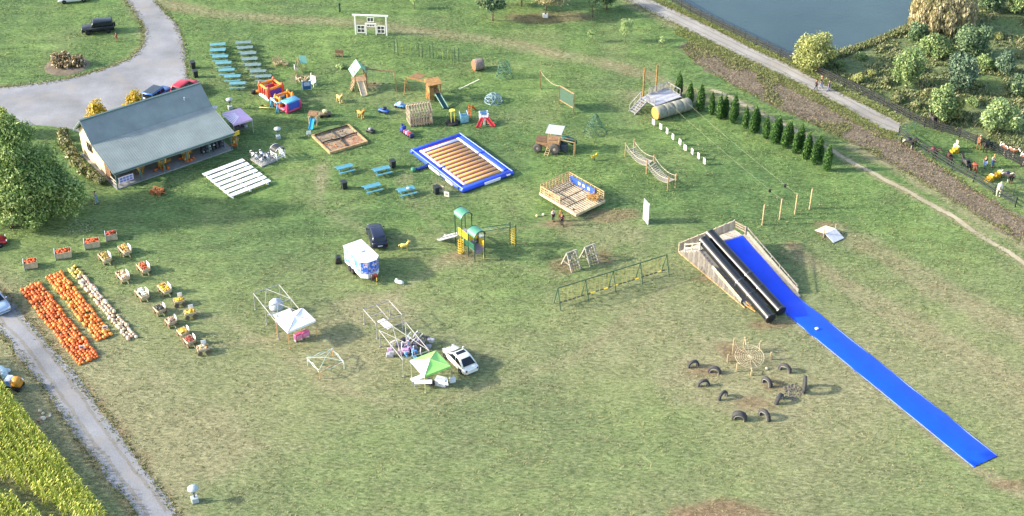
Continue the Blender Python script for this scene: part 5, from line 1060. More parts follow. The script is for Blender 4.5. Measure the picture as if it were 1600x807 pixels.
for s in (-.58, .58): MB().box(s-.05, s+.05, -.05, .05, 0, 1.4).build('post', C('#a9c3d2', .5), t)
# chairs / frames left of it
for i, (x, y, lab) in enumerate([(432, 103, 'pale wooden lawn chair, the one nearest the picnic tables'), (441, 100, 'pale wooden lawn chair between two others'), (447, 103, 'pale wooden lawn chair nearest the small timber swing')]):
    t = thing('lawn_chair', lab, 'chair', g(x, y), .5+i*.7, 'pale lawn chairs'); MB().slab([(-.3, -.3, .35), (.3, -.3, .35), (.3, .3, .25), (-.3, .3, .25)], .04).build('seat', LUM2, t)
    for k in range(4): MB().bar((-.26+k*.17, .28, .25), (-.26+k*.17, .6, 1.1), .1, .03).build('back_slat', LUM2, t)
    for s in (-.3, .3): MB().bar((s, -.3, 0), (s, -.3, .55), .06).bar((s, .35, 0), (s, .3, .5), .06).build('leg', LUM2, t); MB().bar((s, -.35, .55), (s, .45, .55), .1, .03).build('armrest', LUM2, t)
t = thing('garden_bench', 'small brown wooden bench alone on the far lawn', 'bench', g(530, 89), -.1); MB().rbox(-.6, .6, -.2, .2, .4, .46, .02).build('seat', DKL, t); MB().rbox(-.6, .6, .18, .24, .46, .95, .02).build('backrest', DKL, t)
for s in (-.52, .52): MB().box(s-.05, s+.05, -.18, .22, 0, .4).build('leg', LUM, t)
t = thing('leafy_plant', 'low pale leafy plant near the green roofed playset', 'plant', g(535, 107), 0); leaves('foliage', clump(0, 0, .4, .8, .7, .45, 5, 31), 240, .22, L_PALE, t, seed=31); MB().pipe([(0, 0, 0), (.05, 0, .5)], .04, 5).build('stem', BARK, t)
t = thing('marker_post', 'dark short post on the far lawn above the dry track', 'post', g(531, 19), 0); MB().tube((0, 0, 0), (0, 0, 1.2), .14, n=10).build('post', C('#27402f'), t); MB().ball((0, 0, 1.25), .2, 10, 6).build('cap', C('#1f2f26'), t, True)
# brown cart by the porch, red bench by the tree
t = thing('wooden_cart', 'orange brown wooden garden cart in front of the barn porch', 'cart', g(246, 303), R(-20)); CC = wood('#b5703f')
MB().box(-.7, .7, -.4, .4, .35, .42).build('bed', CC, t)
for y in (-.4, .4): MB().box(-.7, .7, y-.03, y+.03, .42, .7).build('side_board', CC, t)
for x in (-.5, .5):
    for y in (-.45, .45): o = MB().lathe([(.05, -.04), (.3, -.04), (.3, .04), (.05, .04)], 14).build('wheel', wood('#7a4c30'), t); o.location = (x, y, .3); o.rotation_euler = (math.pi/2, 0, 0)
tag(heap(MB(), 10, .55, .3, .1, .1, .15, 77, (0, 0, .42)).build('gourd_load', C('#c98d5f'), t), kind='stuff'); MB().bar((.7, 0, .4), (1.3, 0, .25), .06).build('drawbar', CC, t)
t = thing('dark_bench', 'dark weathered bench at the foot of the large leafy tree', 'bench', g(30, 356), R(5)); DB = wood('#3d3a34')
for k in range(3): MB().box(-1.1, 1.1, -.3+k*.2, -.14+k*.2, .42, .47).build('seat_slat', DB, t)
for k in range(3): MB().box(-1.1, 1.1, .34, .39, .55+k*.18, .68+k*.18).build('back_slat', DB, t)
for x in (-.95, .95): MB().box(x-.05, x+.05, -.28, .38, 0, .42).box(x-.05, x+.05, .3, .345, .42, 1.05).build('leg', DB, t)
# ================================================================ TENTS
TUBE = C('#979590', .5, .15, 3)
def tent_frame(name, lab, px0, px1, px2, px3, z, nx_, mat=TUBE, feet=C('#8d8f86')):
    c, rz, hw, hd = canopy_frame(px0, px1, px2, px3, z); t = thing(name, lab, 'tent frame', c, rz)
    for sy in (-1, 1):
        MB().tube((-hw, sy*hd, z), (hw, sy*hd, z), .048, n=7).build('rail', mat, t)
    for i in range(nx_+1):
        x = -hw+2*hw*i/nx_; MB().tube((x, -hd, z), (x, hd, z), .048, n=7).build('cross_tube', mat, t)
        for sy in (-1, 1): MB().tube((x, sy*hd, -.02), (x, sy*hd, z), .048, n=7).build('leg', mat, t); MB().lathe([(.14, 0), (.14, .03), (.06, .06)], 10, (x, sy*hd, 0)).build('foot_plate', feet, t)
    return t, hw, hd
# frame 1 : two bays + white canopy
t, hw, hd = tent_frame('tent_frame', 'bare pale pipe tent frame in front of the white canopy', (434, 505), (395, 459), (437, 445), (472, 490), 2.1, 2)
def v_braces(t, nodes, hd, z):
    for x0, x1 in nodes:
        for sy in (-1, 1): MB().tube((x0, 0, z+.02), (x1, sy*hd, z+.02), .032, n=6).build('brace_tube', TUBE, t)
v_braces(t, ((hw, 0), (0, -hw)), hd, 2.1)
def canopy(lab, corners, z, rise, mat1, mat2, legmat, name='canopy'):
    c, rz, hw, hd = canopy_frame(*corners, z); t = thing(name, lab, 'canopy', c, rz); k = [(-hw, -hd, z), (hw, -hd, z), (hw, hd, z), (-hw, hd, z)]; ap = (0, 0, z+rise)
    for i in range(4):
        a, b = k[i], k[(i+1) % 4]; mb = MB(); A, B, T = Vector(a), Vector(b), Vector(ap); N = 6; vs_ = []; fs_ = []   # slightly sagging cloth
        for r_ in range(N+1):
            f = r_/N
            for s_ in range(N+1): e = A.lerp(B, s_/N).lerp(T, f); e.z -= .10*math.sin(f*math.pi)*(.5+.5*math.sin(s_/N*math.pi)); vs_.append(e)
        for r_ in range(N):
            for s_ in range(N): q = r_*(N+1)+s_; fs_.append((q, q+1, q+N+2, q+N+1))
        mb.add(vs_, fs_); mb.build('roof_cloth', mat1 if i in (3,) else mat2, t, True)
        d = (B-A).normalized(); MB().bar(A+Vector((0, 0, -.11)), B+Vector((0, 0, -.11)), .02, .2).build('valance', mat1 if i in (3,) else mat2, t)
    for x in (-hw+.05, hw-.05):
        for y in (-hd+.05, hd-.05): MB().tube((x, y, 0), (x, y, z), .035, n=7).build('leg', legmat, t); MB().lathe([(.1, 0), (.1, .02), (.04, .04)], 8, (x, y, 0)).build('foot_plate', legmat, t)
    for i in range(4): MB().tube(k[i], (0, 0, z+rise-.05), .025, n=5).build('hip_tube', legmat, t)
    return t, hw, hd, c, rz
WCL = C('#e9e9ea', .7, .03)
t, hw, hd, c, rz = canopy('white pop-up canopy with orange legs shading pink goods', ((448, 519), (494.5, 501), (472, 481), (431, 499)), 2.15, .5, WCL, WCL, C('#c98a55', .5))
k_ = MB().slab([(-hw*.9, hd+.1, 2.0), (hw*.3, hd+.1, 2.0), (hw*.3, hd+.7, 2.2), (-hw*.9, hd+.7, 2.2)], .03).build('awning_flap', WCL, t)
rr = random.Random(6)
for i, (lx, ly, cc, lab) in enumerate([(.55, -hd*.55, '#d0628a', 'pink toy cabinet under the white canopy, by the right leg'), (-.2, -hd*.5, '#c2547a', 'pink round-backed seat under the white canopy, next to the cabinet')]):
    q = Vector(c)+Matrix.Rotation(rz, 3, 'Z')@Vector((lx, ly, 0)); o = thing('pink_stand', lab, 'stand', q, rz); PK = C(cc, .5)
    MB().rbox(-.45, .45, -.25, .25, .25, .9, .05).build('body', PK, o); MB().rbox(-.35, .35, -.28, -.25, .35, .8, .01).build('front_panel', C('#e08cae', .5), o)
    for x in (-.38, .38): MB().box(x-.04, x+.04, -.2, .2, 0, .25).build('leg', C('#8a8f92'), o)
# grey covered equipment under frame 1
t = thing('covered_machine', 'grey tarp covered machine inside the bare tent frame', 'machine', g(433, 488), .3)
MB().lathe([(.75, .55), (.8, .9), (.7, 1.3), (.45, 1.55), (.1, 1.65)], 14).build('tarp_cover', C('#aab4bd', .6, .15, 3, 0, .5, 6), t, True)
for k in range(4): a = k*math.pi/2+.4; MB().tube((.55*math.cos(a), .55*math.sin(a), .6), (.9*math.cos(a), .9*math.sin(a), 0), .04).build('leg', C('#73787e'), t)
for k in range(6): a = k*1.1; MB().bar((.9*math.cos(a)-.2, -.6+.35*math.sin(a), .05+.1*k), (.9*math.cos(a)+.5, -.9+.35*math.sin(a), .15+.08*k), .14, .06).build('folded_bar', C('#8f98a3'), t)
# frame 2
t, hw, hd = tent_frame('tent_frame', 'bare pale pipe tent frame holding a white table', (588, 507), (568, 484), (608, 470), (628, 492), 1.9, 1)
MB().tube((-hw, 0, 1.9), (hw, 0, 1.9), .04, n=6).build('middle_tube', TUBE, t); MB().tube((0, -hd, 1.9), (0, hd, 1.9), .04, n=6).build('middle_tube', TUBE, t)
t = thing('folding_table', 'white folding table under the second bare tent frame', 'table', g(603, 515), R(-50)); MB().rbox(-.9, .9, -.4, .4, .7, .75, .01).build('tabletop', WHITE, t)
for x in (-.7, .7): MB().bar((x, -.3, 0), (x, -.3, .7), .04).bar((x, .3, 0), (x, .3, .7), .04).bar((x, -.3, .2), (x, .3, .2), .03).build('leg_frame', C('#8c8f90'), t)
t, hw, hd = tent_frame('tent_frame', 'bare pale pipe tent frame over a jumble of rides, touching the green canopy', (629, 562), (592, 516), (634, 504), (671, 549), 2.1, 1)
v_braces(t, ((hw, -hw), (-hw*.2, hw)), hd, 2.1)
for i, (px, py, cc, lab) in enumerate([(622, 552, '#b58fb0', 'heap of lilac equipment under the frame beside the green canopy'), (640, 541, '#9aa4ae', 'heap of grey equipment at the far side of the pipe frame'), (646, 558, '#5f93c4', 'heap of blue equipment under the frame beside the green canopy'), (660, 541, '#4a4650', 'heap of dark equipment spilling out of the pipe frame')]):
    t = thing('equipment_heap', lab, 'equipment', g(px, py), i); rr = random.Random(70+i)
    for k in range(16):
        x, y, z = rr.uniform(-.95, .95), rr.uniform(-.8, .8), rr.uniform(.0, .8); s = rr.uniform(.14, .4)
        if k % 3: MB().rbox(x-s, x+s, y-s*.6, y+s*.6, max(0, z-.1), z+s*.8, .05).build('case', C(cc if k % 2 else rr.choice(['#a4a4ac', '#2f2e36', '#57545e', cc]), .5), t)
        else: MB().pipe([(x, y, 0), (x+.1, y+.2, .7), (x+.5, y, 1.1), (x+.8, y-.1, .5)], .05, 6).build('hoop', C('#cfcbd8' if k % 2 else cc, .5), t)
LIME = C('#8fd06a', .65, .05)
t, hw, hd, c, rz = canopy('green pop-up canopy with its sunward side painted white, beside the parked white car', ((663, 588), (704.5, 572), (681, 548), (641, 563)), 2.15, .55, WCL, LIME, C('#c2b894', .5))  # white roof side paints sun glare onto the green cloth
for i, (px, py, r_, lab) in enumerate([(662, 606, R(2), 'long white folding table in front of the green canopy'), (655, 599, R(35), 'white folding table half under the green canopy')]):
    o = thing('folding_table', lab, 'table', g(px, py), r_); MB().rbox(-.85, .85, -.3, .3, .7, .75, .01).build('tabletop', WHITE, o)
    for x in (-.65, .65): MB().bar((x, -.2, 0), (x, -.2, .7), .04).bar((x, .2, 0), (x, .2, .7), .04).build('leg_frame', C('#8c8f90'), o)
t = thing('freezer_box', 'pale grey open chest freezer in front of the green canopy', 'freezer', g(690, 602), R(-18)); MB().rbox(-.6, .5, -.3, .35, 0, .8, .03).build('body', C('#b7bcc6', .4), t); MB().slab([(-.6, .33, .85), (.5, .33, .85), (.9, -.5, .62), (-.1, -.5, .62)], .05).build('lid', C('#dcdfe2', .4), t)
t = thing('drink_cooler', 'white drink cooler at the green canopy leg', 'cooler', g(707, 597), .3); MB().rbox(-.3, .3, -.2, .2, 0, .4, .04).build('body', WHITE, t); MB().rbox(-.31, .31, -.21, .21, .41, .5, .03).build('lid', C('#c9ced2', .5), t)
t = thing('equipment_heap', 'dark small machines under the front edge of the green canopy', 'equipment', g(676, 600), 0)
for k in range(6): x, y = -.6+.25*k, .2*math.sin(k*2); MB().rbox(x-.18, x+.18, y-.16, y+.16, 0, .4+.12*(k % 3), .04).build('case', C(('#3b3d40', '#77797c', '#55403a')[k % 3]), t)
# collapsed frame
t = thing('tent_frame', 'half folded canopy frame with orange leg sleeves on the grass', 'tent frame', (0, 0, 0), 0)
K = [g(481, 571), g(500, 592), g(538, 577), g(521, 558)]; Hs = [1.0, 1.1, 1.0, 1.1]; T = [q+Vector((0, 0, h)) for q, h in zip(K, Hs)]; apx = sum(T, Vector())/4+Vector((0, 0, .25))
PG2 = C('#b9c9bd', .45)
for i in range(4):
    MB().tube(K[i], T[i], .045, n=7).build('leg', C('#d08f58', .5) if i in (1, 3) else PG2, t); a, b = T[i], T[(i+1) % 4]; m_ = (a+b)/2
    MB().tube(a, m_-Vector((0, 0, .3)), .03, n=6).tube(m_-Vector((0, 0, .3)), b, .03, n=6).build('scissor_bar', PG2, t)
    MB().tube(a-Vector((0, 0, .35)), m_+Vector((0, 0, .05)), .03, n=6).tube(m_+Vector((0, 0, .05)), b-Vector((0, 0, .35)), .03, n=6).build('scissor_bar', PG2 if i != 1 else C('#cf9a6a', .5), t)
    MB().tube(a, apx, .03, n=6).build('hip_tube', PG2, t)
# ================================================================ TRAILER
P, rz, L = frame((566, 441), (593, 431)); t = thing('concession_trailer', 'white roofed box trailer with blue and orange printed sides', 'trailer', P, rz); TWd = 2.2; TL = 3.9; Z0, Z1 = .45, 2.55
SIDE = None
def art(name, stops, sc):
    global n, l, tcg
    m, n, l, p = new_mat(name); tcg = n.new('ShaderNodeTexCoord'); l.new(ramp(noise(sc, 3, .55), stops), p.inputs['Base Color']); p.inputs['Roughness'].default_value = .4; return m
ARTS = art('printed_side', [(.34, '#d9dbe0'), (.42, '#2f72c0'), (.48, '#5f9ad4'), (.52, '#c9c2b8'), (.57, '#cc6f38'), (.62, '#c9c2b8'), (.7, '#2f6ab4')], .9)
ARTF = art('printed_front', [(.4, '#2f5fc0'), (.52, '#3a6acb'), (.56, '#e6e6ec'), (.6, '#c05a58'), (.64, '#3361c4')], 2.6)
body = MB().prism([(0, TL), (0, 0.1), (TWd*.25, -.42), (TWd*.75, -.42), (TWd, .1), (TWd, TL)], Z0, Z1, 'z').build('body', C('#dfe0e2', .4, .05), t)
MB().box(-.014, -.004, .15, TL-.05, Z0+.25, Z1-.1).build('side_print', ARTS, t); MB().box(TWd+.004, TWd+.014, .15, TL-.05, Z0+.25, Z1-.1).build('side_print', ARTS, t)
MB().box(TWd*.25+.02, TWd*.75-.02, -.434, -.424, Z0+.6, Z1-.05).build('front_print', ARTF, t)
for s, a, b in ((0, (0, .1), (TWd*.25, -.42)), (1, (TWd, .1), (TWd*.75, -.42))):
    A, B = Vector((*a, 0)), Vector((*b, 0)); o = Vector((-.01 if s == 0 else .01, -.01, 0)); mb = MB(); mb.add([A+o+Vector((0, 0, Z0+.6)), B+o+Vector((0, 0, Z0+.6)), B+o+Vector((0, 0, Z1-.05)), A+o+Vector((0, 0, Z1-.05))], [(0, 1, 2, 3)]); mb.build('front_print', ARTF, t)
MB().prism([(-.06, TL+.06), (-.06, .07), (TWd*.23, -.48), (TWd*.77, -.48), (TWd+.06, .07), (TWd+.06, TL+.06)], Z1, Z1+.07, 'z').build('roof', C('#dcdfe4', .45, .08, 1.5), t)
MB().rbox(TWd*.4, TWd*.6, 1.6, 2.0, Z1+.07, Z1+.2, .03).build('roof_vent', C('#c3c8cf', .5), t)
for x in (-.1, TWd+.1):
    for y in (1.9, 2.6): o = MB().lathe([(.18, -.1), (.3, -.1), (.34, -.05), (.34, .05), (.3, .1), (.18, .1)], 14).build('wheel', RUBBER, t, True); o.location = (x, y, .34); o.rotation_euler = (0, math.pi/2, 0); MB().lathe([(.02, -.105), (.18, -.09), (.18, .09), (.02, .105)], 10).build('rim', CHROME, o)
MB().bar((TWd*.2, 0, .42), (TWd/2, -1.5, .42), .08, .1).bar((TWd*.8, 0, .42), (TWd/2, -1.5, .42), .08, .1).build('hitch_frame', C('#222426'), t); MB().tube((TWd/2, -1.35, 0), (TWd/2, -1.35, .9), .05).build('jack', C('#c9b052'), t)
MB().rbox(.15, TWd-.15, .3, TL-.2, .3, Z0, .03).build('chassis', C('#2a2c2e'), t)
for k in (-.2, .2): MB().lathe([(.05, .45), (.17, .5), (.17, .95), (.06, 1.05)], 12, (TWd/2+k, -.75, 0)).build('gas_bottle', C('#a3342c' if k > 0 else '#5a3a36', .4), t, True)
t = thing('generator', 'black wheeled generator behind the printed trailer', 'generator', g(529, 410), R(10)); MB().rbox(-.3, .3, -.35, .35, .2, .8, .06).build('housing', C('#2b3230', .5), t); MB().tube((-.36, -.3, .18), (.36, -.3, .18), .18, n=12).build('wheel_pair', RUBBER, t); MB().pipe([(-.35, -.4, .3), (-.35, -.4, .95), (-.35, .4, .95), (-.35, .4, .2)], .03, 6).pipe([(.35, -.4, .3), (.35, -.4, .95), (.35, .4, .95), (.35, .4, .2)], .03, 6).build('roll_frame', C('#3f5a45'), t)
o = MB().ball((0, 0, .18), (.6, .28, .2), 12, 6, -.9).ball((-.35, .05, .32), (.2, .16, .16), 10, 6).ball((.3, -.02, .28), (.26, .2, .16), 10, 6).build('plastic_sack', C('#ccd6de', .35, .15, 4, 0, .6, 8), None, True); o.location = g(624, 443); o.rotation_euler.z = -.5; tag(o, 'crumpled pale plastic sack on the grass beside the printed trailer', 'sack')
# ================================================================ VEHICLES  (local +x = forward, origin under the middle)
def loft(mb, secs):
    """secs: list of rings with the same number of points"""
    n_ = len(secs[0]); o = len(mb.v)
    for s in secs: mb.v += [tuple(p) for p in s]
    for i in range(len(secs)-1):
        for k in range(n_): j = (k+1) % n_; mb.f.append((o+i*n_+k, o+i*n_+j, o+(i+1)*n_+j, o+(i+1)*n_+k))
    mb.f.append(tuple(o+k for k in range(n_-1, -1, -1))); mb.f.append(tuple(o+(len(secs)-1)*n_+k for k in range(n_))); return mb
def car(name, lab, loc, rz, col, L=4.6, W=1.82, H=1.48, belt=.92, hood=.86, kind='sedan', dark_roof=None, sunroof=False, plate=False):
    t = thing(name, lab, 'car', loc, rz); paint = C(col, .28, .06, .8, .25); h = W/2
    boxy = kind == 'jeep'
    def sec(x, zb, zt, w, r=.10): return [(x, -w*.93, zb), (x, -w, zb+.16), (x, -w, zt-.18), (x, -w+r, zt-.03), (x, -w*.4, zt), (x, w*.4, zt), (x, w-r, zt-.03), (x, w, zt-.18), (x, w, zb+.16), (x, w*.93, zb)]
    if boxy: st = [(-L/2, .5, belt, h*.97), (-L/2+.06, .42, belt+.02, h), (L*.18, .40, belt+.02, h), (L*.2, .40, hood+.05, h*.88), (L/2-.12, .42, hood, h*.84), (L/2, .5, hood-.08, h*.8)]
    elif kind == 'suv': st = [(-L/2, .42, belt-.02, h*.9), (-L/2+.15, .3, belt+.05, h*.98), (-L*.2, .26, belt+.03, h), (L*.2, .26, belt, h), (L*.38, .28, hood+.02, h*.95), (L/2-.08, .32, hood-.12, h*.84), (L/2, .4, hood-.3, h*.7)]
    else: st = [(-L/2, .42, belt-.14, h*.82), (-L/2+.18, .3, belt, h*.95), (-L*.25, .24, belt+.02, h), (L*.18, .24, belt, h), (L*.34, .26, hood, h*.95), (L/2-.12, .3, hood-.18, h*.82), (L/2, .38, hood-.34, h*.62)]
    loft(MB(), [sec(*s) for s in st]).build('body', paint, t, True)
    if boxy: cab = [(-L/2+.05, .9, 1.0), (-L/2+.14, .88, .92), (L*.12, .86, .92), (L*.2, .9, 1.0)]; x0, x1, xt0, xt1 = -L/2+.04, L*.21, -L/2+.1, L*.13
    elif kind == 'suv': x0, x1, xt0, xt1 = -L/2+.12, L*.25, -L/2+.42, L*.06
    else: x0, x1, xt0, xt1 = -L*.42, L*.26, -L*.2, L*.04
    wb, wt = h*.95, h*(.9 if boxy else .74); zb, zt = belt-.02, H
    def ring(z, xa, xb, w, r=.12): return [(xa, -w+r, z), (xa+r, -w, z), (xb-r, -w, z), (xb, -w+r, z), (xb, w-r, z), (xb-r, w, z), (xa+r, w, z), (xa, w-r, z)]
    def lerp_ring(f): return ring(zb+(zt-zb)*f, x0+(xt0-x0)*f, x1+(xt1-x1)*f, wb+(wt-wb)*f)
    loft(MB(), [lerp_ring(0), lerp_ring(.5), lerp_ring(.93), ring(zt, xt0+.12, xt1-.12, wt-.1)]).build('cabin', paint if not boxy else paint, t, True)
    if dark_roof: MB().rbox(xt0+.08, xt1-.05, -wt+.06, wt-.06, zt-.01, zt+.03, .02).build('roof_panel', C(dark_roof, .4), t)
    if sunroof: MB().rbox(xt0+(xt1-xt0)*.5, xt1-.08, -wt+.16, wt-.16, zt-.005, zt+.012, .004).build('sunroof', GLASS, t)
    def pt(x, y, f): # on the cabin surface
        return Vector((x, y, zb+(zt-zb)*f))
    f0, f1 = .14, .86
    for s in (-1, 1):
        ks = [0, .34, .68, 1] if boxy or kind == 'suv' else [0, .48, 1]
        for a, b in zip(ks[:-1], ks[1:]):
            xa0 = x0+(xt0-x0)*f0+.16; xb0 = x1+(xt1-x1)*f0-.16; xa1 = x0+(xt0-x0)*f1+.12; xb1 = x1+(xt1-x1)*f1-.12; w0 = wb+(wt-wb)*f0+.012; w1 = wb+(wt-wb)*f1+.012; e = .03
            q = [pt(xa0+(xb0-xa0)*a+e, s*w0, f0), pt(xa0+(xb0-xa0)*b-e, s*w0, f0), pt(xa1+(xb1-xa1)*b-e, s*w1, f1), pt(xa1+(xb1-xa1)*a+e, s*w1, f1)]
            MB().add(q, [(0, 1, 2, 3) if s < 0 else (3, 2, 1, 0)]).build('side_window', GLASS, t)
    for nm, xa, xb, sg in (('windscreen', x1, xt1, 1), ('rear_window', x0, xt0, -1)):
        q = [pt(xa+(xb-xa)*f0+sg*.015, -(wb-.17), f0), pt(xa+(xb-xa)*f0+sg*.015, wb-.17, f0), pt(xa+(xb-xa)*f1+sg*.015, wt-.14, f1), pt(xa+(xb-xa)*f1+sg*.015, -(wt-.14), f1)]
        MB().add(q, [(0, 1, 2, 3) if sg > 0 else (3, 2, 1, 0)]).build(nm, GLASS, t)
    wr = .40 if boxy else .34
    for x in (-L*.31, L*.32):
        for s in (-1, 1):
            o = MB().lathe([(wr*.6, -.11), (wr*.94, -.11), (wr, -.05), (wr, .05), (wr*.94, .11), (wr*.6, .11)], 18).build('wheel', RUBBER, t, True); o.location = (x, s*(h-.08), wr); o.rotation_euler = (math.pi/2, 0, 0)
            MB().lathe([(.03, -.112), (wr*.58, -.09), (wr*.58, .09), (.03, .112)], 14).build('rim', C('#a9adb0', .35, .05, 2, .6) if not boxy else C('#4a4c4f', .5), o)
            if boxy: MB().rbox(x-.5, x+.5, s*h-.08, s*h+.12, .82, .9, .03).build('fender_flare', C('#1e2022', .6), t)
    for s in (-1, 1):
        MB().rbox(L/2-.1, L/2+.015, s*h*.62-.13, s*h*.62+.13, hood-.32, hood-.16, .03).build('headlight', C('#d5dde0', .15), t); MB().rbox(-L/2-.015, -L/2+.1, s*h*.7-.1, s*h*.7+.1, belt-.32, belt-.12, .03).build('tail_light', C('#7a1416', .3), t)
        MB().rbox(x1-.35, x1-.2, s*(wb+.02)-.02 if s > 0 else s*(wb+.02)-.16, s*(wb+.02)+.16 if s > 0 else s*(wb+.02)+.02, zb+.08, zb+.22, .02).build('mirror', paint, t)
    MB().rbox(L/2-.14, L/2+.03, -h*(.78 if boxy else .6), h*(.78 if boxy else .6), .3, .46, .03).build('bumper', C('#2c2e30', .6) if boxy else paint, t); MB().rbox(-L/2-.04, -L/2+.1, -h*(.8 if boxy else .74), h*(.8 if boxy else .74), .34, .52, .03).build('bumper', C('#2c2e30', .6) if boxy else paint, t)
    if plate: MB().box(-L/2-.08, -L/2-.062, -.26, .26, .56, .7).build('licence_plate', C('#dfe2e4', .4), t)
    if boxy: o = MB().lathe([(.1, -.1), (.36, -.1), (.36, .1), (.1, .1)], 16).build('spare_wheel', RUBBER, t); o.location = (-L/2-.14, 0, .95); o.rotation_euler = (0, math.pi/2, 0)
    return t
def heading(a, b): P_, r_, _ = frame(a, b); return r_
car('parked_jeep', 'black boxy off-road car parked on the grass beside the road bend', g(154, 50), heading((178, 47), (131, 52)), '#1e232a', 4.6, 1.85, 1.85, 1.15, 1.1, 'jeep')
car('parked_jeep', 'blue boxy off-road car with dark roof parked behind the barn', g(247, 156), heading((236, 160), (256, 146)), '#2f67ad', 4.2, 1.85, 1.85, 1.15, 1.1, 'jeep', dark_roof='#394450')
car('parked_car', 'red car showing above the barn roof edge', g(290, 144), heading((280, 150), (300, 136)), '#c23a48', 4.5, 1.85, 1.75, 1.05, 1.0, 'suv')
car('parked_car', 'silver white car on the far grass cut by the picture top', g(116, 2), heading((90, 4), (142, -1)), '#d3d6d8', 4.6, 1.8, 1.48)
car('parked_car', 'dark navy car parked on the lawn near the printed trailer', g(589, 375), heading((594, 385), (585, 358)), '#2a2f45', 4.5, 1.85, 1.62, 1.0, .95, 'suv', plate=True)
car('parked_car', 'white car with sunroof parked beside the green canopy', g(719, 568), heading((741, 589), (699, 547)), '#e1e1da', 4.6, 1.82, 1.5, .92, .86, 'sedan', sunroof=True)
car('parked_car', 'pale blue grey car entering along the gravel drive', g(-6, 478), heading((-26, 455), (14, 496)), '#a9bdd0', 4.6, 1.85, 1.6, 1.0, .95, 'suv')
car('parked_car', 'red car behind the large tree, mostly out of view', g(-20, 386), heading((-40, 390), (5, 380)), '#a82c34', 4.4, 1.8, 1.5)
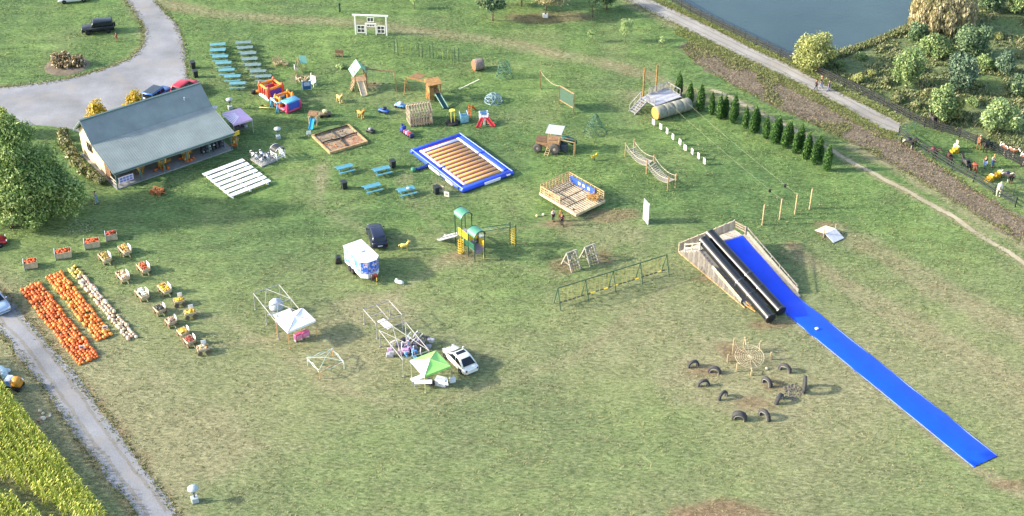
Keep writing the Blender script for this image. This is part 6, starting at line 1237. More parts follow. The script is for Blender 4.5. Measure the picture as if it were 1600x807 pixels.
# ================================================================ PEOPLE
def skin_obj(name, verts, edges, radii, mat, parent, sub=1, root=0):
    me = bpy.data.meshes.new(name); me.from_pydata(verts, edges, []); me.update(); o = bpy.data.objects.new(name, me); COL.objects.link(o); o.parent = parent
    sk = o.modifiers.new('skin', 'SKIN'); sk.use_smooth_shade = True; me.materials.append(mat)
    for i, r in enumerate(radii): d = me.skin_vertices[0].data[i]; d.radius = r if isinstance(r, tuple) else (r, r); d.use_root = (i == root)
    sb_ = o.modifiers.new('sub', 'SUBSURF'); sb_.levels = sub; sb_.render_levels = sub; return o
SKIN = C('#c48f6e', .6, .05)
def person(px, py, rz, lab, shirt, pants, hair='#3a2a1e', s=1.0, stride=.12, armf=.15, carry=False, hat=None, loc=None):
    t = thing('person', lab, 'person', loc or g(px, py), rz); t.scale = (s, s, s)      # +x is forward
    st = stride
    J = {'pel': (0, 0, .95), 'wai': (0, 0, 1.1), 'che': (.02, 0, 1.3), 'nec': (.02, 0, 1.46), 'hd0': (.04, 0, 1.56), 'hd1': (.05, 0, 1.68),
         'shL': (.01, .18, 1.40), 'shR': (.01, -.18, 1.40), 'elL': (-.02+armf*.3, .25, 1.13), 'elR': (-.02-armf*.3, -.25, 1.13), 'wrL': (.05+armf, .24, .9), 'wrR': (.05-armf*.5, -.24, .9), 'haL': (.08+armf, .24, .82), 'haR': (.08-armf*.5, -.24, .82),
         'hiL': (0, .09, .92), 'hiR': (0, -.09, .92), 'knL': (st*.6+.03, .1, .5), 'knR': (-st*.4+.03, -.1, .5), 'anL': (st, .1, .09), 'anR': (-st, -.1, .09), 'toL': (st+.17, .11, .04), 'toR': (-st+.17, -.11, .04)}
    if carry: J['wrL'] = (.3, .16, 1.12); J['haL'] = (.38, .12, 1.12); J['wrR'] = (.3, -.16, 1.12); J['haR'] = (.38, -.12, 1.12)
    rad = {'pel': (.14, .11), 'wai': (.13, .1), 'che': (.15, .11), 'nec': .055, 'hd0': .085, 'hd1': .095, 'shL': .06, 'shR': .06, 'elL': .042, 'elR': .042, 'wrL': .03, 'wrR': .03, 'haL': .035, 'haR': .035, 'hiL': .09, 'hiR': .09, 'knL': .06, 'knR': .06, 'anL': .04, 'anR': .04, 'toL': .035, 'toR': .035}
    E_ = [('pel', 'wai'), ('wai', 'che'), ('che', 'nec'), ('nec', 'hd0'), ('hd0', 'hd1'), ('che', 'shL'), ('che', 'shR'), ('shL', 'elL'), ('shR', 'elR'), ('elL', 'wrL'), ('elR', 'wrR'), ('wrL', 'haL'), ('wrR', 'haR'), ('pel', 'hiL'), ('pel', 'hiR'), ('hiL', 'knL'), ('hiR', 'knR'), ('knL', 'anL'), ('knR', 'anR'), ('anL', 'toL'), ('anR', 'toR')]
    def graph(keys, sc_, nm, mat, extra=True, sub=1):
        ks = [k for k in J if k in keys]; V_ = [J[k] for k in ks]; R_ = [tuple(x*sc_ for x in rad[k]) if isinstance(rad[k], tuple) else rad[k]*sc_ for k in ks]; Ed = [(ks.index(a), ks.index(b)) for a, b in E_ if a in ks and b in ks]
        if extra:
            for S in ('L', 'R'):
                h0 = Vector(J['ha'+S]); w0 = Vector(J['wr'+S]); d = (h0-w0).normalized(); sd2 = Vector((1, 0, 0)) if abs(d.x) < .7 else Vector((0, 1, 0))
                for f, ln in ((-.03, .075), (-.01, .09), (.012, .085), (.032, .065), (-.05, .04)):
                    V_.append(tuple(h0+sd2*f+d*ln)); R_.append(.010); Ed.append((ks.index('ha'+S), len(V_)-1))
        return skin_obj(nm, V_, Ed, R_, mat, t, sub)
    graph(set(J), 1.0, 'body', SKIN)
    graph({'pel', 'wai', 'che', 'shL', 'shR', 'elL', 'elR'}, 1.22, 'shirt', C(shirt, .85, .12, 6), False)
    graph({'pel', 'hiL', 'hiR', 'knL', 'knR', 'anL', 'anR'}, 1.22, 'trousers', C(pants, .85, .12, 6), False)
    for S in ('L', 'R'): a = J['an'+S]; MB().rbox(a[0]-.07, a[0]+.2, a[1]-.05, a[1]+.05, 0, .09, .025).build('shoe', C('#2b2724'), t, True)
    MB().ball((.03, 0, 1.70), (.115, .10, .10), 10, 6, -.35).build('hair', C(hair, .8), t, True)
    f = MB().ball((.145, 0, 1.64), (.018, .018, .03), 6, 4).ball((.12, .035, 1.67), .012, 6, 4).ball((.12, -.035, 1.67), .012, 6, 4).box(.128, .136, -.025, .025, 1.585, 1.595); f.build('face', C('#a8684f', .6), t)
    for s_ in (-1, 1): MB().ball((.04, s_*.1, 1.64), (.02, .012, .035), 6, 4).build('ear', SKIN, t)
    if hat: MB().lathe([(.18, 1.74), (.18, 1.755), (.11, 1.77), (.1, 1.83), (.02, 1.85)], 12, (.03, 0, 0)).build('hat', C(hat), t, True)
    return t
person(864, 346, R(-40), 'person in white top and dark trousers standing beside the hay wagon', '#dcdcd8', '#2c3038', stride=.05)
person(878, 353, R(95), 'person in dark red top and black trousers walking up to the hay wagon', '#5a2630', '#26242a', stride=.18)
person(875, 346, R(-90), 'person in yellow top between the two others at the hay wagon', '#d6a93e', '#6b5a48', hair='#c9a25a', s=.85, stride=.06)
person(152, 319, R(-160), 'person in blue denim clothes standing by the barn corner', '#4f86b0', '#7ea3bd', stride=.15)
person(183, 65, R(-70), 'child in dark red top and shorts on the grass beside the black off-road car', '#6b3a34', '#8f5a46', s=.85, stride=.16)
person(1274, 142, R(-35), 'person in black top on the gravel path', '#2b2b32', '#38445e', stride=.2)
person(1282, 138, R(-30), 'person in dark top and brown hat, middle one on the gravel path', '#33303a', '#7d8ea6', stride=.2, hat='#b0876a')
person(1294, 143, R(-20), 'person in navy top and jeans, last of three on the gravel path', '#37436b', '#5b76a3', stride=.2)
person(1538, 263, R(-120), 'person in black vest and blue jeans standing in the pony pen', '#1f2226', '#4c74a8', stride=.06)
person(1550, 261, R(-60), 'person in cream top and blue jeans raising hands in the pony pen', '#d8cba8', '#4a6fa0', stride=.06, carry=True, hair='#c29a58')
person(1581, 286, R(160), 'child in coral jacket and black trousers in the pony pen', '#d9615c', '#26262b', s=.9, stride=.08)
# ================================================================ PONIES
def pony(px, py, rz, lab, coat, mane, s=1.0, graze=False, legc=None, saddle=None):
    t = thing('pony', lab, 'pony', g(px, py), rz); s *= 1.12; t.scale = (s, s, s)
    nk = [(.62, 0, 1.12), (.85, 0, 1.35), (1.0, 0, 1.5)] if not graze else [(.62, 0, 1.02), (.92, 0, .8), (1.05, 0, .5)]
    hd = [(1.08, 0, 1.5), (1.33, 0, 1.27)] if not graze else [(1.1, 0, .42), (1.25, 0, .14)]
    V_ = [(-.02, 0, 1.0), (.45, 0, 1.02), (-.5, 0, 1.05)]+nk+hd; R_ = [(.28, .26), (.27, .24), (.26, .25), (.17, .13), (.13, .1), (.1, .085), (.105, .09), (.06, .055)]
    E_ = [(0, 1), (0, 2), (1, 3), (3, 4), (4, 5), (5, 6), (6, 7)]
    for s_ in (-1, 1):
        b = len(V_); V_ += [(.5, s_*.15, .85), (.52, s_*.16, .5), (.5, s_*.16, .1), (.53, s_*.16, .02)]; R_ += [.12, .065, .042, .055]; E_ += [(1, b), (b, b+1), (b+1, b+2), (b+2, b+3)]
        b = len(V_); V_ += [(-.55, s_*.16, .85), (-.47, s_*.17, .62), (-.66, s_*.17, .42), (-.62, s_*.17, .1), (-.58, s_*.17, .02)]; R_ += [.15, .09, .055, .042, .055]; E_ += [(2, b), (b, b+1), (b+1, b+2), (b+2, b+3), (b+3, b+4)]
    skin_obj('body', V_, E_, R_, coat, t)
    mm = C(mane, .9, .2, 8)
    e = Vector(hd[0])
    for s_ in (-1, 1): MB().bar((e.x-.05, s_*.06, e.z+.06), (e.x-.06, s_*.08, e.z+.2), .05).build('ear', coat, t)
    if graze: MB().pipe([(.55, 0, 1.28), (.82, 0, 1.08), (1.0, 0, .78), (1.06, 0, .52)], [.06, .07, .06, .04], 6).build('mane', mm, t, True)
    else: MB().pipe([(.5, 0, 1.28), (.72, 0, 1.5), (.92, 0, 1.63), (1.08, 0, 1.62)], [.06, .07, .06, .04], 6).build('mane', mm, t, True)
    MB().pipe([(-.74, 0, 1.15), (-.9, 0, 1.0), (-.92, 0, .6), (-.88, 0, .35)], [.05, .08, .08, .03], 6).build('tail', mm, t, True)
    if saddle: MB().rbox(-.25, .25, -.3, .3, 1.15, 1.34, .08).build('saddle', C(saddle, .5), t, True); 
    return t
m, n, l, p = new_mat('pinto_coat'); tcg = n.new('ShaderNodeTexCoord'); l.new(ramp(noise(1.6, 2, .5), [(.52, '#6b4630'), (.55, '#ddd2bf')]), p.inputs['Base Color']); p.inputs['Roughness'].default_value = .8; PINTO = m
m, n, l, p = new_mat('dark_pinto_coat'); tcg = n.new('ShaderNodeTexCoord'); l.new(ramp(noise(1.6, 2, .5), [(.58, '#231f1f'), (.61, '#b9b2a8')]), p.inputs['Base Color']); p.inputs['Roughness'].default_value = .8; DPINTO = m
BLK = C('#1f1c1d', .6, .2); BAY = C('#55301f', .6, .2); CHE = C('#80573a', .6, .2); CRM = C('#dccdb4', .7, .15); DBR = C('#3f2820', .6, .2)
PH = heading((1404, 210), (1583, 319))
pony(1418, 232, PH+.3, 'black and white saddled pony at the head of the pony pen', DPINTO, '#1c1a1b', 1.0, False, saddle='#23252a')
pony(1457, 198, PH+2.9, 'black pony standing by the plank fence near the light green shrub', BLK, '#141314', 1.0, False, saddle='#3a2c2a')
pony(1456, 245, PH+.2, 'dark brown pony behind the pen rails with red saddle pad', DBR, '#201614', .9, False, saddle='#7a2a32')
pony(1482, 255, PH+2.6, 'brown pony lowering its head inside the pen rails', DBR, '#2a1a14', .95, True)
pony(1508, 266, PH+3.0, 'black pony with white muzzle beside the chestnut in the pen', BLK, '#171516', 1.0, False, saddle='#2d2b30')
pony(1521, 272, R(-100), 'chestnut bay pony turned toward the pen rails', BAY, '#5a2c1c', 1.0, False, saddle='#a9543a')
pony(1529, 231, R(-110), 'light chestnut pony with pale mane by the plank fence', CHE, '#d9c39a', 1.05)
pony(1540, 236, R(-120), 'black pony with tail to the plank fence beside the light chestnut', BLK, '#121212', 1.0)
pony(1567, 240, R(-80), 'cream pony with tan patches by the plank fence', PINTO, '#e0d4bd', .95, True)
pony(1578, 245, R(-60), 'white and brown pony with dark face by the plank fence', PINTO, '#2a2320', .95)
pony(1598, 256, R(-90), 'brown and white pony at the picture edge of the plank fence', PINTO, '#e6dccb', .95)
pony(1560, 304, R(-115), 'white pony with its head toward the pen rails near the yellow carts', CRM, '#e8dfcf', 1.0, False)
pony(1571, 284, R(-70), 'grey white pony behind the white one near the coral jacket', DPINTO, '#b8b4ae', .95, False, saddle='#3d3650')
# yellow mounting blocks
for i, (x, y, r_, lab) in enumerate([(1491, 238, .3, 'yellow plastic mounting block alone in the upper pen'), (1545, 283, .5, 'yellow plastic mounting block nearest the pen rails'), (1557, 277, .2, 'yellow plastic mounting block beside the white pony')]):
    t = thing('mounting_block', lab, 'step stool', g(x, y), r_, 'yellow mounting blocks'); YB = C('#b8952c', .5)
    for k in range(3): MB().rbox(-.5+k*.32, -.5+k*.32+.34, -.35, .35, 0, .28+.24*k, .03).build('step', YB, t)
    MB().rbox(.2, .5, -.28, .28, .8, .83, .01).build('top_pad', C('#e6d7a8', .6), t)
t = thing('leaning_rider_prop', 'cream seat prop perched behind the lone yellow block', 'seat', g(1492, 233), .4); MB().rbox(-.2, .2, -.2, .2, 0, .7, .05).build('seat', C('#d8cdb6'), t); MB().rbox(.15, .25, -.2, .2, .7, 1.2, .03).build('backrest', C('#cbbfa6'), t)
# ================================================================ HILL SLIDE
O_, RZS, LS = frame((1061, 394), (1161, 478))
hs = thing('hill_slide', 'giant blue slide running down from a boarded timber ramp', 'slide', O_, RZS)      # local x = downhill (b), y = left of it (a)
S = lambda a, b, h: Vector((b, a, h))
GW = C('#8d8983', .8, .2, 2, 0, .4, 14); GW2 = wood('#b3aa9b', .2); BLUE = C('#0648e6', .4, .10, .5, 0, .4, 1.5)
def hz(b): return 2.35 if b < 3.6 else max(0, 2.35*(1-(b-3.6)/10.4)**1.15) if b < 14 else 0
# blue slide sheet: ramp, run-out on the grass
bs = list(np.arange(3.5, 14.2, .45))+list(np.arange(14.6, 42.3, 1.15))+[42.2]
mb = MB(); rr = random.Random(1); N = len(bs)
for i, b in enumerate(bs):
    j1, j2 = .09*math.sin(b*.9)+rr.uniform(-.05, .05), .08*math.sin(b*.7+2)+rr.uniform(-.05, .05); z = max(hz(b), .035)+.02
    for a, dz in ((3.05+j1, .0), (3.2+j1, .05 if b > 14 else .02), (4.5, .035 if b > 14 else 0), (5.85+j2, .05 if b > 14 else .02), (6.0+j2, 0)): mb.v.append(tuple(S(a, b, z+dz)))
mb.f = [(i*5+k, i*5+5+k, i*5+6+k, i*5+1+k) for i in range(N-1) for k in range(4)]
mb.build('slide_sheet', BLUE, hs, True)
for a in (3.03, 6.02): MB().pipe([S(a, b, max(hz(b), .0)+.03) for b in bs if b > 13], .045, 5).build('edge_cord', C('#2f62d6', .5), hs)
# ramp under-structure, side walls
mb = MB(); prof = [(b, hz(b)) for b in np.arange(3.5, 13.6, .5)]
MB().prism([(0.0, 0.0)]+[(.0, .12), (3.6, 2.4)]+[(b, h) for b, h in prof if b > 3.6 and b < 11.4]+[(11.6, 0)], -.06, .06, 'y').build('side_wall', GW, hs)
for k in range(24):                                      # upright boards on the near side wall
    b = .3+k*.46; h = (.12+(b/3.6)*2.28) if b < 3.6 else hz(b)
    if h > .3: MB().box(b, b+.43, .062, .085, .02, h-.03).box(b, b+.43, -.085, -.062, .02, h-.03).build('wall_board', wood(('#6d6963', '#77726b', '#625f5a', '#736e67')[k % 4], .2), hs)
MB().bar(S(-.1, 6.2, hz(6.2)+.05), S(-.1, 11.5, hz(11.5)+.1), .06, .42).build('pale_board', wood('#b5a888'), hs)
MB().bar(S(-.12, .2, .06), S(-.12, 12.2, .06), .1, .12).build('sill_beam', wood('#a58a63'), hs)
MB().slab([S(2.95, 3.6, 2.33), S(2.95, 13.5, .08), S(.1, 12.0, .2), S(.1, 3.6, 2.33)], .06).build('tube_bed', GW, hs)
mb = MB()
for i in range(len(prof)-1):
    (b0_, h0), (b1, h1) = prof[i], prof[i+1]; mb.slab([S(6.4, b0_, h0+.03), S(6.02, b0_, h0+.03), S(6.02, b1, h1+.03), S(6.4, b1, h1+.03)], .05)
mb.build('side_ledge', GW2, hs)
mb = MB()
for i in range(len(prof)-1):
    (b0_, h0), (b1, h1) = prof[i], prof[i+1]
    if b1 < 13.2: mb.add([S(6.42, b0_, 0), S(6.42, b1, 0), S(6.42, b1, h1+.5), S(6.42, b0_, h0+.5), S(6.5, b0_, 0), S(6.5, b1, 0), S(6.5, b1, h1+.5), S(6.5, b0_, h0+.5)], [(0, 1, 2, 3), (7, 6, 5, 4), (3, 2, 6, 7), (0, 3, 7, 4), (1, 5, 6, 2)])
mb.build('far_side_wall', C('#96907f', .7, .25), hs)
MB().bar(S(6.46, 3.5, hz(3.5)+.95), S(6.46, 12.8, hz(12.8)+.75), .08, .1).build('hand_rail', wood('#8d8578'), hs)
for b in np.arange(3.6, 13, 1.5): MB().bar(S(6.46, b, hz(b)+.4), S(6.46, b, hz(b)+.95), .07).build('rail_post', wood('#8d8578'), hs)
# deck and its ruled approach
for k in range(14):
    f0, f1 = k/14, (k+.93)/14; A = lambda f: S(0, 0, .12).lerp(S(5.9, 2.0, 2.36), f); B = lambda f: S(.06, 3.65, 2.38).lerp(S(5.95, 3.62, 2.38), f)
    MB().slab([A(f0), B(f0), B(f1), A(f1)], .06).build('deck_plank', wood(('#9c968b', '#a69f93', '#928c82')[k % 3], .15), hs)
MB().prism([(0.1, 0.0), (0.1, .1), (3.4, 2.2), (3.4, 0)], .2, 5.8, 'y').build('deck_core', C('#5a5148'), hs)
for k in range(25):
    f = k/25; q = S(0, 0, .12).lerp(S(5.9, 2.0, 2.36), f); r_ = S(0, 0, .12).lerp(S(5.9, 2.0, 2.36), (k+.9)/25)
    mb = MB(); mb.add([q, r_, r_+Vector((0, 0, .98)), q+Vector((0, 0, .98))], [(0, 1, 2, 3)]); w_ = [Vector(v)+Vector((-.03, 0, 0)) for v in mb.v]; mb.add(w_, [(3, 2, 1, 0)]); mb.f += [(0, 4, 5, 1), (1, 5, 6, 2), (2, 6, 7, 3), (3, 7, 4, 0)]; mb.build('fence_board', wood(('#a89f92', '#9a9185', '#b5ac9d')[k % 3], .15), hs)
for f in np.linspace(0, 1, 7): q = S(0, 0, .0).lerp(S(5.9, 2.0, 2.3), f); MB().box(q.x-.1, q.x-.0, q.y-.05, q.y+.05, 0, q.z+1.25).build('fence_post', wood('#b3a68e'), hs)
MB().bar(S(0, -.03, 1.15), S(5.9, 1.97, 3.4), .08, .1).build('fence_cap', wood('#c2b59c'), hs)
for z in (.35, .65, .95): MB().bar(S(5.95, 2.0, 2.36+z), S(6.3, 3.6, 2.36+z), .05, .16).build('fence_rail', wood('#8f8070'), hs)
MB().box(3.5, 3.6, 6.25, 6.35, 0, 3.4).build('fence_post', wood('#9a8f80'), hs)
for z in (.4, .9): MB().bar(S(.0, 1.0, .7+z), S(.0, 3.6, 2.4+z), .06, .1).build('fence_rail', wood('#b9b0a0'), hs)
for b in (1.0, 2.3, 3.6): h = .12+b/3.6*2.28; MB().box(b-.05, b+.05, -.05, .05, h*.5, h+1.0).build('fence_post', wood('#b9b0a0'), hs)
# corrugated black tubes
BLKP = C('#1d2024', .38, .15, 2)
def slide_tube(a0, a1, b0_, b1, lab, z0=.2):
    t = thing('slide_tube', lab, 'slide tube', O_, RZS, 'black slide tubes on the timber ramp'); N = 120; pts = []; rad = []
    for i in range(N+1):
        f = i/N; b = b0_+(b1-b0_)*f; a = a0+(a1-a0)*f; h = (hz(b) if b > 3.6 else 2.35)
        h = 2.4+(b-3.6)/(15.4-3.6)*(-2.35); pts.append(S(a, b, h+.62)); rad.append(.57+(.02 if i % 2 else 0))
    MB().pipe(pts, rad, 16).build('tube', BLKP, t, True)
    for f in (.0, .55, .56, .72, .995): i = int(f*N); q = min(N-1, i); MB().pipe([pts[q], pts[q+1]], .62, 16).build('coupling_band', C('#3a3d42', .35), t)
    e = pts[-1]; d = (pts[-1]-pts[-2]).normalized(); o = MB().lathe([(.46, 0), (.6, 0), (.62, .05), (.6, .1), (.48, .1)], 20).build('mouth_ring', C('#25282c', .35), t, True); o.matrix_local = Matrix.Translation(e)@d.to_track_quat('Z', 'Y').to_matrix().to_4x4()
slide_tube(.75, .55, 3.1, 15.6, 'black ribbed slide tube along the grey side wall'); slide_tube(2.1, 2.25, 2.5, 15.2, 'black ribbed slide tube next to the blue slide')
MB().bar(S(.2, 11.8, .1), S(.2, 13.6, .35), .1).bar(S(.3, 11.8, .5), S(.3, 13.4, .2), .1).build('strut', wood('#a87f4c'), hs)
t = thing('small_bag', 'small pale bag lying on the blue slide', 'bag', g(1276, 516), .5); MB().rbox(-.2, .2, -.16, .16, .1, .3, .06).build('bag_body', C('#dfe4ea', .5), t, True); MB().pipe([(-.1, 0, .28), (0, 0, .38), (.1, 0, .28)], .015, 5).build('strap', C('#c9ccd2'), t)
# ---- little ramp
P, rz, L = frame((1302, 381), (1322, 372)); t = thing('plywood_ramp', 'low plywood pitched ramp with two short posts on the lawn', 'ramp', P, rz); Wr = (g(1278, 361)-g(1302, 381)).length
PLY = wood('#d6cba6', .12); PLG = wood('#b9bcc2', .12); L = 1.75
MB().slab([(0, 0, .12), (L, 0, .12), (L, Wr*.48, .62), (0, Wr*.48, .62)], .05).build('ramp_face', PLG, t); MB().slab([(0, Wr*.485, .62), (L, Wr*.485, .62), (L, Wr, .25), (0, Wr, .25)], .05).build('ramp_face', PLY, t)
MB().prism([(.05, 0), (.05, .05), (Wr*.48, .55), (Wr*.95, .2), (Wr*.95, 0)], .08, L-.08, 'x').build('ramp_core', C('#4d463c'), t)
for x, y in ((-.08, Wr*.5), (L+.1, Wr*.52)): MB().box(x-.05, x+.05, y-.05, y+.05, 0, 1.15).build('post', wood('#9a8a70'), t)
# ================================================================ ZIP LINE DECK
q0, q1, q2 = g(1023, 166, 1.4), g(1065, 151, 1.4), g(1017, 149, 1.4)
rz = math.atan2(q1.y-q0.y, q1.x-q0.x); L = (q1-q0).length; W = 2.9
zp = thing('zipline_deck', 'grey raised timber deck with stairs and two tall posts', 'deck', (q0.x, q0.y, 0), rz); ZG = wood('#9c9a9a', .18); Zt = 1.4
for k in range(10): MB().box(.02, L-.02, W*k/10+.01, W*(k+1)/10-.02, Zt-.06, Zt).build('deck_plank', wood(('#a9aab2', '#b4b4ba', '#a0a1a9')[k % 3], .1), zp)
MB().box(0, L, -.08, -.0, Zt-.35, Zt-.02).box(0, L, W, W+.08, Zt-.35, Zt-.02).build('rim_beam', wood('#5d5a56'), zp)
for x in (.1, L/2, L-.1):
    for y in (.1, W-.1): MB().box(x-.07, x+.07, y-.07, y+.07, 0, Zt-.06).build('leg', wood('#6d675f'), zp)
def rail_run(p, q, n_=9, h=.95):
    p, q = Vector(p), Vector(q)
    for i in range(n_+1): a = p.lerp(q, i/n_); MB().bar(a, a+Vector((0, 0, h)), .07, .05).build('baluster', ZG, zp)
    for z in (.12, h): MB().bar(p+Vector((0, 0, z)), q+Vector((0, 0, z)), .08, .07).build('rail', ZG, zp)
rail_run((L*.3, W-.05, Zt), (L-.03, W-.05, Zt), 14); rail_run((L-.03, .3, Zt), (L-.03, W-.05, Zt), 4); rail_run((.05, .1, Zt), (.05, W*.6, Zt), 6)
for k in range(6): MB().box(-1.9+k*.31, -1.9+k*.31+.3, W*.55, W-.1, .1+k*.22, .15+k*.22).build('stair_tread', ZG, zp)
for y in (W*.55, W-.1):
    MB().bar((-2.0, y, .0), (0, y, Zt-.1), .08, .2).build('stringer', ZG, zp); MB().bar((-1.9, y, 1.0), (0, y, Zt+.95), .07).build('stair_rail', ZG, zp)
    for x in (-1.9, -1.0, -.1): MB().bar((x, y, .1+(x+1.9)*.68), (x, y, 1.0+(x+1.9)*.68), .06).build('baluster', ZG, zp)
pa = loc_of(zp, g(1005, 147, 1.4)); pb = loc_of(zp, g(1025, 141, 1.4))
for q in (pa, pb): MB().tube((q.x, q.y, -.05), (q.x, q.y, 5.2), .13, .11, 10).build('tall_post', wood('#94703c'), zp)
MB().bar((pb.x, pb.y, 3.0), (pb.x+1.0, pb.y+.7, Zt+.9), .06).bar((pa.x, pa.y, 2.6), (pa.x+.6, pa.y+.3, Zt+.8), .06).build('stay', wood('#b9975a'), zp)
# wrapped round bales below the deck
B0, B1 = g(1023, 187), g(1076, 172); bd = (B1-B0); brz = math.atan2(bd.y, bd.x)
for k in range(4):
    f = (k+.5)/4; q = B0+bd*f; e = C('#c98f4c', .95, .3, 5, 0, .6) if k == 0 else C('#b8503c', .9, .3, 4)
    round_bale('round_bale', ('grey wrapped round bale with orange straw end by the deck stairs', 'grey wrapped round bale second in the row below the deck', 'grey wrapped round bale third in the row below the deck', 'grey wrapped round bale with red end nearest the evergreens')[k], q, brz, .9, bd.length/4-.02, C(('#8d8b78', '#878676', '#919080', '#8a8979')[k], .7, .22, 2.5, 0, .4, 12), e)
# zip line end posts and cables
EP = [g(1191, 352), g(1218, 343), g(1242, 335), g(1265, 327)]
for i, q in enumerate(EP):
    t = thing('zipline_post', ('plain wooden end post nearest the giant slide', 'wooden end post holding the nearer zip line cable', 'wooden end post holding the farther zip line cable', 'plain wooden end post nearest the evergreens')[i], 'post', q, 0, 'zip line end posts'); MB().tube((0, 0, -.05), (0, 0, 2.8), .1, .09, 9).build('post', wood('#b59f78'), t)
    if i in (1, 2):
        s_ = (Vector(zp.location)+Matrix.Rotation(rz, 3, 'Z')@Vector((pa.x, pa.y, 3.4))) if i == 1 else (Vector(zp.location)+Matrix.Rotation(rz, 3, 'Z')@Vector((pb.x, pb.y, 3.6)))
        s_ -= q; e = Vector((0, 0, 2.7)); pts = [s_.lerp(e, f)+Vector((0, 0, -.35*4*f*(1-f))) for f in np.linspace(0, 1, 14)]
        MB().pipe(pts, .008, 5).build('cable', C('#9a9878', .5), t); c_ = pts[-2]; MB().rbox(c_.x-.15, c_.x+.15, c_.y-.12, c_.y+.12, c_.z-.3, c_.z+.1, .04).build('trolley', C('#24272a'), t)
for i, (x, y) in enumerate([(1020.7, 197), (1032, 204), (1042, 211), (1051, 220), (1062, 228), (1070, 237), (1081, 243), (1091, 250), (1100, 258)]):
    t = thing('marker_sign', 'small white marker board, %s from the round bales along the zip line' % ('first', 'second', 'third', 'fourth', 'fifth', 'sixth', 'seventh', 'eighth', 'ninth')[i], 'sign', g(x, y), R(-62)+random.uniform(-.15, .15), 'white markers along the zip line')
    MB().box(-.26, .26, -.015, .015, .2, .95).build('board', C('#dfdfd8', .6, .08), t); MB().box(-.05, .05, .015, .045, 0, .9).build('stake', wood('#8d7d64'), t); MB().box(-.14, .14, -.024, -.017, .5, .75).build('printed_panel', C('#b9bcc0'), t)
# ================================================================ FENCES
def fence(name, lab, line, step, h, rails, mat_p, mat_r, pw=.13):
    t = thing(name, lab, 'fence', (0, 0, 0), 0); pts = [Vector((*q, 0)) for q in GP(line)]; seg = [(a, b, (b-a).length) for a, b in zip(pts[:-1], pts[1:])]; tot = sum(s[2] for s in seg); k = int(tot/step); P_ = []
    for i in range(k+1):
        d = tot*i/k
        for a, b, ln in seg:
            if d <= ln+1e-6: P_.append(a.lerp(b, d/ln)); break
            d -= ln
    for i, q in enumerate(P_): MB().box(q.x-pw/2, q.x+pw/2, q.y-pw/2, q.y+pw/2, -.02, h+.08).build('post', mat_p, t)
    for a, b in zip(P_[:-1], P_[1:]):
        o = Vector((-(b-a).y, (b-a).x, 0)).normalized()*-(pw/2+.02)
        for z in rails: MB().bar(a+o+Vector((0, 0, z)), b+o+Vector((0, 0, z)), .04, .14).build('rail', mat_r, t)
FB = wood('#26282a', .25)
fence('plank_fence', 'black four rail plank fence running along the pond path', [(1010, -22), (1043, -2), (1080, 21), (1131, 46), (1186, 73), (1224, 91), (1280, 118), (1340, 145), (1401, 177), (1423, 189), (1447, 200), (1501, 215), (1540, 232), (1620, 273)], 2.3, 1.25, (.3, .6, .9, 1.18), FB, FB)
fence('pen_fence', 'black three rail fence closing the pony pen toward the mulch strip', [(1404, 212), (1441, 238), (1478, 262), (1521, 285), (1561, 309), (1586, 324)], 3.0, 1.3, (.45, .85, 1.22), C('#23382f', .5), C('#4a4f50', .35, .1, 2, .4))
t = thing('pen_gate', 'thin green pipe gate at the head of the pony pen', 'gate', g(1404, 212), heading((1404, 212), (1436, 204))); 
for z in (.35, .7, 1.05, 1.35): MB().tube((0, 0, z), (2.4, 0, z), .03, n=6).build('bar', C('#3f6a55', .4), t)
for x in (0, 1.2, 2.4): MB().tube((x, 0, 0), (x, 0, 1.4), .035, n=6).build('upright', C('#3f6a55', .4), t)
for i, (x, y) in enumerate([(1430, 205), (1583, 306)]): t = thing('fence_post', ('slim green post in the upper pen by the gate', 'slim green post near the white pony')[i], 'post', g(x, y), 0); MB().tube((0, 0, 0), (0, 0, 1.5), .04, n=6).build('post', C('#2f4a3c'), t); MB().ball((0, 0, 1.5), .06, 8, 5).build('cap', C('#2f4a3c'), t)
# ================================================================ SPIDER WEB AND TYRES
t = thing('rope_web', 'cream rope spider web stretched between short wooden posts', 'climbing net', g(1170, 566), 0)
cen = Vector((0, 0, .85)); PST = [((1137, 566), .95), ((1145, 553), 1.9), ((1162, 547), 1.6), ((1187, 549), 1.3), ((1204, 562), .9), ((1151, 581), 1.1), ((1174, 587), .6)]; RP = C('#b9b494', .85, .15)
ends = []
for (x, y), h in PST:
    q = g(x, y)-g(1170, 566); MB().box(q.x-.08, q.x+.08, q.y-.08, q.y+.08, -.03, h).build('post', wood('#b3a27c'), t); ends.append(q+Vector((0, 0, h-.1)))
ang = sorted(ends, key=lambda v: math.atan2(v.y, v.x)); NR = 16
def rim(a):                                      # web rim: flat ellipse, tilted
    return Vector((1.45*math.cos(a), 1.55*math.sin(a), .75+.25*math.sin(a)))
for k in range(NR): a = 2*math.pi*k/NR; MB().tube(cen*1.0+Vector((0, 0, -.1)), rim(a), .013, n=4).build('spoke_rope', RP, t)
for r_ in range(1, 8):
    f = r_/7; MB().pipe([Vector((0, 0, .75)).lerp(rim(2*math.pi*k/32), f)-Vector((0, 0, .06*math.sin(f*3))) for k in range(32)], .014 if r_ < 7 else .022, 4, True).build('ring_rope', RP, t)
for e in ends: MB().tube(e, rim(math.atan2(e.y, e.x)), .03, n=4).build('tie_rope', RP, t)
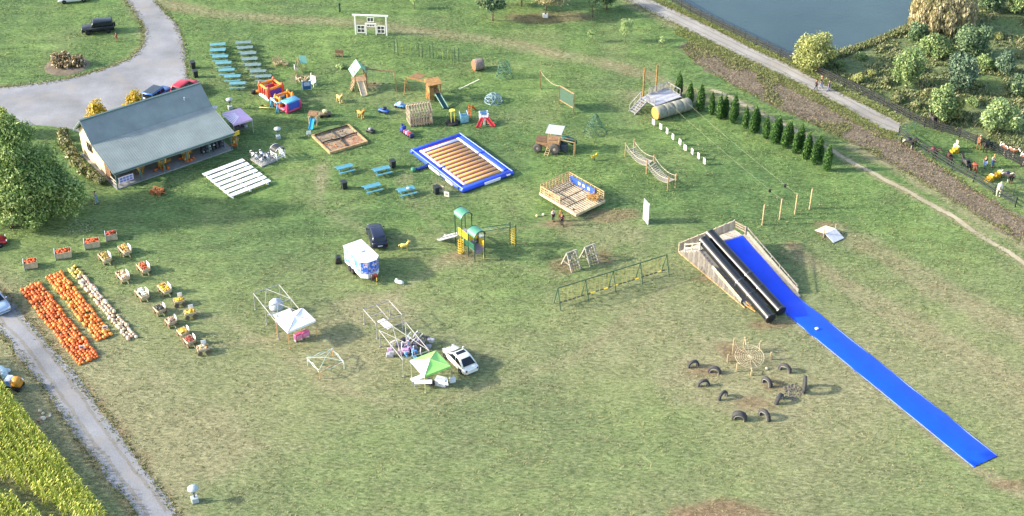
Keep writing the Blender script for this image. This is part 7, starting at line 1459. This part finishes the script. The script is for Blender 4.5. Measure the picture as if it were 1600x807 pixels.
def tyre(px, py, rz, lab, R_=.62, w=.32, lean=0, tread=False, sink=.72):
    t = thing('half_buried_tyre', lab, 'tyre', g(px, py), rz, 'old tyres set upright in the grass')
    # ring in local xz plane, sunk into the ground
    mb = MB(); n_ = 26; prof = [(.62, -.5), (.9, -.5), (1.0, -.35), (1.0, .35), (.9, .5), (.62, .5), (.56, .0)]; vs_ = []
    for i in range(n_):
        a = 2*math.pi*i/n_
        for r_, y in prof: k = R_*r_*(1.05 if tread and i % 2 and r_ > .85 else 1); vs_.append((k*math.cos(a), y*w, k*math.sin(a)+R_*(1-sink)))
    m_ = len(prof); mb.add(vs_, [(i*m_+k, i*m_+(k+1) % m_, ((i+1) % n_)*m_+(k+1) % m_, ((i+1) % n_)*m_+k) for i in range(n_) for k in range(m_)]); o = mb.build('tyre_ring', C('#3d3c3d', .85, .3, 4), t, True); o.rotation_euler.x = lean
    rm = MB(); rm.pipe([(R_*.66*math.cos(a), -w*.5, R_*.66*math.sin(a)+R_*(1-sink)) for a in np.linspace(0, 2*math.pi, 24, endpoint=False)], .035, 5, True); q = rm.build('bead_rim', C('#8d8a86', .7), t); q.rotation_euler.x = lean
for a in [(1083, 573, .35, 'old tyre half buried farthest from the blue slide, alone at the patch edge', .62), (1116, 583, -.25, 'old treaded tyre half buried between two plain ones in the dry patch', .65, .34, 0, True), (1099, 603, .2, 'old tyre with closed hub half buried in the dry patch', .62), (1129, 622, .75, 'thin old tyre arching over a hollow in the dry patch', .66, .26), (1198, 601, -.95, 'old tyre half buried right of the rope web hollow', .68, .36),
          (1226, 580, -.6, 'old tyre half buried nearest the rope web on the slide side', .7, .3), (1216, 627, .95, 'old treaded tyre tilted beside the grey pebble patch', .68, .42, .15, True), (1256, 610, 1.4, 'narrow lugged tractor tyre standing edge on by the slide', .85, .3, 0, True, .15), (1155, 655, -.25, 'large lugged tyre lying low at the near end of the patch', .72, .6, .1, True), (1194, 653, -.95, 'old tyre with rusty rim at the near end of the patch', .75, .36)]:
    tyre(*a)
o = MB().ball((0, 0, .1), (.17, .15, .13), 10, 6).build('stone', C('#d6cfa4', .8), None, True); o.location = g(1198, 577); tag(o, 'small pale stone on the grass beside the rope web', 'stone')
pb_ = rand_in([(q.x, q.y) for q in (g(1225, 605), g(1245, 598), g(1258, 615), g(1240, 628), g(1222, 622))], 160, 3); mb = MB()
for x, y in pb_: r_ = random.uniform(.04, .12); mb.ball((x, y, r_*.3), (r_, r_*.8, r_*.6), 6, 4)
tag(mb.build('pebbles', C('#6d6860', .9, .3)), 'grey pebbles spilled beside the tilted treaded tyre', 'pebbles', kind='stuff')
# ================================================================ PUMPKINS
def pumpkin_mesh(seed, hexc, flat=.8):
    rr = random.Random(seed); n_, m_ = 16, 7; vs_ = []
    for i in range(m_+1):
        t = -math.pi/2+math.pi*i/m_
        for k in range(n_): a = 2*math.pi*k/n_; r_ = math.cos(t)*(1-.09*(k % 2))+.0; vs_.append((r_*math.cos(a), r_*math.sin(a), math.sin(t)*flat*(1-.12*math.cos(t*2)*(abs(t) > 1.2))+flat*.96))
    fs_ = [(i*n_+k, i*n_+(k+1) % n_, (i+1)*n_+(k+1) % n_, (i+1)*n_+k) for i in range(m_) for k in range(n_)]
    mb = MB(); mb.add(vs_, fs_); return mb
PK_R = {'o': [], 'w': []}
P_OR = [C(h_, .5, .18, 2) for h_ in ('#e0702a', '#d06022', '#e58230', '#eba040')]; P_WH = [C(h_, .6, .12, 2) for h_ in ('#dcc3a0', '#e2cdb2', '#cda58c', '#d9b98f')]; P_YE = [C('#d2b45e', .6, .12, 2)]
def pumpkin_proto(mat, seed):
    me = pumpkin_mesh(seed, None, random.uniform(.72, .88)).build('pumpkin', mat, None, True); s_ = MB().pipe([(0, 0, 1.45), (.03, .02, 1.72), (.12, .05, 1.92)], [.13, .09, .07], 6).build('stem', C('#6b6a3a', .8), me); return me
protos = [pumpkin_proto(m_, i) for i, m_ in enumerate(P_OR+P_WH+P_YE)]
allp = []
for (A_, B_, width, cols, fam, yel, lab, grp) in [((46, 447), (140, 566), 2.35, 6, (0, 1, 2), 0, 'orange pumpkin in the long bed beside the gravel drive', 'orange pumpkins in the bed beside the drive'),
                                             ((84, 430), (164, 530), 1.9, 5, (0, 2, 3, 2), 0, 'orange pumpkin in the middle long bed between orange and pale beds', 'orange pumpkins in the middle bed'),
                                             ((112, 419), (208, 531), 1.15, 3, (4, 5, 6, 7), 1, 'pale pumpkin in the narrow bed of cream and peach pumpkins', 'pale pumpkins in the narrow bed')]:
    a, b = g(*A_), g(*B_); d = b-a; ln = d.length; u = d/ln; v = Vector((-u.y, u.x, 0)); k = int(ln/.37)
    for i in range(k):
        for c in range(cols):
            if random.random() < (.04 if not yel else .10): continue
            q = a+u*((i+random.uniform(.25, .75))/k*ln)+v*((c+.5+random.uniform(-.16, .16))/cols-.5)*width; r_ = random.choice((random.uniform(.13, .2), random.uniform(.17, .25), random.uniform(.15, .3)))
            allp.append((q, r_, random.choice(fam) if not (yel and i < 6) else 8, lab, grp))
allp.sort(key=lambda e: e[0].length)
step = len(allp)/300; pick = set(int(i*step) for i in range(300)); rest = [[], []]; used = set()
for i, (q, r_, pi_, lab, grp) in enumerate(allp):
    if i < 300:
        pr = protos[pi_]; o = pr if pi_ not in used else dup(pr); used.add(pi_); o.location = q+Vector((0, 0, -.01)); o.scale = (r_, r_, r_*.95); o.rotation_euler = (random.uniform(-.25, .25), random.uniform(-.25, .25), random.uniform(0, 6.3)); tag(o, lab, 'pumpkin', grp)
    else: rest[0 if pi_ < 4 else 1].append((q, r_, pi_))
for pi_ in range(9):
    grp_ = [e for e in rest[0]+rest[1] if e[2] == pi_]
    if not grp_: continue
    base = pumpkin_mesh(pi_, None, .8); bv = np.array(base.v); bf = np.array(base.f); VV = []; FF = []
    for j, (q, r_, _) in enumerate(grp_):
        c_, s_ = math.cos(j*1.7), math.sin(j*1.7); w_ = bv@np.array([[c_, -s_, 0], [s_, c_, 0], [0, 0, 1]]).T; VV.append(w_*r_+np.array([q.x, q.y, -.01])); FF.append(bf+j*len(bv))
    o = npmesh('pumpkin_mass', np.concatenate(VV), np.concatenate(FF), (P_OR+P_WH+P_YE)[pi_], None, True)
    tag(o, ('orange pumpkins filling the far ends of the long beds', 'pale pumpkins filling the far end of the narrow bed')[pi_ >= 4], 'pumpkins', kind='stuff')
for pr in range(9):
    if pr not in used: 
        for ch in list(protos[pr].children): bpy.data.objects.remove(ch)
        bpy.data.objects.remove(protos[pr])
for i, (x, y, lab) in enumerate([(129, 549, 'small white price card on the pumpkin bed beside the drive'), (165, 518, 'small white price card on the middle pumpkin bed')]):
    t = thing('price_card', lab, 'sign', g(x, y), .3); MB().box(-.28, .28, -.02, .02, .3, .72).build('card', WHITE, t); MB().box(-.03, .03, .02, .05, 0, .6).build('stake', wood('#8d7d64'), t); MB().box(-.16, .16, -.03, -.022, .42, .6).build('printed_panel', C('#6b6b6b'), t)
# ---------------------------------------------------------------- bins and carts of gourds
def crate(px, py, rz, lab, cols, L_=1.35, W_=.95, H_=.75, card=None, wagon=False, seed=0, cardside=1):
    t = thing('pumpkin_crate' if not wagon else 'gourd_cart', lab, 'crate' if not wagon else 'cart', g(px, py), rz); WD = wood('#b7a88a'); z0 = .38 if wagon else .05
    for y in (-W_/2, W_/2): MB().box(-L_/2, L_/2, y-.03, y+.03, z0, z0+H_*(.45 if wagon else 1)).build('side_board', WD, t)
    for x in (-L_/2, L_/2): MB().box(x-.03, x+.03, -W_/2+.03, W_/2-.03, z0, z0+H_*(.45 if wagon else .98)).build('end_board', WD, t)
    MB().box(-L_/2+.03, L_/2-.03, -W_/2+.03, W_/2-.03, z0, z0+.06).build('floor', WD, t)
    if wagon:
        for x in (-L_*.35, L_*.35):
            for y in (-W_/2-.06, W_/2+.06): o = MB().lathe([(.04, -.035), (.26, -.035), (.26, .035), (.04, .035)], 14).build('wheel', wood('#6d5d48'), t); o.location = (x, y, .26); o.rotation_euler = (math.pi/2, 0, 0)
        MB().bar((L_/2, 0, .4), (L_/2+.5, 0, .2), .05).build('drawbar', WD, t)
    else:
        for x in (-L_*.4, L_*.4): MB().box(x-.06, x+.06, -W_/2, W_/2, 0, .05).build('skid', WD, t)
    top = z0+H_*(.45 if wagon else 1)-.12; rr = random.Random(seed)
    for k, cc in enumerate(cols): tag(heap(MB(), max(8, int(30/len(cols))), L_/2-.14, W_/2-.12, .22, .09, .14, seed*3+k, (0, 0, top-.04)).build('gourd_heap', C(cc, .55, .18), t), kind='stuff')
    if card: MB().slab([(-L_/2-.1, -.35*W_, top+.15), (-L_/2-.1, .35*W_, top+.15), (-L_/2-.22, .35*W_, top+.75), (-L_/2-.22, -.35*W_, top+.75)], .02).build('price_card', WHITE, t) if cardside > 0 else MB().box(-L_*.05, L_*.4, W_/2+.05, W_/2+.08, top, top+.6).build('price_card', WHITE, t)
    else: MB().box(-L_/2-.09, -L_/2-.04, -W_*.6, W_*.6, .0, z0+H_+.1).build('end_panel', WHITE, t)
    return t
OC = ['#dd682a', '#d05a26']; 
crate(49, 417, R(18), 'open crate of orange pumpkins, first along from the gravel drive', OC, seed=1); crate(100, 401, R(18), 'open crate of orange pumpkins, second along from the gravel drive', OC, 1.7, 1.0, seed=2)
crate(145, 385, R(18), 'open crate of orange pumpkins, third along from the gravel drive', OC, 1.6, 1.0, seed=3); crate(175, 373, R(18), 'open crate of red orange pumpkins, last and nearest the barn', ['#b8442a', '#c4512c'], 1.2, .9, seed=4)
CARTS = [(165, 408, ['#c2a24a', '#a9923f', '#8f7a35'], 'cart of mottled yellow and green gourds next to the middle pumpkin bed'), (196, 396, ['#cda049', '#b58d3c', '#d9bb6a'], 'cart of yellow gourds with a leaning white card, nearest the crates'), (193, 437, ['#cdb69a', '#b98f66', '#d8c6ae'], 'cart of tan and cream gourds beside the pale pumpkin bed'), (225, 424, ['#c9622a', '#a93f20', '#d98a3a'], 'cart of deep orange and red gourds'),
         (223, 465, ['#d9dcd2', '#c6c9b9', '#e6e6dc'], 'cart of white gourds'), (258, 457, ['#d9ac1c', '#e0b92a', '#c99a18'], 'long cart of bright yellow gourds')]
for i, (x, y, cc, lab) in enumerate(CARTS): crate(x, y, R(-52), lab, cc, 1.75, .85, .7, True, True, 20+i, -1)
CR2 = [(250, 489, ['#3d443c', '#555a4c', '#2f3530'], 'cart of dark green gourds', 1.2), (281, 476, ['#d9ac2c', '#e0bb3a'], 'short cart of yellow gourds beside the long yellow cart', 1.1), (268, 508, ['#c9a58c', '#b78d74'], 'small cart of pinkish tan gourds', 1.0), (298, 495, ['#dcae24', '#e2bf44'], 'short cart of yellow gourds farther from the barn', 1.15),
       (287, 525, ['#d9ac2c', '#dcb84a'], 'cart of yellow gourds with a big square white card', 1.15), (297, 538, ['#a9482c', '#8f3a24'], 'cart of rust red gourds behind the last cart', 1.15), (318, 551, ['#c9b088', '#a9824c', '#d8cfb2'], 'last cart in the line, filled with mixed tan gourds', 1.15)]
for i, (x, y, cc, lab, ln) in enumerate(CR2): crate(x, y, R(22) if i in (1, 3, 6) else R(-50), lab, cc, ln, .85, .7, True, True, 40+i, -1)
# ================================================================ CORN FIELD AND BITS AT ITS EDGE
m_corn = leafmat('corn_leaf', ['#647c26', '#869a30', '#a3b03e', '#bfc452', '#d2cf72', '#949250'], .35)
e0, e1 = g(0, 597, 2.0), g(172, 812, 2.0); e0.z = e1.z = 0; ed = (e1-e0).normalized(); el = Vector((ed.y, -ed.x, 0)); 
if el.x > 0: el = -el
rr = random.Random(2); VS = []; k0 = 0
gp0, gp1 = g(-30, 745), g(95, 822)
gpd = (gp1-gp0).normalized()
for row in range(26):
    s = -8.0
    while s < 22:
        q = e0+ed*(s+rr.uniform(-.06, .06))+el*(row*.76+rr.uniform(-.05, .05)); s += .24
        if q.y < 78: continue
        w_ = q-gp0; dist = abs(w_.x*-gpd.y+w_.y*gpd.x)
        if dist < .75 and w_.dot(gpd) > -2: continue
        hC = rr.uniform(1.9, 2.45)*(1 if row else .9); 
        a0_ = rr.uniform(0, 6.28); sx, sy = .022, .022
        VS += [(q.x-sx, q.y, 0), (q.x+sx, q.y, 0), (q.x+sx*.4, q.y, hC), (q.x-sx*.4, q.y, hC)]
        for k in range(9):
            a = a0_+(k % 2)*math.pi+rr.uniform(-.5, .5); z = hC*(.22+.085*k); ln = rr.uniform(.45, .75)*(1-.3*abs(k-4)/5); c_, s_ = math.cos(a), math.sin(a); wd_ = .055; dx, dy = -s_*wd_, c_*wd_
            m1 = (q.x+c_*ln*.5, q.y+s_*ln*.5, z+.22); tp = (q.x+c_*ln, q.y+s_*ln, z+rr.uniform(-.12, .08))
            VS += [(q.x-dx*.5, q.y-dy*.5, z), (q.x+dx*.5, q.y+dy*.5, z), (m1[0]+dx, m1[1]+dy, m1[2]), (m1[0]-dx, m1[1]-dy, m1[2]), (m1[0]-dx, m1[1]-dy, m1[2]), (m1[0]+dx, m1[1]+dy, m1[2]), (tp[0]+dx*.15, tp[1]+dy*.15, tp[2]), (tp[0]-dx*.15, tp[1]-dy*.15, tp[2])]
VS = np.array(VS); co = npmesh('corn_field', VS, np.arange(len(VS)).reshape(-1, 4), m_corn)
tag(co, 'yellow green standing corn in rows beside the gravel drive', 'corn', kind='stuff')
t = thing('drum_cart', 'orange drum with blue and white front on a small cart at the corn edge', 'drum cart', g(24, 607), R(-10)); 
o = MB().lathe([(.35, -.4), (.52, -.38), (.56, 0), (.52, .38), (.35, .4)], 18).build('drum', C('#c98a2c', .5, .15), t, True); o.location = (.35, 0, .85); o.rotation_euler = (0, math.pi/2, 0)
MB().rbox(-.75, -.1, -.45, .45, .4, 1.3, .06).build('front_box', C('#c4cbe0', .5), t); q = MB().lathe([(.02, 0), (.2, 0), (.2, .03), (.02, .03)], 16).build('round_emblem', C('#4f7fc4', .5), t); q.location = (-.4, -.455, .95); q.rotation_euler = (math.pi/2, 0, 0)
for x in (-.5, .5):
    for y in (-.5, .5): w_ = MB().lathe([(.05, -.06), (.3, -.06), (.3, .06), (.05, .06)], 14).build('wheel', RUBBER, t); w_.location = (x, y, .3); w_.rotation_euler = (math.pi/2, 0, 0)
MB().box(-.8, .8, -.4, .4, .34, .42).build('chassis', C('#2a2a2c'), t); MB().bar((.8, .2, 1.2), (1.05, .1, 1.1), .1).build('white_tag', WHITE, t)
for i in range(9):
    rr = random.Random(300+i); r_ = rr.uniform(.16, .34); o = MB().ball((0, 0, r_*.25), (r_, r_*.7, r_*.55), 9, 6).build('pale_stone', C(('#c9b79c', '#a58f78', '#dcd0b8')[i % 3], .9, .25, 3, 0, .5), None, True); q = g(57+rr.uniform(-3, 22), 646+rr.uniform(-3, 18)); o.location = q; o.rotation_euler.z = rr.random()*6
    tag(o, 'pale stone in the loose heap between corn and gravel drive', 'stone', 'pale stones by the corn')
t = thing('plastic_roll', 'crumpled clear plastic sheet lying at the corn edge', 'plastic sheet', g(5, 585), 0); MB().pipe([(-.9, .6, .2), (-.2, .2, .45), (.3, -.4, .35), (.5, -1.0, .2)], [.3, .42, .4, .22], 10).build('sheet_roll', C('#b9cfd6', .2, .25, 4, 0, .8, 6), t, True); MB().ball((.2, .4, .15), (.5, .3, .2), 10, 5).build('loose_fold', C('#c9d9de', .25, .2, 4), t, True)
wp = rand_in(GP([(105, 345), (150, 340), (145, 362), (110, 370)]), 90, 21); mb = MB()
for x, y in wp: r_ = random.uniform(.06, .14); mb.ball((x, y, .02), (r_, r_*.7, r_*.5), 6, 4)
tag(mb.build('pale_leaf_litter', C('#8d9470', .9, .2)), 'scattered pale stones in the grass beside the large leafy tree', 'stones', kind='stuff')
for nm_, lb_, ct_ in (('ground', 'mown green and straw coloured lawn with worn tracks', 'ground'), ('gravel_road', 'grey gravel road bending behind the barn shop', 'road'), ('gravel_drive', 'grey gravel drive between the corn and the pumpkin beds', 'road'), ('gravel_path', 'pale gravel path along the black plank fence', 'path'), ('mulch_strip', 'brown mulch strip between the gravel path and the evergreens', 'ground'), ('pond_water', 'still grey green pond water behind the plank fence', 'water'), ('wheel_track', 'pale bare wheel track below the mulch strip', 'path')):
    tag(bpy.data.objects[nm_], lb_, ct_)
for o_ in COL.objects:
    if o_.name.startswith('wheel_rut'): tag(o_, 'bare wheel rut worn into the gravel', 'path')
